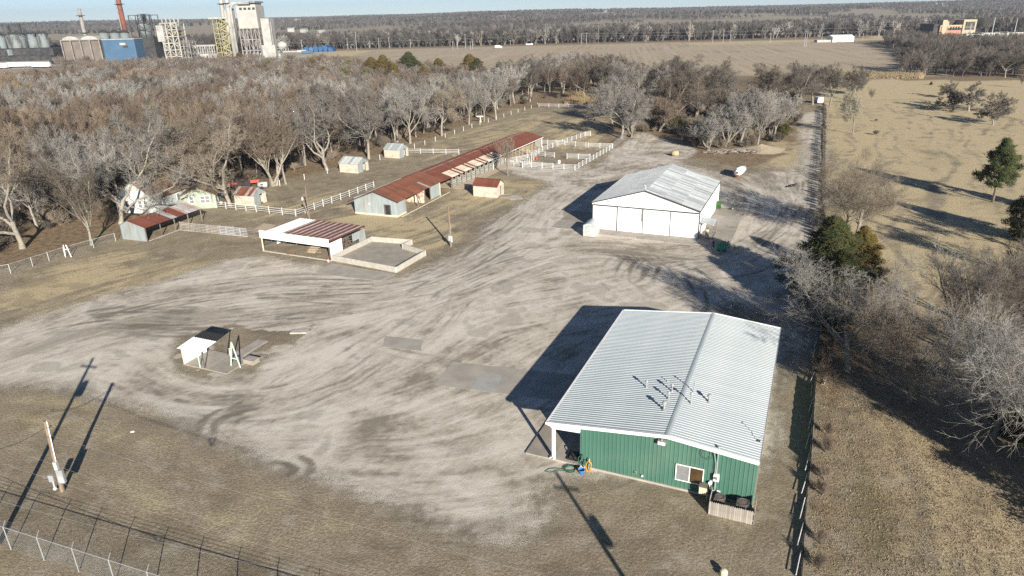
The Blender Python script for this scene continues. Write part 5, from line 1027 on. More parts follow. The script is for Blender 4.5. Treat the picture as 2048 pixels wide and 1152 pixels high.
M_yard = mat('dusty_yard_concrete', (.36,.33,.28), (.27,.25,.215), .5, .3, .7, rough=.95, grime=(.42,.39,.335))
def slab(name, label, px, m, z=.05, jn=0, cat='slab'):
    o = thing(name, label, cat); pts = [gp(*p) for p in px]; MB().prism([(p.x, p.y, 0) for p in pts], (0, 0, z)).build('surface', m, o); return o
slab('entry_slab', 'plain concrete slab on the gravel in front of the low concrete wall', ((628, 545), (664, 527), (792, 549), (760, 562), (700, 556)), M_conc, .03)
slab('yard_slab', 'old flush concrete slab in the gravel left of the green building, larger', ((868, 770), (905, 724), (1165, 752), (1150, 800), (1085, 798)), M_yard, .012)
slab('yard_slab', 'grey newer concrete patch set in the old yard slab', ((942, 779), (962, 747), (1004, 750), (992, 784)), M_grey2, .016)
slab('yard_slab', 'small grey-brown flush slab in the gravel in mid yard', ((765, 694), (770, 672), (845, 680), (842, 702)), M_yard, .012)
slab('walk_slab', 'pale concrete strip in the turf behind the open shed', ((506, 460), (528, 447), (552, 450), (535, 462)), M_tan, .03)
slab('walk_slab', 'pale curved walk leading from the rust-roofed block hut', ((1000, 394), (1004, 388), (1040, 392), (1046, 398), (1020, 399)), M_cwall, .04)

# ================================================================== loafing shed, stables and block huts
def ground_frame(pa, pb):
    a = gp(*pa); b = gp(*pb); return a, math.atan2(b.y-a.y, b.x-a.x), (b-a).length
def lshed(): pass
# loafing shed: closed gable end, open long side to the right
a, az, w_ = ground_frame((246, 478), (289, 485)); LS = thing('loafing_shed', 'rust-roofed open loafing shed with a grey metal end wall beside the wire fence', 'shed', a, az)
far = local(LS, gp(397, 441)); dl = far.y; xo = far.x-w_; print('loafing', w_, dl, xo)
LS.rotation_euler.z = az-math.atan2(xo, dl)*0.55
far = local(LS, gp(397, 441)); dl = far.y; eh = hgt(289, 485, 455); bh = hgt(246, 478, 446); rh_ = 3.15; print('eave', eh, bh)
bh, eh = 2.35, 2.35; rx = w_*.36
thinwall(LS, 'end_wall', [(0, 0, 0), (w_, 0, 0), (w_, 0, eh-.03), (rx, 0, rh_-.04), (0, 0, bh-.03)], (0, .05, 0), M_galv)
gable_roof(LS, -.25, w_+.35, -.15, dl, bh-.06, eh-.09, rx, rh_, .62, M_rustd, ribs=3, rh=.025, rw=.05, jitter=.01, pickr=lambda i, n, l: (M_rustd if i < n*.45 else random.choice([M_rustgrey, M_galv, M_rustgrey, M_rustd])), pickl=lambda i, n, l: M_rustgrey)
for k in range(5): P(LS, 'post', M_woodd, (w_-.1, w_+.02, .1+k*(dl-.3)/4.0, .22+k*(dl-.3)/4.0, 0, eh-.1))
for k in range(5): P(LS, 'board', M_woodg if k % 2 else M_wood, (0, .04, .06, dl-.1, .15+.38*k, .43+.38*k))
P(LS, 'far_post', M_wood, (0, .1, dl-.14, dl-.04, 0, bh-.1)); P(LS, 'sill_beam', M_wood, (w_+.1, w_+.25, .3, dl*.6, 0, .12))
# front stable
a, az, w_ = ground_frame((711, 427), (799, 433)); 
ST = thing('stable', 'grey metal-sided stable under a bright rust-red gable roof', 'stable', a, UAZ+R_(2)); b = gp(799, 433); l = local(ST, b); w_ = l.x; 
far = local(ST, gp(889, 390)); dl = far.y; eh = hgt(799, 433, 403); ph = pj(wp(0, 0, 1)) if False else None
print('stable', w_, l.y, dl, far.x, eh, hgt(711, 427, 397)); eh = 2.9; rt = 4.35; rx = w_*.5
thinwall(ST, 'gable_wall', [(0, 0, .35), (w_, 0, .35), (w_, 0, eh), (rx, 0, rt-.06), (0, 0, eh)], (0, .05, 0), M_galv)
P(ST, 'plinth', M_block, (-.02, w_+.02, -.03, .08, 0, .349), (w_-.1, w_+.02, .081, 3.0, 0, .349)); sheets(ST, 'side_panel', (w_, .06, .35), (0, 1, 0), (0, 0, 1), 2.9, .72, eh-.4, M_galv, rh=.02); sheets(ST, 'side_panel', (0, dl, .1), (0, -1, 0), (0, 0, 1), dl-.06, .9, eh-.2, M_galv, rh=.02)
sheets(ST, 'side_panel', (w_, dl*.74, .1), (0, 1, 0), (0, 0, 1), dl*.22, .7, eh-.3, M_galv, rh=.02)
for k, yy in enumerate((3.1, dl*.44, dl*.60, dl*.735, dl*.97)): P(ST, 'post', M_cream if k == 4 else M_woodd, (w_-.08, w_+.06, yy-.07, yy+.07, 0, eh-.1))
P(ST, 'inner_wall', M_rustpale, (w_*.45, w_*.45+.05, 3.0, dl*.8, 0, eh-.1)); P(ST, 'inner_partition', M_rustpale, (w_*.46+.05, w_-.1, dl*.60, dl*.60+.05, 0, eh-.3)); MB().bar((w_-.1, dl*.52, .2), (w_-.8, dl*.52, 2.6), .1).build('brace', M_woodd, ST); P(ST, 'slab_edge', M_cream, (w_+.5, w_+.62, .5, dl*1.15, 0, .07))
gable_roof(ST, -1.0, w_+.55, -.35, dl, eh-.62, eh-.12, rx, rt, .66, M_rust, ribs=3, rh=.022, rw=.05, jitter=.012, laps=2, pickr=lambda i, n, l: (M_galv if (i == int(n*.66) and l == 0) else (M_rust if l == 1 else M_rusto if random.random() < .6 else M_rust)), pickl=lambda i, n, l: M_rust)
MB().bar((-1.0, -.38, eh-.70), (rx, -.38, rt-.08), .05, .12).bar((rx, -.38, rt-.08), (w_+.55, -.38, eh-.20), .05, .12).build('bargeboard', M_dark, ST)
dr = P(ST, 'door_frame', M_steel, (w_*.70, w_*.86, -.06, -.005, .3, 2.1)); P(dr, 'painted_dark_doorway', M_black, (w_*.735, w_*.835, -.075, -.062, .36, 2.0)); MB().lathe((w_*.36, -.06, 1.9), [(.02, 0), (.12, .03), (.12, .15), (.02, .2)], 8).build('wall_lamp', M_white, ST)  # black plate on the closed wall, coloured as the unlit inside of a doorway
# long stable behind
a = gp(800, 372); LB = thing('long_stable', 'very long low stable with dark rust-red roof and pale patched sheets beside the corrals', 'stable', a, UAZ-R_(1.0)); 
endr = local(LB, gp(1084, 292)); nr = local(LB, gp(897, 388)); print('long', endr, nr)
w2_, d2_ = 7.6, 0
LB.rotation_euler.z = math.atan2(gp(1082, 293).y-gp(901, 378).y, gp(1082, 293).x-gp(901, 378).x)-math.pi/2
c0 = gp(901, 378); LB.location = c0; d2_ = (gp(1082, 293)-c0).length; back = -6.0   # local x<0 is the hidden long side, y runs back
ehb = 2.55; tb = 3.75; bx0, bx1 = -8.4, 0.0; y0_ = back; 
gable_roof(LB, bx0-.4, bx1+.7, y0_+1.2, d2_, ehb-.1, ehb-.1, -4.2, tb, .78, M_rustd, ribs=3, rh=.022, rw=.05, jitter=.01, laps=2, pickl=lambda i, n, l: M_rustd,
   pickr=lambda i, n, l: (M_rustpale if (l == 0 and 5 < i < n*.52 and (i % 7) not in (3, 5)) else M_rustd))
MB().bar((-4.2, y0_+1.2, tb+.04), (-4.2, d2_, tb+.04), .3, .04).build('ridge_cap', M_rustgrey, LB)
for k in range(24):
    yy = .3+k*(d2_-.6)/23
    P(LB, 'post', M_white if k in (9, 23) else M_wood, (.3, .42, yy-.06, yy+.06, 0, ehb-.12))
for k in range(12):
    ya = .4+k*(d2_*.52)/12; yb = ya+d2_*.52/12-.12
    for j in range(4): P(LB, 'stall_board', (M_woodg, M_wood, M_palegreen, M_woodg)[(k+j) % 4], (-.05, .0, ya, yb, .15+.36*j, .42+.36*j))
    P(LB, 'stall_post', M_wood, (-.1, .02, yb+.01, yb+.11, 0, ehb-.15))
P(LB, 'back_wall', M_woodg, (bx0, bx0+.05, y0_+1.5, d2_-.2, 0, ehb-.2)); P(LB, 'divider', M_woodd, (-4.2, -4.15, 2, d2_-.3, 0, tb-.15)); P(LB, 'hay_stack', M_straw, (-3.2, -.8, d2_*.86, d2_*.95, 0, 1.3)); P(LB, 'end_boards', M_woodg, (-4.0, 0, d2_-.15, d2_-.1, 0, 1.6)); P(LB, 'eave_board', M_white, (.68, .74, d2_*.33, d2_, ehb-.18, ehb-.06))
thinwall(LB, 'gable_wall', [(bx0, y0_+1.4, 0), (bx1-.1, y0_+1.4, 0), (bx1-.1, y0_+1.4, ehb-.2), (-4.2, y0_+1.4, tb-.1), (bx0, y0_+1.4, ehb-.2)], (0, .05, 0), M_galv)
P(LB, 'feed_floor', M_tan, (-4.1, 2.2, .5, d2_, 0, .03))
# block huts
def hut(label, base, bl, br, back_, eave, ridge, roofm, wallm, gablem, ov=.2, name='block_hut'):
    a = gp(*bl); b = gp(*br); az = math.atan2(b.y-a.y, b.x-a.x); o = thing(name, label, 'shed', a, az, 'small block huts'); w = (b-a).length; d = local(o, gp(*back_)).y
    print(label[:22], 'w', round(w, 1), 'd', round(d, 1), 'az', round(math.degrees(az), 1)); d = max(2.2, min(d, 4.2))
    n = 6; hh = eave/n    # courses of blocks on the long front face, each course a part
    for k in range(n): P(o, 'block_course', wallm, (0, w, .0, .18, k*hh+.005, (k+1)*hh-.008))
    P(o, 'back_wall', wallm, (0, w, d-.18, d, 0, eave)); P(o, 'side_wall', wallm, (0, .18, .185, d-.185, 0, eave))
    thinwall(o, 'gable_sheet', [(w-.03, .0, .35*eave), (w-.03, d*.5, .35*eave), (w-.03, d*.5, ridge-.07), (w-.03, 0, eave-.02)], (.05, 0, 0), gablem); P(o, 'side_wall', gablem, (w-.04, w+.02, .02, d*.5, 0, .35*eave)); thinwall(o, 'gable_sheet', [(w-.03, d*.5, eave*.92), (w-.03, d, eave*.92), (w-.03, d, eave), (w-.03, d*.5, ridge-.07)], (.05, 0, 0), gablem); thinwall(o, 'gable_sheet', [(0, 0, eave), (0, d, eave), (0, d*.5, ridge-.06)], (.05, 0, 0), gablem)
    P(o, 'wing_wall', wallm, (w-.18, w+.0, d-.9, d-.185, 0, eave*.9)); P(o, 'corner_post', wallm, (w-.16, w+.03, -.02, .16, 0, eave))
    L1 = math.hypot(d*.5+ov, ridge-eave)
    s = (ridge-eave)/(d*.5)
    sheets(o, 'roof_panel', (-ov, -ov, eave-s*ov+.02), (1, 0, 0), (0, 1, s), w+2*ov, .66, (d*.5+ov)*math.sqrt(1+s*s), None, pick=lambda i, n_, l: random.choice(roofm), rh=.022, rw=.05, jitter=.01)
    sheets(o, 'roof_panel', (w+ov, d+ov, eave-s*ov+.02), (-1, 0, 0), (0, -1, s), w+2*ov, .66, (d*.5+ov)*math.sqrt(1+s*s), None, pick=lambda i, n_, l: random.choice(roofm), rh=.022, rw=.05, jitter=.01)
    MB().bar((-ov, d*.5, ridge+.05), (w+ov, d*.5, ridge+.05), .25, .03).build('ridge_cap', M_galv if roofm[0] is not M_rustd else M_rustd, o); return o
hut('block hut with a rust-brown striped roof and grey metal gable beside the front paddock rails', None, (471, 410), (509, 413), (531, 403), 2.05, 3.1, [M_rustgrey, M_rustd], M_block, M_galv)
hut('larger block hut with a pale zinc roof at the wood edge, nearer of the two', None, (680, 344), (716, 347), (731, 339), 2.1, 3.2, [M_galv, M_galvl], M_block, M_galv)
hut('smaller block hut with a pale zinc roof at the wood edge, farther of the two', None, (769, 315), (799, 317), (815, 310), 2.1, 3.2, [M_galv, M_galvl, M_galv], M_block, M_galv)
hut('cream block hut with a dark red roof and open doorway standing right of the stable', None, (947, 392), (994, 396), (1007, 388), 2.15, 3.15, [M_rustd], M_cream if False else M_block, M_block)
v = thing('fallen_beam', 'dark rusty trough lying on the walk beside the red-roofed block hut', 'trough', gp(1010, 394)); MB().prism([(-.9, 0, .0), (.9, 0, .0), (1.1, 0, .2), (-1.1, 0, .2)], (0, .4, 0)).build('trough', M_rsteel, v)

# ================================================================== houses half hidden in the wood
def house(label, px, az, w, d, e, r, wm):
    o = thing('house', label, 'house', gp(*px), az); thinwall(o, 'gable_wall', [(0, 0, 0), (w, 0, 0), (w, 0, e), (w/2, 0, r), (0, 0, e)], (0, .15, 0), wm); thinwall(o, 'gable_wall', [(0, d-.15, 0), (w, d-.15, 0), (w, d-.15, e), (w/2, d-.15, r), (0, d-.15, e)], (0, .15, 0), wm)
    P(o, 'side_wall', wm, (0, .15, .16, d-.16, 0, e)); P(o, 'side_wall', wm, (w-.15, w, .16, d-.16, 0, e)); n = 8
    for s in (0, 1):
        for k in range(n):
            x0 = -.4+(w/2+.4)*k/n; x1 = x0+(w/2+.4)/n+.06; z0 = e-.2+(r-e+.25)*k/n; z1 = z0+(r-e+.25)/n
            if s: x0, x1 = w-x0, w-x1
            MB().prism([(x0, -.4, z0), (x1, -.4, z1), (x1, -.4, z1+.09), (x0, -.4, z0+.09)], (0, d+.8, 0)).build('shingle_course', M_shingle, o)
    for (x, z) in ((w*.62, 1.0), (w*.76, 1.0), (w*.3, 1.0)):
        f = P(o, 'window', M_white, (x-.45, x+.45, -.05, -.005, z, z+1.4)); P(f, 'pane', M_glassg, (x-.36, x+.36, -.065, -.052, z+.08, z+.68)); P(f, 'pane', M_glassg, (x-.36, x+.36, -.065, -.052, z+.74, z+1.32))
    for yy in (d*.25, d*.7):
        f = P(o, 'window', M_white, (w+.005, w+.05, yy-.45, yy+.45, .9, 2.3)); P(f, 'pane', M_glassg, (w+.052, w+.065, yy-.36, yy+.36, 1.0, 2.2))
    return o
house('white-sided house gable showing between the leaning trees behind the loafing shed', (236, 425), R_(-12), 8.2, 9, 2.9, 5.6, M_creamsid)
house('pale green house wall half hidden by bare trees above the loafing shed roof', (366, 420), R_(10), 6.0, 8, 2.6, 3.9, M_palegreen)
# ================================================================== fences
def rail_fence(label, pts, sp, rails, m, ph, pw=.105, rw=.03, rh=.075, group=None, name='rail_fence', offset=0, endpost=True, cat='fence'):
    W_ = [gp(*p) for p in pts]; o = thing(name, label, cat, W_[0], 0, group); cache = {}
    post = MB().box(-pw/2, pw/2, -pw/2, pw/2, 0, ph).mesh('post', m)
    for a, b in zip(W_[:-1], W_[1:]):
        L = (b-a).length; n = max(1, round(L/sp)); az = math.atan2(b.y-a.y, b.x-a.x); s = L/n
        for i in range(n+1):
            if i == n and not (endpost and b is W_[-1]): continue
            q = a.lerp(b, i/n)-W_[0]; link('post', post, o, (q.x, q.y, 0), rz=az)
        k = round(s, 2)
        if k not in cache: cache[k] = MB().box(0, s, -pw/2-rw, -pw/2-.002, -rh/2, rh/2).mesh('rail', m)
        for i in range(n):
            q = a.lerp(b, i/n)-W_[0]
            for z in rails: link('rail', cache[k], o, (q.x, q.y, z+random.uniform(-.015, .015)), rz=az)
    return o
r3 = (.42, .78, 1.16); r4 = (.30, .60, .90, 1.2)
rail_fence('white three-rail fence around the front paddock between the loafing shed and the stable', [(433,416),(513,424),(592,433),(664,407),(748,375)], 2.6, r3, M_rail, 1.36, group='white rail fences')
rail_fence('white three-rail fence running right from the smaller zinc-roofed hut', [(816,307),(918,309)], 3.6, r3, M_rail, 1.36, group='white rail fences')
rail_fence('far white three-rail fence in front of the yellow grass patch', [(1078,214),(1220,217)], 3.6, r3, M_rail, 1.36, group='white rail fences')
CG = 'white corral fences'
rail_fence('front white four-rail corral fence nearest the viewer', [(1042,334),(1150,341)], 2.7, r4, M_rail, 1.36, group=CG)
rail_fence('right-hand white four-rail corral fence running back from the front corner', [(1150,341),(1225,298)], 2.5, r4, M_rail, 1.36, group=CG)
rail_fence('long white four-rail fence crossing the corrals to the back gate', [(1011,328),(1056,320),(1085,303),(1170,273)], 2.7, r4, M_rail, 1.36, group=CG)
rail_fence('back white four-rail corral fence on the left, from the stable end', [(1078,289),(1130,291),(1172,295)], 2.7, r4, M_rail, 1.36, group=CG)
rail_fence('back white four-rail corral fence on the right, up to the side fence', [(1176,296),(1224,297)], 2.7, r4, M_rail, 1.36, group=CG)
rail_fence('white four-rail divider fence in the middle corral', [(1054,310),(1109,316)], 2.7, r4, M_rail, 1.36, group=CG)
rail_fence('short white four-rail divider by the right side of the corral', [(1134,318),(1180,319)], 2.7, r4, M_rail, 1.36, group=CG)
rail_fence('short white four-rail fence piece beside the red barrel', [(1045,336),(1072,318)], 1.8, r4, M_rail, 1.36, group=CG)
rail_fence('short white gate piece at the long stable corner', [(985,328),(1000,330),(1042,334)], 1.8, r4, M_rail, 1.36, group=CG)
rail_fence('small white gate at the back end of the long corral fence', [(1170,273),(1181,272)], 1.8, r4, M_rail, 1.36, group=CG)
rail_fence('grey wire-and-pipe pen fence beyond the right corral side', [(1227,297),(1252,275)], 1.4, (.3,.8,1.3,1.5), M_grey, 1.55, .06, .02, .03)
for px, py, lb, m, r in ((1073,320,'red barrel lying in the corral', M_red, .32), (1118,331,'white plastic tub on the front corral fence', M_white, .3)):
    v = thing('barrel' if r > .31 else 'feed_tub', lb, 'barrel' if r > .31 else 'tub', gp(px, py)); MB().lathe((0, 0, .0 if r > .31 else .5), [(r*.9, 0), (r, .1), (r, .7), (r*.85, .72)], 12).build('shell', m, v); MB().lathe((0, 0, .722 if r > .31 else 1.222), [(r*.8, 0), (r*.3, .02)], 12).build('lid', m, v)
# board fence between loafing shed and open shed
def board_fence(label, pa, pb, pan, boards, h, pickm, group=None):
    a = gp(*pa); b = gp(*pb); az = math.atan2(b.y-a.y, b.x-a.x); o = thing('board_fence', label, 'fence', a, az, group); L = (b-a).length; n = max(1, round(L/pan)); s = L/n; bh_ = h/boards
    for i in range(n):
        for j in range(boards): P(o, 'board', pickm(i/n, j), (i*s+.03, (i+1)*s-.03, -.05, -.01, j*bh_+.04, (j+1)*bh_-.045+random.uniform(-.015, .01)))
        P(o, 'post', pickm(i/n, 0), (i*s-.05, i*s+.05, -.005, .1, 0, h+.06))
        P(o, 'batten', pickm(i/n, 1), (i*s+s*.48, i*s+s*.52, -.075, -.052, .05, h-.03))
    P(o, 'post', M_wood, (L-.05, L+.05, -.005, .1, 0, h+.06)); return o
board_fence('grey and dark board fence panels joining the loafing shed to the open shed', (362, 461), (524, 477), 2.6, 6, 1.5, lambda t, j: M_wood if t < .35 else (M_woodg if t < .72 else M_woodd))
# chain-link fences
def chain_fence(label, pts, sp, h, world=False, wires=True, barb=True, pr=.035, top=True, cell=.16, pm=None, group=None, fab=True, mset=None):
    W_ = [gp(*p) for p in pts] if not world else [Vector(p) for p in pts]; o = thing('wire_fence', label, 'fence', W_[0], 0, group); pm = pm or M_grey
    post = MB().cyl((0, 0, 0), pr, h+.05, 7)
    if barb: post.bar((0, 0, h), (-.0, .25, h+.35), .03)
    pmsh = post.mesh('post', pm); fb = MB(); st = MB()
    for a, b in zip(W_[:-1], W_[1:]):
        L = (b-a).length; n = max(1, round(L/sp)); d = (b-a).normalized(); az = math.atan2(d.y, d.x)
        for i in range(n+1):
            q = a.lerp(b, i/n)-W_[0]; link('post', pmsh, o, (q.x, q.y, 0), rz=az)
        a0 = a-W_[0]; b0 = b-W_[0]
        if top: MB().tube([a0+Vector((0, 0, h)), b0+Vector((0, 0, h))], .024, 6).build('top_rail', pm, o)
        if barb:
            nrm = Vector((-d.y, d.x, 0))
            for k in range(3): st.bar(a0+nrm*(.08*k+.06)+Vector((0, 0, h+.1+.11*k)), b0+nrm*(.08*k+.06)+Vector((0, 0, h+.1+.11*k)), .012)
        if fab:
            m_ = int(L/cell)
            for i in range(-int(h/cell), m_):
                for sgn in (1, -1):
                    x0, x1 = i*cell, i*cell+h
                    z0, z1 = (.03, h) if sgn > 0 else (h, .03)
                    if x0 < 0: z0 = z0+(z1-z0)*(-x0/h); x0 = 0
                    if x1 > L: z1 = z0+(z1-z0)*((L-x0)/(x1-x0)); x1 = L
                    A = a0+d*x0; B = a0+d*x1; A.z, B.z = z0, z1; t3 = .0045; u = Vector((0, 0, t3))
                    fb.add([A-u, A+u*.7+d*t3, A+u*.7-d*t3, B-u, B+u*.7+d*t3, B+u*.7-d*t3], [(0, 1, 4, 3), (1, 2, 5, 4), (2, 0, 3, 5)])
        else:
            for z in [h*k/4 for k in range(1, 5)]: st.bar(a0+Vector((0, 0, z)), b0+Vector((0, 0, z)), .014)
    if fb.v: tag(fb.build('wire_mesh', M_galvl, o), kind='stuff')
    if st.v: tag(st.build('strand_wire', M_steel, o), kind='stuff')
    return o
fa, fb_ = gp(0, 1092), gp(285, 1185); fd = (fb_-fa).normalized(); 
F0 = fa-fd*5.0; F1 = fb_+fd*16
chain_fence('chain-link fence with barbed wire arms crossing the bottom left corner', [F0, F1], 3.0, 1.85, True, pm=M_grey, cell=.14)
chain_fence('wire fence with pale pipe posts along the edge of the left wood', [(-60,560),(22,547),(66,533),(130,512),(188,496),(232,483)], 3.2, 1.35, barb=False, pm=M_galvl, cell=.22, pr=.045)
chain_fence('low wire fence with white posts along the wood edge behind the block huts', [(560,372),(655,347),(760,320),(850,290),(960,250),(1075,213)], 6.0, 1.2, barb=False, pm=M_white, fab=False, top=False, pr=.05)
v = thing('brace_posts', 'white A-shaped brace of pipe posts in the left wire fence', 'posts', gp(138, 514)); MB().tube([(-.5, 0, 0), (-.35, 0, 1.9)], .06, 6).tube([(.35, 0, 0), (.0, 0, 1.9)], .06, 6).tube([(-.5, 0, 1.2), (.3, 0, 1.2)], .04, 6).build('pipes', M_white, v)
v = thing('cross_post', 'white timber T-shaped post at the wood edge', 'post', gp(962, 245)); MB().bar((0, 0, 0), (-.2, 0, 1.9), .3).build('post', M_cream, v); MB().bar((-1.3, 0, 1.95), (.8, 0, 1.9), .3).build('crossbar', M_white, v)
# right-hand boundary: dark screen cloth on boards, pipe rail at its foot
bp = [gp(*p) for p in ((1602, 1165), (1608, 1050), (1619, 930), (1624, 850), (1630, 760), (1636, 690), (1641, 640))]
bf = thing('screen_fence', 'low boundary fence hung with black screen cloth right of the green building', 'fence', bp[0]); rngf = random.Random(3)
pts_ = []
for a, b in zip(bp[:-1], bp[1:]):
    n = max(2, round((b-a).length/1.4))
    pts_ += [a.lerp(b, i/n) for i in range(n)]
pts_.append(bp[-1])
for i, (a, b) in enumerate(zip(pts_[:-1], pts_[1:])):
    q0, q1 = a-bp[0], b-bp[0]; yy = (a.y+b.y)/2; h = .36+rngf.uniform(-.05, .08)
    if gp(1624, 925).y < yy < gp(1628, 770).y or yy > gp(1636, 690).y: h = .85 if yy < gp(1632, 730).y else 1.2
    MB().prism([(q0.x, q0.y, .02), (q1.x, q1.y, .02), (q1.x, q1.y, h*(.97+.06*rngf.random())), ((q0.x+q1.x)/2, (q0.y+q1.y)/2, h*(.95+.03*rngf.random())), (q0.x, q0.y, h)], (.03, .0, 0)).build('screen_panel', M_fabric, bf)
    MB().cyl((q0.x+.08, q0.y, 0), .04, h+.06, 6).build('post', M_steel, bf)
    if i % 2 == 0 and i+2 < len(pts_):
        q2 = pts_[i+2]-bp[0]; MB().tube([(q0.x-.25+rngf.uniform(-.1, .1), q0.y+.3, .30), (q2.x-.25+rngf.uniform(-.1, .1), q2.y-.2, .32)], .03, 5).build('foot_rail', M_white, bf)
for px, py in ((1615, 985), (1610, 1010), (1640, 800)):
    pass
chain_fence('wire fence on dark posts running up the left side of the straw pasture', [(1641,640),(1643,560),(1644,470),(1644,380),(1645,300),(1648,215)], 3.0, 1.3, barb=False, pm=M_woodd, fab=False, top=False, pr=.07)
ivx = []
for a, b in zip((gp(1643,560),gp(1644,400),gp(1645,300)), (gp(1644,400),gp(1645,300),gp(1648,212))):
    n = int((b-a).length/.9); ivx += [a.lerp(b, i/n) for i in range(n)]
for i, q in enumerate(ivx[::2]):
    if i % 1 == 0: tree((q.x+random.uniform(-.3, .3), q.y), 1.3+random.random()*.8, 'bush', C_DARK, 'low dark brush grown into the pasture fence line, one of a long row', 'brush on the pasture fence line', wide=.6, cat='shrub', name='shrub')
for i, (px, py) in enumerate(((1610,1140),(1614,1090),(1618,990),(1626,905),(1634,740),(1638,700),(1622,960),(1628,870))):
    q = gp(px+10, py); tree((q.x+.6, q.y), 1.1+.5*random.random(), 'bush', C_RED, 'small reddish briar growing along the black screen fence', 'briars along the screen fence', wide=.7, cat='shrub', name='shrub')

# ================================================================== poles, cables
def crossarm(o, z, L, rz=0): MB().bar((-L/2*math.cos(rz), -L/2*math.sin(rz), z), (L/2*math.cos(rz), L/2*math.sin(rz), z), .1, .12).build('crossarm', M_pole, o)
a = gp(125, 982); hp = hgt(125, 982, 842); tp = wp(90, 842, 0) if False else None
PL = thing('utility_pole', 'leaning brown service pole with meter boxes at lower left', 'pole', a); d = ray(90, 842); t = (hp-CAMH)/d.z; top = Vector((d.x*t, d.y*t, hp))-a
MB().tube([(0, 0, -.2), tuple(top)], .17, 10, .13).build('pole_shaft', M_pole, PL); MB().tube([(.18, -.1, 1.3), tuple(top+Vector((.18, -.08, .05)))], .035, 6).build('conduit', M_white, PL)
f = P(PL, 'meter_box', M_grey, (.16, .62, -.3, -.08, .9, 2.0)); P(f, 'meter_cover', M_galvl, (.2, .58, -.33, -.302, 1.0, 1.5)); P(PL, 'switch_box', M_grey, (-.55, -.18, -.26, -.06, 1.0, 1.55)); P(PL, 'breaker_box', M_galvl, (.12, .38, -.28, -.06, 2.02, 2.7))
MB().tube([(-.4, -.1, .35), (-.4, -.1, 1.0)], .06, 6).lathe((-.4, -.1, .2), [(.1, 0), (.16, .1), (.1, .25)], 8).build('ground_pipe', M_galvl, PL)
MB().tube([tuple(top+Vector((.15+.22*math.sin(t_), -.1, -.25+.25*math.cos(t_)))) for t_ in np.linspace(0, 5.5, 12)], .025, 4).build('wire_loop', M_black, PL)
a = gp(902, 493); hp = hgt(902, 493, 413); PM = thing('utility_pole', 'brown service pole with white meter boxes in the middle of the yard', 'pole', a); MB().tube([(0, 0, -.2), (-.05, 0, hp)], .16, 10, .12).build('pole_shaft', M_pole, PM); P(PM, 'meter_box', M_grey, (-.28, -.02, -.34, -.15, 1.0, 1.8)); P(PM, 'breaker_box', M_galvl, (.02, .3, -.34, -.15, .8, 1.7)); MB().tube([(.1, -.2, .1), (.1, -.18, hp*.6)], .04, 6).build('conduit', M_grey, PM); MB().tube([(-.1, 0, hp*.97), (-.5, -.1, hp+.1)], .03, 5).build('service_bracket', M_steel, PM)
a = gp(619, 438); hp = hgt(619, 438, 372); PN = thing('utility_pole', 'thin brown pole with a yard lamp beside the corner of the paddock rails', 'pole', a); MB().tube([(0, 0, -.2), (-.0, 0, hp)], .13, 9, .09).build('pole_shaft', M_pole, PN); MB().tube([(0, 0, hp*.72), (-.7, 0, hp*.74)], .03, 5).build('lamp_arm', M_grey, PN); MB().lathe((-.75, 0, hp*.58), [(.2, 0), (.22, .25), (.1, .5), (.05, .6)], 10).build('lamp_head', M_galvl, PN)
v = thing('railing_post', 'dark charred post leaning beside the lamp pole', 'post', gp(615, 436)); MB().tube([(.3, 0, 0), (-.35, 0, 3.0)], .12, 7, .10).build('shaft', M_woodd, v)
a = gp(312, 420); v = thing('utility_pole', 'straight grey-brown pole between the trees behind the loafing shed', 'pole', a); MB().tube([(0, 0, -.2), (0, 0, hgt(312, 420, 365))], .16, 8, .12).build('pole_shaft', M_pole, v)
# poles outside the frame whose shadows fall into it
az_s = R_(SUN_AZ+180)
def shadow_pole(tip, H, label, arms=True, base=None):
    L = H/math.tan(R_(SUN_EL)); t_ = gp(*tip); b = Vector((t_.x-math.cos(az_s)*L, t_.y-math.sin(az_s)*L, 0)); b = gp(*base) if base else b; o = thing('power_pole', label, 'pole', b); MB().tube([(0, 0, -.2), (0, 0, H)], .19, 9, .13).build('pole_shaft', M_pole, o)
    if arms: MB().bar((-.9, .2, H-.7), (.9, -.2, H-.7), .12).build('crossarm', M_pole, o); MB().lathe((.42, .1, H-2.9), [(.25, 0), (.30, .1), (.30, .95), (.2, 1.05)], 10).build('transformer', M_grey, o); MB().tube([(.0, 0, H-1.9), (.3, .1, H-2.2)], .06, 5).build('bracket', M_steel, o)
    print(label[:30], b); return o
pA = shadow_pole((212, 714), (gp(4, 1094)-gp(212, 714)).length*math.tan(R_(SUN_EL)), 'tall power pole at the left edge carrying a transformer', base=(-4, 1092))
pB = shadow_pole((1112, 945), 10.0, 'power pole with a transformer below the bottom picture edge')
def cable(label, a, b, sag, r=.012, m=None, group='overhead cables'):
    a = Vector(a); b = Vector(b); o = thing('overhead_cable', label, 'cable', a, 0, group); n = 16
    MB().tube([(b-a)*(i/n)-Vector((0, 0, 4*sag*(i/n)*(1-i/n))) for i in range(n+1)], r, 4).build('wire', m or M_grey, o)
tA = pA.location+Vector((0, 0, 10.3)); 
def zpt(px, py, z): return gp(px, py, z)
cable('thick black service cable running in from the left to the triangular splice', zpt(-60, 925, 8.0), zpt(306, 1073, 7.5), .15, .022, M_black)
cable('thin black cable continuing right from the triangular splice', zpt(330, 1080, 7.5), zpt(800, 1260, 7.5), .2, .010, M_black)
cable('black drooping service cable from the leaning pole to the left edge', PL.location+top+Vector((0, 0, -.45)), zpt(-60, 905, 5.2), .5, .022, M_black)
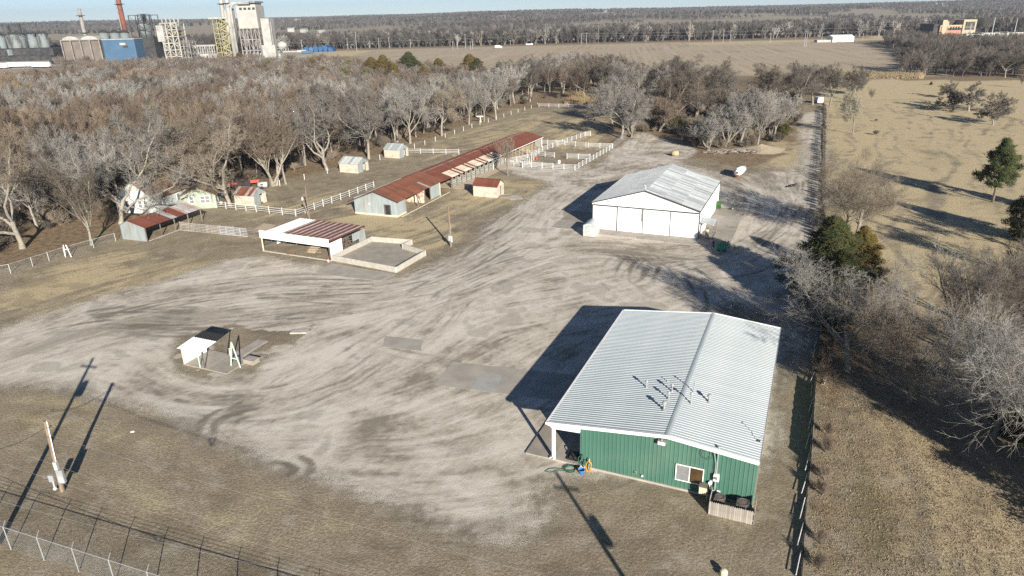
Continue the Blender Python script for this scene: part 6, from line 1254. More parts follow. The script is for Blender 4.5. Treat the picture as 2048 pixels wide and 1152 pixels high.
for i, (a, b) in enumerate((((-60, 868), (1300, 1330)), ((-60, 905), (1010, 1230)), ((100, 870), (1240, 1190)), ((-60, 985), (760, 1180)))):
    cable(['uppermost thin pale cable', 'second thin pale cable', 'thin pale cable reaching farthest right', 'lowest thin pale cable'][i]+' crossing the turf at the bottom', zpt(*a, 8.5), zpt(*b, 8.5), .3, .0045, M_grey)
v = thing('cable_splice', 'small black triangular splice frame hanging on the service cable', 'cable fitting', zpt(306, 1073, 7.5)); MB().tube([(0, 0, 0), (.64, 0, .0), (.48, 0, -.36), (.16, 0, -.36), (0, 0, 0)], .045, 5).tube([(.16, 0, -.36), (.6, .05, .0)], .03, 4).build('frame', M_black, v)
v = thing('litter', 'small white scrap lying on the turf left of centre', 'litter', gp(265, 864)); MB().box(-.16, .16, -.05, .05, 0, .04).bar((-.1, 0, .05), (.14, .04, .09), .06, .03).build('scrap', M_white, v)
v = thing('well_cap', 'cream round cap on the turf at the bottom edge', 'cap', gp(1447, 1150)); MB().lathe((0, 0, 0), [(.22, 0), (.24, .3), (.15, .42), (.02, .45)], 12).build('dome', M_cream, v); MB().tube([(-.24, 0, .15), (-.34, 0, .15)], .07, 8).build('port', M_black, v)

# ================================================================== the small shelter and A-frame on their slab
a = gp(370, 729); b = gp(420, 740); az = math.atan2(b.y-a.y, b.x-a.x)
sl_ = thing('shelter_slab', 'tan concrete slab under the small white shelter and the green A-frame', 'slab', a, az); lw = (gp(490, 753)-a).length; db = local(sl_, gp(398, 714)).y; d2 = local(sl_, gp(455, 692)); print('shelter', lw, db, d2, (b-a).length)
P(sl_, 'concrete_panel', M_conc, (-.1, 2.95, -.1, 3.3, 0, .1)); P(sl_, 'concrete_panel', M_concd, (2.98, 5.6, -.1, 3.2, 0, .095)); P(sl_, 'concrete_panel', M_conc, (2.98, 4.3, 3.23, 7.2, 0, .07))
HS = thing('shelter', 'small white-roofed shelter with one white side wall, standing alone on the gravel', 'shelter', a, az)
zl_, zh_ = 1.95, 2.35; sheets(HS, 'roof_panel', (-.25, -.35, zl_), (1, 0, 0), (0, 1, .12), 3.1, .62, 2.2, M_whitewall, ribs=2, rh=.025, rw=.05); sheets(HS, 'roof_panel', (-.2, 1.84, zl_+.25), (1, 0, 0), (0, 1, .12), 3.0, .62, 1.3, M_black, ribs=1, rh=.02, rw=.05)  # rear roof sheets are black: the shade there is put into their colour
P(HS, 'side_wall', M_whitewall, (-.02, .02, .0, 2.9, .1, 1.05)); P(HS, 'side_wall', M_whitewall, (-.02, .02, .0, 2.9, 1.07, 1.95))
for x, y, m in ((.0, -.04, M_cream), (2.7, -.04, M_steel), (.0, 2.95, M_steel), (2.7, 2.95, M_steel), (2.1, -.04, M_mint)): P(HS, 'post', m, (x-.04, x+.04, y-.04, y+.04, .1, zl_+(0 if y < 0 else .35)))
AF = thing('a_frame', 'mint green steel A-frame beside the small white shelter', 'frame', gp(472, 735), az); hA = hgt(472, 735, 684)
MB().bar((-.6, 0, .1), (0, 0, hA), .09).bar((.6, 0, .1), (0, 0, hA), .09).bar((-.35, 0, 1.0), (.35, 0, 1.0), .08).build('front_legs', M_mint, AF)
v = thing('valve_box', 'low concrete box with a pale lid behind the A-frame', 'box', gp(487, 727), az); P(v, 'box_body', M_concd, (0, 1.3, 0, .9, 0, .4)); P(v, 'lid', M_conc, (-.04, 1.34, -.04, .94, .402, .47)); 
v = thing('drain_slab', 'small pale slab with a rusty edge up in the turf right of the shelter', 'slab', gp(580, 668)); P(v, 'lid', M_cwall, (0, 1.8, 0, .9, 0, .15)); P(v, 'rim', M_rsteel, (-.05, -.01, 0, .9, 0, .12))
v = thing('hand_pump', 'thin white standpipe with a tap left of the A-frame', 'standpipe', gp(461, 713)); MB().tube([(0, 0, 0), (0, 0, .9), (.18, 0, .95)], .035, 6).build('pipe', M_white, v); MB().tube([(0, -.06, .8), (0, .08, .8)], .03, 5).build('tap', M_rsteel, v)

# ================================================================== odd things around the barn
v = thing('propane_tank', 'white horizontal propane tank on legs beyond the barn', 'tank', gp(1474, 357), R_(-112)); L = 4.0
MB().tube([(-.25, 0, 1.25), (0, 0, 1.25)], .25, 14, .8).tube([(0, 0, 1.25), (L, 0, 1.25)], .8, 18).tube([(L, 0, 1.25), (L+.25, 0, 1.25)], .8, 14, .25).build('shell', M_white, v, True); v.rotation_euler.z = R_(58)
for x in (.5, L-.5): P(v, 'saddle', M_rsteel, (x-.08, x+.08, -.5, .5, 0, .62))
MB().lathe((-.02, 0, 1.5), [(.02, 0)]*2, 6) if False else None; MB().cyl((L*.5, 0, 2.04), .18, .16, 10).build('valve_hood', M_grey, v); MB().tube([(-.29, 0, 1.25), (-.26, 0, 1.25)], .24, 10).build('end_flange', M_rusto, v)
v = thing('junk_pile', 'flat heap of black sheeting on the grass lane side', 'junk', gp(1580, 373)); mm = MB()
for k in range(7): c_ = Vector((random.uniform(-1, .9), random.uniform(-.7, .7), .15)); mm.bar(c_, c_+Vector((random.uniform(.4, 1), random.uniform(-.6, .6), random.uniform(-.05, .3))), .5, .08)
mm.build('sheeting', M_black, v)
v = thing('fence_stub', 'lone short post standing by the black sheeting', 'post', gp(1581, 358)); P(v, 'stub', M_woodd, (-.07, .07, -.07, .07, 0, .8)); 
v = thing('hay_bale', 'single round straw bale lying in the yard behind the barn', 'bale', gp(1350, 312), R_(-5)); MB().tube([(-.75, 0, .62), (.75, 0, .62)], .62, 16).build('bale', M_straw, v, True); MB().tube([(-.2, 0, .62), (-.16, 0, .62)], .635, 16).build('twine', M_tan, v)
v = thing('sand_mound', 'mound of pale sandy soil at the foot of the middle clump', 'mound', gp(1522, 300)); mm = MB()
r_n = 18; rows = 6
for i in range(rows+1):
    for k in range(r_n):
        a_ = 2*math.pi*k/r_n; q = i/rows; rad = 5.2*(q)*(1+.15*math.sin(3*a_)); mm.v.append((rad*math.cos(a_)*1.2, rad*math.sin(a_), 1.5*(1-q)**1.3+random.uniform(-.08, .08)*(q < 1)-.03*(q == 1)))
for i in range(rows):
    for k in range(r_n): mm.f.append((i*r_n+k, (i+1)*r_n+k, (i+1)*r_n+(k+1) % r_n, i*r_n+(k+1) % r_n))
mm.build('soil', mat('sandy_soil', (.38,.31,.22), (.30,.25,.18), 1.2, rough=1, bump=.05, bscale=3), v, True)
v = thing('brush_pile', 'long heap of grey cut branches and boards left of the sand mound', 'brush pile', gp(1478, 306)); mm = MB()
for k in range(150):
    c_ = Vector((random.uniform(-7, 5), random.uniform(-1.3, 1.3), random.uniform(.05, .7))); an = random.random()*6.28; l_ = random.uniform(.7, 2.3); mm.bar(c_, c_+Vector((math.cos(an)*l_, math.sin(an)*l_*.6, random.uniform(-.3, .6))), random.uniform(.04, .14))
tag(mm.build('branches', M_wood, v), kind='stuff')
VN = thing('van', 'white van parked at the far end of the grass lane', 'van', gp(1637, 206), R_(80))
MB().prism([(-2.4, -.95, .4), (2.5, -.95, .4), (2.5, -.95, 1.2), (1.7, -.95, 1.35), (1.2, -.95, 2.1), (-2.4, -.95, 2.15)], (0, 1.9, 0)).build('body', M_white, VN); P(VN, 'windscreen', M_glassg, (1.3, 1.75, -.8, .8, 1.4, 1.5))
for x in (-1.5, 1.6):
    for y in (-.98, .8): MB().tube([(x, y, .36), (x, y+.18, .36)], .36, 12).build('wheel', M_black, VN)
def tractor(label, p, rz, col, group):
    o = thing('tractor', label, 'tractor', gp(*p), rz, group); P(o, 'hood', col, (.2, 1.9, -.35, .35, .75, 1.35)); P(o, 'grille', M_steel, (1.902, 1.95, -.3, .3, .78, 1.3)); MB().prism([(-.9, -.75, 1.0), (.1, -.75, 1.25), (.1, -.75, 1.35), (-.95, -.75, 1.12)], (0, 1.5, 0)).build('fender', col, o); P(o, 'seat', M_black, (-.7, -.25, -.25, .25, 1.36, 1.5)); MB().tube([(1.0, 0, 1.352), (1.0, 0, 2.0)], .05, 6).build('exhaust', M_steel, o); MB().tube([(.1, 0, 1.352), (-.15, 0, 1.75)], .03, 5).build('steering_column', M_steel, o)
    for y in (-1.0, .7): MB().tube([(-.5, y, .75), (-.5, y+.3, .75)], .75, 16).build('rear_wheel', M_black, o)
    for y in (-.75, .6): MB().tube([(1.5, y, .36), (1.5, y+.15, .36)], .36, 12).build('front_wheel', M_black, o)
tractor('faded red tractor under the trees behind the rust-striped block hut, left of two', (478, 378), R_(-160), M_red, 'red tractors'); tractor('orange-red tractor under the trees behind the rust-striped block hut, right of two', (500, 373), R_(20), M_red, 'red tractors')
v = thing('camper_shell', 'small grey rounded trailer in the brush right of the tractors', 'trailer', gp(527, 377)); MB().tube([(-.9, 0, .8), (.9, 0, .8)], .6, 10).build('body', M_galvl, v, True); MB().tube([(-.1, -.62, .3), (-.1, -.5, .3)], .3, 10).build('wheel', M_black, v); MB().tube([(-.1, .5, .3), (-.1, .62, .3)], .3, 10).build('wheel', M_black, v); P(v, 'window', M_glass, (-.3, .3, -.625, -.6, .8, 1.05))
for i, (px, py, s) in enumerate(((446, 404, 1.0), (438, 412, .8), (455, 408, .6))):
    v = thing('boulder', ['large brown boulder', 'middle brown boulder', 'small brown boulder'][i]+' at the left end of the front paddock rails', 'rock', gp(px-15, py), random.random()*3); ic = bpy.data.meshes.new('boulder'); import bmesh; bm = bmesh.new(); bmesh.ops.create_icosphere(bm, subdivisions=2, radius=s)
    for q in bm.verts: q.co *= 1+random.uniform(-.16, .16); q.co.z = max(q.co.z*.7+s*.3, -.05)
    bm.to_mesh(ic); bm.free(); ic.materials.append(M_tan); link('stone', ic, v)
# tall yellow grass patch behind the far fence, and grass tufts along edges
gr_ = np.random.default_rng(17)
def tufts(name, label, px, n, h, col, world=False, wmul=1.0):
    pts = [gp(*p) for p in px]; x0, x1 = min(p.x for p in pts), max(p.x for p in pts); y0, y1 = min(p.y for p in pts), max(p.y for p in pts)
    X = gr_.uniform(x0, x1, n*3); Y = gr_.uniform(y0, y1, n*3); k = inpoly(pts, X, Y); X, Y = X[k][:n], Y[k][:n]; m = len(X); B = 7
    base = np.stack([X, Y, np.zeros(m)], 1)[:, None]+gr_.normal(size=(m, B, 3))*np.array([.12, .12, 0])*wmul; D = unit(gr_.normal(size=(m, B, 3))*np.array([.45, .45, 0])+np.array([0, 0, 1.])); L = h*(.4+.8*gr_.random((m, B, 1)))
    base = base.reshape(-1, 3); D = D.reshape(-1, 3); L = L.reshape(-1, 1); ax = unit(np.cross(D, gr_.normal(size=D.shape))); ay = np.cross(D, ax); w = .02*wmul*(.6+.8*gr_.random((len(D), 1)))
    V = np.stack([base+ax*w, base-ax*w*.5+ay*w*.87, base-ax*w*.5-ay*w*.87, base+D*L], 1).reshape(-1, 3); b = (np.arange(len(D))*4)[:, None]; Fc = np.concatenate([b+np.array([[0, 1, 3]]), b+np.array([[1, 2, 3]]), b+np.array([[2, 0, 3]])], 0)
    mt = mat(name+'_blades', col, tuple(.6*c for c in col), 1.0, rough=1.0); return tag(link(name, np_mesh(name, V, Fc, mt, 3)), label, None, None, 'stuff')
tufts('tall_grass', 'tall golden grass growing in the gap behind the far white fence', [(1130,208),(1150,190),(1190,184),(1240,190),(1240,212)], 5000, 1.7, (.46,.34,.19), wmul=3)
tufts('edge_grass', 'dry grass tufts along the edge of the ploughed field and the pasture', [(1640,156),(1840,158),(1840,150),(1640,148)], 4000, 2.0, (.42,.33,.2), wmul=5)
tufts('litter_grass', 'brown grass and weeds in the leaf litter right of the fence', [(1650,700),(1760,720),(2060,1000),(2100,1200),(1610,1200)], 3500, .10, (.36,.28,.185), wmul=1.2)
# ================================================================== far plant, substation, brick building (all beyond the wood)
M_pgrey = mat('plant_pale_grey', (.36,.35,.325), (.30,.29,.27), .15, rough=.7, grime=(.36,.35,.32))
M_pwhite = mat('plant_white', (.37,.365,.34), (.28,.275,.26), .2, rough=.7, grime=(.20,.195,.18))
M_pdark = mat('plant_soot_black', (.02,.022,.025), (.05,.048,.046), .3, rough=.8)
M_pblue = mat('plant_blue_cladding', (.05,.11,.19), (.04,.09,.155), .1, rough=.6)
M_psteel = mat('plant_steel', (.24,.23,.215), (.16,.15,.14), .3, rough=.7)
M_pyel = mat('plant_yellow_steel', (.30,.27,.12), (.22,.2,.11), .3, rough=.7)
M_ptank = mat('stained_tank_shell', (.15,.18,.185), (.06,.057,.053), .22, .46, .6, rough=.7, stretch=(1,1,.35))
M_pstack = mat('red_stack_paint', (.22,.07,.045), (.12,.05,.04), .2, rough=.8)
M_ptar = mat('blue_tarpaulin', (.02,.08,.20), (.015,.06,.15), .3, rough=.5)
M_brick = mat('far_red_brick', (.30,.14,.10), (.38,.2,.14), .4, rough=.9)
M_bufb = mat('far_buff_brick', (.36,.31,.215), (.31,.27,.19), .3, rough=.9)
M_orng = mat('orange_truck_paint', (.55,.13,.05), (.45,.1,.04), .8, rough=.6)
def frame(parent, x0, x1, y0, y1, z0, z1, nxx, nzz, m, w=.45, nm='steel_frame', brace=True, ny_=1, floors=True):
    mb = MB(); xs = [x0+(x1-x0)*i/nxx for i in range(nxx+1)]; zs = [z0+(z1-z0)*i/nzz for i in range(nzz+1)]; ys = [y0+(y1-y0)*i/ny_ for i in range(ny_+1)]
    for x in xs:
        for y in ys: mb.bar((x, y, z0), (x, y, z1), w)
    for z in zs[1:]:
        for y in ys: mb.bar((x0, y, z), (x1, y, z), w*.8)
        for x in xs: mb.bar((x, y0, z), (x, y1, z), w*.8)
        if brace:
            for i in range(nxx):
                if (i+int(z)) % 2 == 0: mb.bar((xs[i], y0, z-(z1-z0)/nzz), (xs[i+1], y0, z), w*.5)
                else: mb.bar((xs[i+1], y0, z-(z1-z0)/nzz), (xs[i], y0, z), w*.5)
    return mb.build(nm, m, parent)
class Far:   # a site at one depth: photo pixel -> local metres
    def __init__(s, name, label, cat, px, py, group=None, D=None):
        s.p = gp(px, py) if D is None else Vector((wp(px, py, D).x, D, 0)); s.p.z = 0; s.o = thing(name, label, cat, s.p, 0, group); s.D = s.p.y
    def x(s, px, py): return wp(px, py, s.D).x-s.p.x
    def z(s, px, py): return max(0.0, wp(px, py, s.D).z)
G = 'plant structures'
# vertical things lean in the picture, so widths are read at their foot and heights at their top
def col_h(F_, px, py): return wp(px, py, F_.D).z
DP = gp(500, 122).y; DL = gp(50, 117).y
# 1 stained tanks at far left
F1 = Far('tank_battery', 'row of big soot-stained grey tanks under black conveyors at the far left of the plant', 'tanks', 50, 100, G, DL)
hT = wp(60, 68, DL).z; zb_ = wp(60, 97, DL).z
for i, (px0, px1) in enumerate(((-28, -4), (-1, 15), (20, 56), (60, 80), (81, 101))):
    xa, xb = F1.x(px0, 97), F1.x(px1, 97); r = (xb-xa)/2; tk = MB().cyl(((xa+xb)/2, 0, 0), r*.97, hT, 20).build('tank_shell', M_ptank, F1.o, True); MB().lathe(((xa+xb)/2, 0, hT), [(r*1.02, 0), (r*1.02, .8), (r*.3, 1.6)], 20).build('roof', M_pdark, tk)
frame(F1.o, F1.x(-28, 97), F1.x(98, 97), -9, 8, hT, hT+2.5, 9, 1, M_pdark, .5, 'conveyor_gallery'); 
for px, py, tz in ((14, 68, 49), (36, 68, 47)):
    xx = F1.x(px, py)+3; MB().bar((xx, 0, hT), (xx, 0, wp(px, tz, DL).z), 2.2).bar((xx-2, 0, wp(px, tz, DL).z), (xx+3.5, 0, wp(px, tz+3, DL).z), .8).bar((xx, 0, wp(px, tz+6, DL).z), (xx+7, 0, hT+3), .8).build('head_frame', M_pdark, F1.o)
F2 = Far('black_shed', 'long black sooty shed in front of the stained tanks at the far left', 'shed', 50, 129, G); D2 = F2.D
x0, x1 = F2.x(-60, 120), F2.x(104, 120); zt_ = wp(50, 98, D2).z
P(F2.o, 'shed_body', M_pdark, (x0, x1, 5, 30, 0, zt_)); P(F2.o, 'lean_to', M_pdark, (x0, x1+2, -4, 4.9, 0, zt_*.55)); P(F2.o, 'clerestory', M_pblue if False else M_ptank, (F2.x(12, 112), F2.x(22, 112), 3, 4.8, zt_*.6, zt_*.98)); P(F2.o, 'lower_wall', M_psteel, (x0, x1, -4.5, -4.05, 0, zt_*.22))
for i, (px0, px1, lb, c) in enumerate(((14, 58, 'long white semi-trailer parked below the black shed', M_white), (64, 78, 'short white box trailer below the black shed, left of a pair', M_white), (80, 95, 'short white box trailer below the black shed, right of a pair', M_white), (0, 11, 'small white truck at the far left below the black shed', M_white))):
    a = gp(px0, 136 if i != 3 else 138); b = gp(px1, 136 if i != 3 else 138); w = (b-a).length; v = thing('trailer' if i < 3 else 'truck', lb, 'trailer' if i < 3 else 'truck', a, 0, 'trailers at the plant'); P(v, 'box', c, (0, w, 0, 2.6, 1.1, 4.0)); P(v, 'underframe', M_pdark, (.2, w-.2, .2, 2.4, .8, 1.09))
    for x in (w*.12, w*.22, w*.85): MB().tube([(x, -.02, .5), (x, .3, .5)], .5, 10).build('wheel', M_black, v)
# 2 domed hall with twin vault roofs
F3 = Far('vaulted_hall', 'brown hall with two low white barrel roofs at the left of the plant', 'hall', 165, 112, G, DP+12); x0, x1 = F3.x(130, 110), F3.x(206, 110); zt_ = wp(165, 80, F3.D).z
P(F3.o, 'hall_wall', mat('brown_cladding', (.12,.10,.085), (.16,.14,.12), .1), (x0, x1, 0, 30, 0, zt_)); 
for k in range(2):
    xa = x0+(x1-x0)*k/2; xb = x0+(x1-x0)*(k+1)/2; MB().prism([(xa+.4+(xb-xa-.8)*t, -1, zt_+3.2*math.sin(math.pi*t)**.6) for t in np.linspace(0, 1, 9)], (0, 32, 0)).build('vault_roof', M_pwhite, F3.o)
frame(F3.o, x0, x1, -1.2, -.8, 0, zt_, 4, 1, M_psteel, .9, 'portal_frame', False)
# slender towers and stacks
def stack(label, px, pyb, ptx, pty, r0, r1, m, D=None, ztop=None, cat='stack', name='stack', rings=2):
    Dd = D or DP; zz = ztop or wp(ptx, pty, Dd).z; b = wp(px, pyb, Dd); o = thing(name, label, cat, (b.x, Dd, 0), 0, 'plant stacks'); MB().tube([(0, 0, 0), (0, 0, zz)], r0, 14, r1).build('shaft', m, o, True)
    for k in range(rings): z = zz*(.5+.35*k); MB().lathe((0, 0, z), [(r0*1.25, 0), (r0*1.9, .1), (r0*1.9, .5), (r0*1.25, .6)], 12).build('platform', M_pdark, o)
    return o
stack('thin grey banded tower left of the blue building', 178, 104, 163, 17, 2.3, 1.7, M_psteel, DL)
stack('tall rust-red stack beside the blue building', 254, 80, 240, 0, 2.2, 1.8, M_pstack, DP+40, 95); stack('thin dark pipe running up next to the rust-red stack', 248, 80, 238, 12, .5, .5, M_psteel, DP+38, 60, rings=0)
for i, (px0, px1) in enumerate(((203, 221), (225, 243), (245, 262))):
    F4 = Far('silo', ['left', 'middle', 'right'][i]+' blue-grey silo with a dark conical top behind the blue building', 'silo', (px0+px1)//2, 95, 'silos', DP+25); xa, xb = F4.x(px0, 90), F4.x(px1, 90); r = (xb-xa)/2; z = wp(px0, 66, DP+25).z; MB().cyl(((xa+xb)/2, 0, 0), r, z, 18).build('shell', M_ptank, F4.o, True); MB().lathe(((xa+xb)/2, 0, z), [(r*1.05, 0), (r*1.05, .7), (r*.25, 2.6)], 18).build('roof', M_pdark, F4.o)
F5 = Far('blue_building', 'bright blue clad building with a few small white windows at the plant', 'building', 240, 106, G, DP-20); x0, xm, x1 = F5.x(208, 100), F5.x(223, 100), F5.x(272, 100); z = wp(250, 79, F5.D).z
P(F5.o, 'wall', M_pblue, (x0, x1, 0, 24, 0, z)); P(F5.o, 'roof', M_pwhite, (x0-.3, x1+.3, -.3, 24.3, z+.01, z+.6)); 
for (px, py, s) in ((242, 88, 1.2), (248, 88, 1.2)): xx = F5.x(px, py); zz = wp(px, py, F5.D).z; P(F5.o, 'window', M_pwhite, (xx-s, xx+s, -.12, -.01, zz-.9, zz+.9))
xx = F5.x(251, 92); zz = wp(251, 93, F5.D).z; P(F5.o, 'window', M_glass, (xx-2, xx+2, -.15, -.01, zz-.9, zz+.9))
# 3 black furnace house with pale cylinder
F6 = Far('furnace_tower', 'dark furnace tower with a pale stained cylinder and black head frame', 'tower', 297, 105, G, DP); x0, x1 = F6.x(283, 100), F6.x(314, 100); r = (x1-x0)/2; xc = (x0+x1)/2; z0, z1 = wp(285, 74, DP).z, wp(285, 46, DP).z
MB().cyl((xc, 0, z0), r*.8, z1-z0, 20).build('cylinder', M_ptank, F6.o, True); P(F6.o, 'base', M_pdark, (x0-2, x1+2, -6, 8, 0, z0-.01)); frame(F6.o, x0-2, x1+2, -6.5, 8.5, z0, z1+6, 3, 3, M_pdark, .5); MB().bar((xc+1, 0, z1), (xc+1, 0, wp(290, 28, DP).z), 2.0).build('head_frame', M_pdark, F6.o); frame(F6.o, xc-3, xc+4, -2, 4, z1+2, wp(290, 28, DP).z, 2, 3, M_pdark, .3, 'hoist_frame')
F7 = Far('process_building', 'open pale steel process building of six floors in the middle of the plant', 'structure', 355, 108, G, DP); x0, x1 = F7.x(336, 104), F7.x(368, 104); z1 = wp(348, 46, DP).z
frame(F7.o, x0, x1, -5, 9, 0, z1, 3, 6, M_pwhite, .8); frame(F7.o, x0+1, x1-1, -2, 6, 0, z1-2, 5, 9, M_pyel, .35, 'walkways'); frame(F7.o, x1, F7.x(386, 104), -4, 8, 0, z1*.55, 3, 4, M_psteel, .5, 'lower_frame'); P(F7.o, 'hopper', M_pwhite, (F7.x(322, 75), F7.x(338, 75)-1, -6, 3, z1*.55, z1*.95))
rg = random.Random(9)
for k in range(16): xx = rg.uniform(x0+1, x1-3); zz = rg.uniform(1, z1*.85); P(F7.o, 'vessel', rg.choice([M_psteel, M_pdark, M_pyel, M_pwhite]), (xx, xx+rg.uniform(1.5, 4), -3, 5, zz, zz+rg.uniform(1, 3)))
for k in range(5): xx = x0+(x1-x0)*k/4; MB().tube([(xx, 0, z1), (xx, 0, z1+3.2), (xx+1, 0, z1+3.4)], .5, 6).build('vent_pipe', M_pwhite, F7.o)
for (pa, pb, lb, pt) in ((276, 334, 'left pipe rack of pale steel in front of the furnace tower', 86), (388, 430, 'right pipe rack of pale steel between the process building and the stair tower', 93)):
    Fr = Far('pipe_rack', lb, 'pipe rack', (pa+pb)//2, 110, 'pipe racks', gp((pa+pb)//2, 116).y); x0, x1 = Fr.x(pa, 106), Fr.x(pb, 106); z1 = wp(pa, pt, Fr.D).z; frame(Fr.o, x0, x1, 0, 6, 0, z1, 9, 2, M_pwhite, .5)
    for k in range(3): MB().tube([(x0-1, 1+2*k, z1+.6), (x1+1, 1+2*k, z1+.6)], .6, 8).build('pipe', M_pwhite if k != 1 else M_psteel, Fr.o)
    P(Fr.o, 'machinery', M_pdark, (x0+1, x1-1, 3, 5.5, 0, z1*.45))
# 4 yellow stair tower, white stacks
F8 = Far('stair_tower', 'yellow and grey steel stair tower beside the white stacks', 'tower', 450, 106, G, DP); x0, x1 = F8.x(440, 104), F8.x(466, 104); z1 = wp(432, 38, DP).z; frame(F8.o, x0, x1, -5, 6, 0, z1, 3, 9, M_pyel, .55)
st = MB(); n = 9
for k in range(n): za, zc = z1*k/n, z1*(k+1)/n; xa, xb = (x0+6, x0+13) if k % 2 else (x0+13, x0+6); st.bar((xa, -6, za), (xb, -6, zc), 1.2, .8)
st.build('stairs', M_pyel, F8.o); P(F8.o, 'core', M_psteel, (x0+3, x1-3, 0, 4, 0, z1*.97)); P(F8.o, 'top_deck', M_pwhite, (x0-3, x1+1, -6, 7, z1, z1+1.2))
stack('left of two slender white stacks by the stair tower', 458, 100, 440, 0, 1.9, 1.7, M_pwhite, DP+6, 90, rings=1); stack('right of two slender white stacks by the stair tower', 470, 103, 458, 0, 1.9, 1.7, M_pwhite, DP-8, 90, rings=1)
# 5 the big filter house
F9 = Far('filter_house', 'huge pale grey filter house on steel legs, tallest block of the plant', 'building', 507, 106, G, DP); x0, x1 = F9.x(492, 100), F9.x(530, 100); z0, z1 = wp(485, 57, DP).z, wp(480, 12, DP).z; 
P(F9.o, 'filter_box', M_pgrey, (x0, x1, -8, 12, z0, z1)); frame(F9.o, x0, x1, -8, 12, 0, z0, 5, 3, M_psteel, .8); P(F9.o, 'top_deck', M_psteel, (x0-1, x1, -9, 13, z1+2, z1+3.4)); P(F9.o, 'penthouse', M_pgrey, (x0+1, x1-1, -6, 10, z1+.01, z1+1.99))
for k in range(4): xx = x0+2.5+(x1-x0-4)*k/3.4; P(F9.o, 'louvre', M_pdark, (xx, xx+2.2, -8.2, -8.01, z1-3.2, z1-1.4))
for k, dx in enumerate((-4, -1.2)): MB().tube([(x0+dx-3, -9, 0), (x0+dx-3, -9, z1-2), (x0+dx-1.5, -9, z1+.5), (x0+dx+1, -9, z1+2), (x1-4, -9, z1+2)], 1.1, 10).build('duct', M_pwhite, F9.o, True)
MB().cyl((x0-6.5, -3, wp(470, 70, DP).z*.7), 2.7, z1*.62, 16).build('cyclone', M_psteel, F9.o, True); MB().cyl((x0-10.5, -3, wp(470, 70, DP).z*.7), 2.2, z1*.6, 16).build('cyclone', M_pwhite, F9.o, True)
F10 = Far('white_tower', 'slim tall white clad tower at the right side of the filter house', 'tower', 538, 104, G, DP); x0, x1 = F10.x(533, 98), F10.x(549, 98); P(F10.o, 'clad_shaft', M_pwhite, (x0, x1, -5, 8, 0, wp(522, 37, DP).z)); P(F10.o, 'side_ladder', M_psteel, (x1+.02, x1+.8, -2, 0, 0, wp(522, 40, DP).z*.95)); P(F10.o, 'foot_block', M_pwhite, (x0-2, x1+3, -7, -5.02, 0, wp(522, 90, DP).z))
F11 = Far('plant_annex', 'jumble of low white process buildings at the foot of the filter house', 'building', 500, 112, G, gp(500, 118).y); rg = random.Random(2)
for k in range(16): px = 455+rg.random()*90; xx = F11.x(px, 110); w = rg.uniform(4, 9); P(F11.o, 'annex_block', rg.choice([M_pwhite, M_pwhite, M_pgrey, M_psteel]), (xx, xx+w, rg.uniform(0, 4), rg.uniform(9, 14), 0, rg.uniform(3, 8.5)+.01*k))
v = Far('pressure_sphere', 'white rounded gas vessel right of the filter house', 'tank', 566, 102, None, gp(566, 104).y); MB().lathe((0, 0, 3), [(.5, 0), (4, 1), (5.4, 3.4), (4.6, 6), (2, 7.6), (.3, 8)], 18).build('vessel', M_pwhite, v.o, True); frame(v.o, -4.5, 4.5, -4.5, 4.5, 0, 4.0, 2, 1, M_pwhite, .6, 'legs'); P(v.o, 'bund', M_pgrey, (-12, 20, -8, 8, 0, 1.0))
for i, (px, w, c, lb) in enumerate(((318, 12, M_pwhite, 'white tank trailer left in the row of site cabins'), (334, 7, M_orng, 'small pinkish cabin next to the tank trailer'), (352, 6, M_mint, 'pale green cabin in the row of site cabins'), (378, 24, M_ptank, 'long blue-grey cabin in the row of site cabins'), (402, 14, M_pwhite, 'white cabin in the row of site cabins'), (418, 8, M_psteel, 'grey cabin in the row of site cabins'))):
    f = Far('site_cabin', lb, 'cabin', px, 118, 'site cabins'); P(f.o, 'cabin_box', c, (0, w, 0, 4, .4, 4.2)); P(f.o, 'door', M_pdark, (w*.4, w*.4+1.2, -.06, -.01, .5, 3)); P(f.o, 'cabin_roof', M_pgrey, (-.2, w+.2, -.2, 4.2, 4.21, 4.5))
f = Far('excavator', 'small yellow excavator with its boom down at the right of the blue building', 'excavator', 276, 113); MB().bar((0, 0, 2), (-4, 0, 8.5), .8).bar((-4, 0, 8.5), (-6, 0, 3), .6).build('boom', M_pyel, f.o); P(f.o, 'cab', M_pyel, (-1, 3, -1.5, 1.5, 1.3, 3.4)); P(f.o, 'tracks', M_pdark, (-2, 3, -1.7, 1.7, 0, 1.25))
f = Far('tarp_heap', 'long heap covered in bright blue tarpaulins right of the plant', 'tarp heap', 635, 104, None, gp(635, 104).y); x0, x1 = f.x(607, 100), f.x(664, 100); n = 6
for k in range(n):
    xa = x0+(x1-x0)*k/n; xb = x0+(x1-x0)*(k+1)/n+1; h = [5.5, 5, 6, 5.5, 6.5, 4.5][k]; MB().prism([(xa, 0, 0), (xb, 0, 0), (xb-.5, 0, h*.7), ((xa+xb)/2, 0, h), (xa+.3, 0, h*.8)], (0, 14+k*.3, 0)).build('tarpaulin', M_ptar if k != 1 else M_pblue, f.o)
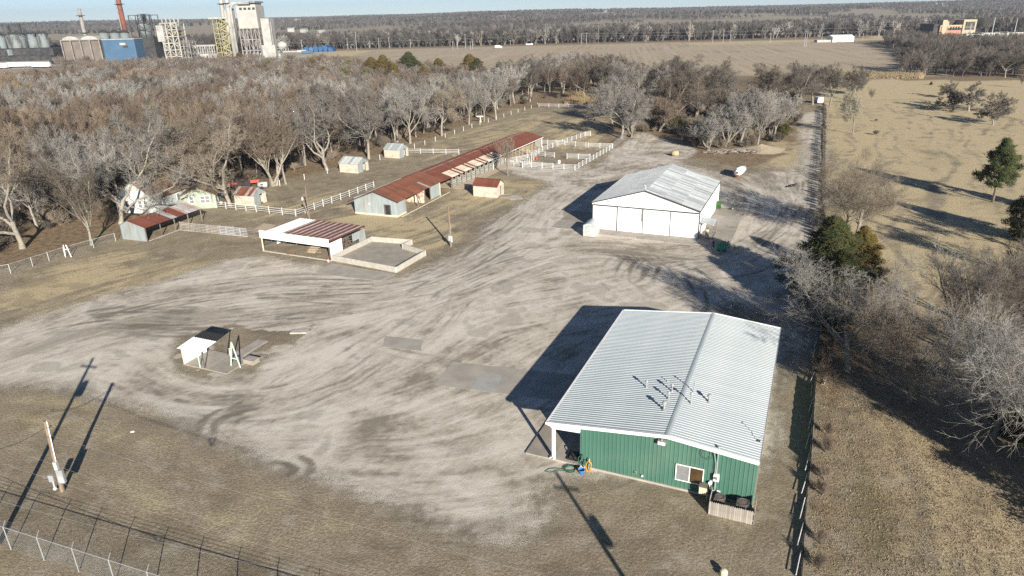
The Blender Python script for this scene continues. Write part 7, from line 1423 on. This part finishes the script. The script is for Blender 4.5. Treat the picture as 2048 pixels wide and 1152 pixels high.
for i, (px, py, c, lb) in enumerate(((595, 106, M_pwhite, 'white truck parked left of the blue tarp heap'), (603, 108, M_pblue, 'pale blue lorry beside the blue tarp heap'), (990, 97, M_white, 'white van on the road beyond the ploughed field'), (1052, 91, M_white, 'white car on the far road, right of the van'))):
    v = thing('truck' if i < 2 else 'car', lb, 'truck' if i < 2 else 'car', gp(px, py), 0, 'far parked vehicles'); L_ = 9 if i < 2 else 5.5; P(v, 'body', c, (0, L_, 0, 2.3, .5, 2.8 if i < 3 else 1.7)); P(v, 'cab', c, (L_+.05, L_+1.6, .1, 2.2, .5, 2.0)); 
    for x in (L_*.2, L_*.8): MB().tube([(x, -.05, .45), (x, .25, .45)], .45, 10).build('wheel', M_black, v)
# far utility poles
pm = {}
def upole(px, py, ty, label=None, m=None, arm=True, grp='far utility poles'):
    H = hgt(px, py, ty); o = thing('utility_pole', label, 'pole', gp(px, py), 0, grp); w = max(.18, gp(px, py).y*.00036); MB().tube([(0, 0, 0), (0, 0, H)], w, 6, w*.7).build('pole_shaft', m or M_grey, o)
    if arm: MB().bar((-1.4, 0, H-.8), (1.4, 0, H-.8), w*.9).build('crossarm', M_pole, o)
    return o
row1 = [(590,96,74,'left of a close pair over the blue tarp heap'),(596,96,70,'right of a close pair over the blue tarp heap'),(605,102,79,'behind the left end of the blue tarp heap'),(613,95,76,'over the middle of the blue tarp heap'),(696,99,75,'right of the blue tarp heap'),(705,93,81,'just right of the one beside the blue tarp heap'),(714,103,63,'bent pale one with a forked top'),(725,93,65,'tall one left of the levee'),(758,97,76,'at the foot of the levee'),(765,94,82,'short one at the foot of the levee'),(779,97,74,'pale one where the levee begins'),
  (800,95,76,'first beyond the levee end'),(821,95,78,'second beyond the levee end'),(906,100,82,'left of the yard by the far road'),(915,98,72,'second left of the yard by the far road'),(931,97,68,'tall one by the far road'),(941,99,82,'short one by the far road'),(945,98,78,'pale one by the far road'),(1021,90,80,'right of the white van on the far road'),(1046,88,77,'by the white car on the far road'),(1052,88,68,'tall one by the white car on the far road')]
for px, py, ty, t_ in row1: upole(px, py, ty, 'far utility pole, '+t_)
row2 = [(1163,88,66,'pair over the ploughed field, left'),(1173,88,65,'pair over the ploughed field, right'),(1196,97,50,'dark tall one in the field middle'),(1292,84,70,'short one before the river trees'),(1378,92,52,'dark one behind the field edge'),(1425,86,60,'left of a group of three'),(1446,85,58,'middle of a group of three'),(1460,84,60,'right of a group of three'),(1540,86,66,'lone one left of the white long building'),(1589,86,60,'dark one left of the tall H-frame'),(1608,94,60,'left leg of the tall H-frame'),(1612,94,62,'right leg of the tall H-frame'),(1643,82,66,'left of the white long building'),(1725,80,66,'right of the white long building'),(1766,80,58,'second right of the white long building'),(1785,85,56,'left of the willow, pale'),(1797,72,46,'tall one before the willow')]
for px, py, ty, t_ in row2: upole(px, py, ty, 'far utility pole, '+t_, m=M_grey if 'dark' not in t_ else M_woodd)
upole(964, 101, 60, 'tall dark steel pole standing in the field beside the white van', M_woodd, False)
for k, (a, b) in enumerate((((560, 86), (1100, 70)), ((1160, 67), (1800, 52)), ((1160, 72), (1800, 60)))):
    D_ = gp(1000, 92).y; cable(['far power line strung along the river trees on the left', 'upper far power line strung along the river trees on the right', 'lower far power line strung along the river trees on the right'][k], wp(a[0], a[1], D_), wp(b[0], b[1], D_), 1.5, .05, M_grey, 'far power lines')
# white long building, brick building, substation, orange truck
f = Far('long_shed', 'long low white shed with a pale roof at the field end, before the river trees', 'shed', 1685, 84); x0, x1 = f.x(1665, 84), f.x(1707, 84); P(f.o, 'shed_wall', M_white, (x0, x1, 0, 14, 0, 4.6)); MB().prism([(x0-.5, -.5, 4.62), (x0-.5, 14.5, 4.62), (x0-.5, 7, 6.4)], (x1-x0+1, 0, 0)).build('shed_roof', M_white, f.o); P(f.o, 'door', M_pgrey, (x0+4, x0+9, -.1, -.01, 0, 4)); P(f.o, 'lean_to', M_pwhite, (x0-14, x0-.1, 2, 9, 0, 2.2))
DB = gp(1900, 84).y; f = Far('brick_building', 'red brick works with a taller buff tower of broken windows behind the willow', 'building', 1900, 84, None, DB)
Z = lambda px, py: wp(px, py, DB).z
x0, x1, x2, x3 = f.x(1868, 66), f.x(1878, 66), f.x(1922, 66), f.x(1948, 66)
P(f.o, 'dark_wing', M_pdark, (x0, x1, 2, 24, 0, Z(1872, 48))); P(f.o, 'brick_hall', M_brick, (x1+.02, x2, 0, 26, 0, Z(1900, 51))); P(f.o, 'parapet', M_bufb, (x1, x2, -.3, -.02, Z(1900, 53), Z(1900, 50))); tw_ = P(f.o, 'tower_block', M_bufb, (x2+.02, x3, -1, 26, 0, Z(1938, 39))); P(f.o, 'stair_turret', M_bufb, (x1+1.5, x1+5.5, -.6, 6, 0, Z(1886, 40))); P(f.o, 'roof_house', M_bufb, (f.x(1898, 50), f.x(1903, 50), 4, 10, Z(1900, 51), Z(1900, 43))); P(f.o, 'rear_block', M_pdark, (f.x(1908, 50), x2, 10, 26, Z(1900, 50.9), Z(1915, 40)))
for r_i, zz in enumerate((46, 51, 57)):
    for k in range(4): xx = x2+1.8+(x3-x2-3)*k/4; P(tw_, 'window', M_pdark, (xx, xx+1.9, -1.12, -1.01, Z(1935, zz)-1.1, Z(1935, zz)+1.1))
for k in range(5): xx = x1+7+(x2-x1-8)*k/5; P(f.o, 'window', M_pdark, (xx, xx+3, -.12, -.01, Z(1900, 58)-1, Z(1900, 58)+.9)); P(f.o, 'lintel', M_bufb, (xx-.3, xx+3.3, -.2, -.121, Z(1900, 58)+.92, Z(1900, 58)+1.7))
f = Far('substation', 'pale steel electrical substation gantries right of the brick building', 'substation', 1990, 92, None, gp(1990, 96).y); x0 = f.x(1925, 90); rg = random.Random(5)
for k in range(6): xa = x0+k*14; frame(f.o, xa, xa+12, rg.uniform(-6, 0), rg.uniform(8, 14), 0, rg.uniform(7, 11), 3, 2, M_galvl, .45, 'gantry')
for k in range(5): xa = x0+6+k*17; MB().tube([(xa, 4, 0), (xa, 4, rg.uniform(16, 22))], .35, 6, .2).build('mast', M_galvl, f.o)
for k in range(10): xa = x0+k*8.5; P(f.o, 'transformer', M_pgrey, (xa, xa+3.5, -4, 0, 0, rg.uniform(2.5, 4)))
v = thing('dump_truck', 'orange truck body glimpsed between the bare trees at the pasture end', 'truck', gp(1925, 127)); P(v, 'bed', M_orng, (0, 8.5, 0, 2.8, 1.2, 3.8)); P(v, 'cab', M_orng, (8.6, 10.8, .1, 2.7, .9, 3.2))
for x in (1.3, 2.6, 9.6): MB().tube([(x, -.05, .6), (x, .35, .6)], .6, 10).build('wheel', M_black, v)
# masts and scattered houses on the hills
for px, lb in ((768, 'thin lattice radio mast on the skyline left of centre'), (1143, 'taller thin radio mast on the skyline right of centre')):
    D_ = 3300; b = wp(px, 30, D_); z0 = float(terrain(b.x, D_)); o = thing('radio_mast', lb, 'mast', (b.x, D_, z0), 0); zt_ = wp(px, 6 if px < 900 else -4, D_).z; MB().tube([(0, 0, 0), (0, 0, zt_-z0)], .7, 4, .5).build('mast_shaft', M_galvl, o); MB().tube([(0, 0, zt_-z0), (0, 0, zt_-z0+5)], .4, 4, .2).build('aerial', M_red, o)
rg = random.Random(12); hn = 0
for (px, py, D_, lb) in ((634,66,1500,'pale house left of the plant skyline in the near hill foot'),(560,48,2300,'white house on the hill right of the white tower'),(590,44,2600,'white barn on the hill above the white house'),(575,60,1700,'long white shed in the orange field right of the plant'),(600,62,1650,'small white house in the orange field right of the plant'),(765,40,2500,'white house on the hill left of centre'),(1072,35,2300,'pale house cluster on the hill at centre'),(1000,42,2200,'grey-roofed house in the trees left of centre'),(1205,30,3000,'white house near the skyline right of centre'),(1250,27,3200,'pale house on the skyline right of centre'),(1620,22,2900,'white house on the skyline above the hill meadow'),(1866,26,2400,'white house on the hill above the brick works'),(1880,30,2300,'grey house on the hill above the brick works'),(345,44,2500,'white water tank on the left hill skyline')):
    b = wp(px, py, D_); z0 = float(terrain(b.x, D_)); o = thing('hill_house', lb, 'house', (b.x, D_, z0), rg.uniform(-.4, .4), 'houses on the far hills'); w = rg.uniform(11, 18); P(o, 'wall', M_pwhite, (0, w, 0, 11, 0, 7)); MB().prism([(-.6, -.6, 7.02), (-.6, 11.6, 7.02), (-.6, 5.5, 9.5)], (w+1.2, 0, 0)).build('roof', M_psteel if rg.random() < .6 else M_pgrey, o)

# thin haze in the valley air: one closed box of pale even air
M_haze = bpy.data.materials.new('valley_haze'); M_haze.use_nodes = True; t = M_haze.node_tree
for n_ in list(t.nodes):
    if n_.type == 'BSDF_PRINCIPLED': t.nodes.remove(n_)
pv = t.nodes.new('ShaderNodeVolumePrincipled'); pv.inputs['Color'].default_value = (.80, .88, 1.0, 1); pv.inputs['Density'].default_value = HAZE; pv.inputs['Anisotropy'].default_value = 0.2
t.links.new(pv.outputs[0], t.nodes['Material Output'].inputs['Volume'])
if HAZE > 0: tag(MB().box(-5600, 5600, -700, 7900, -1.5, 175).build('haze', M_haze), 'thin pale winter haze over the valley', None, None, 'stuff')
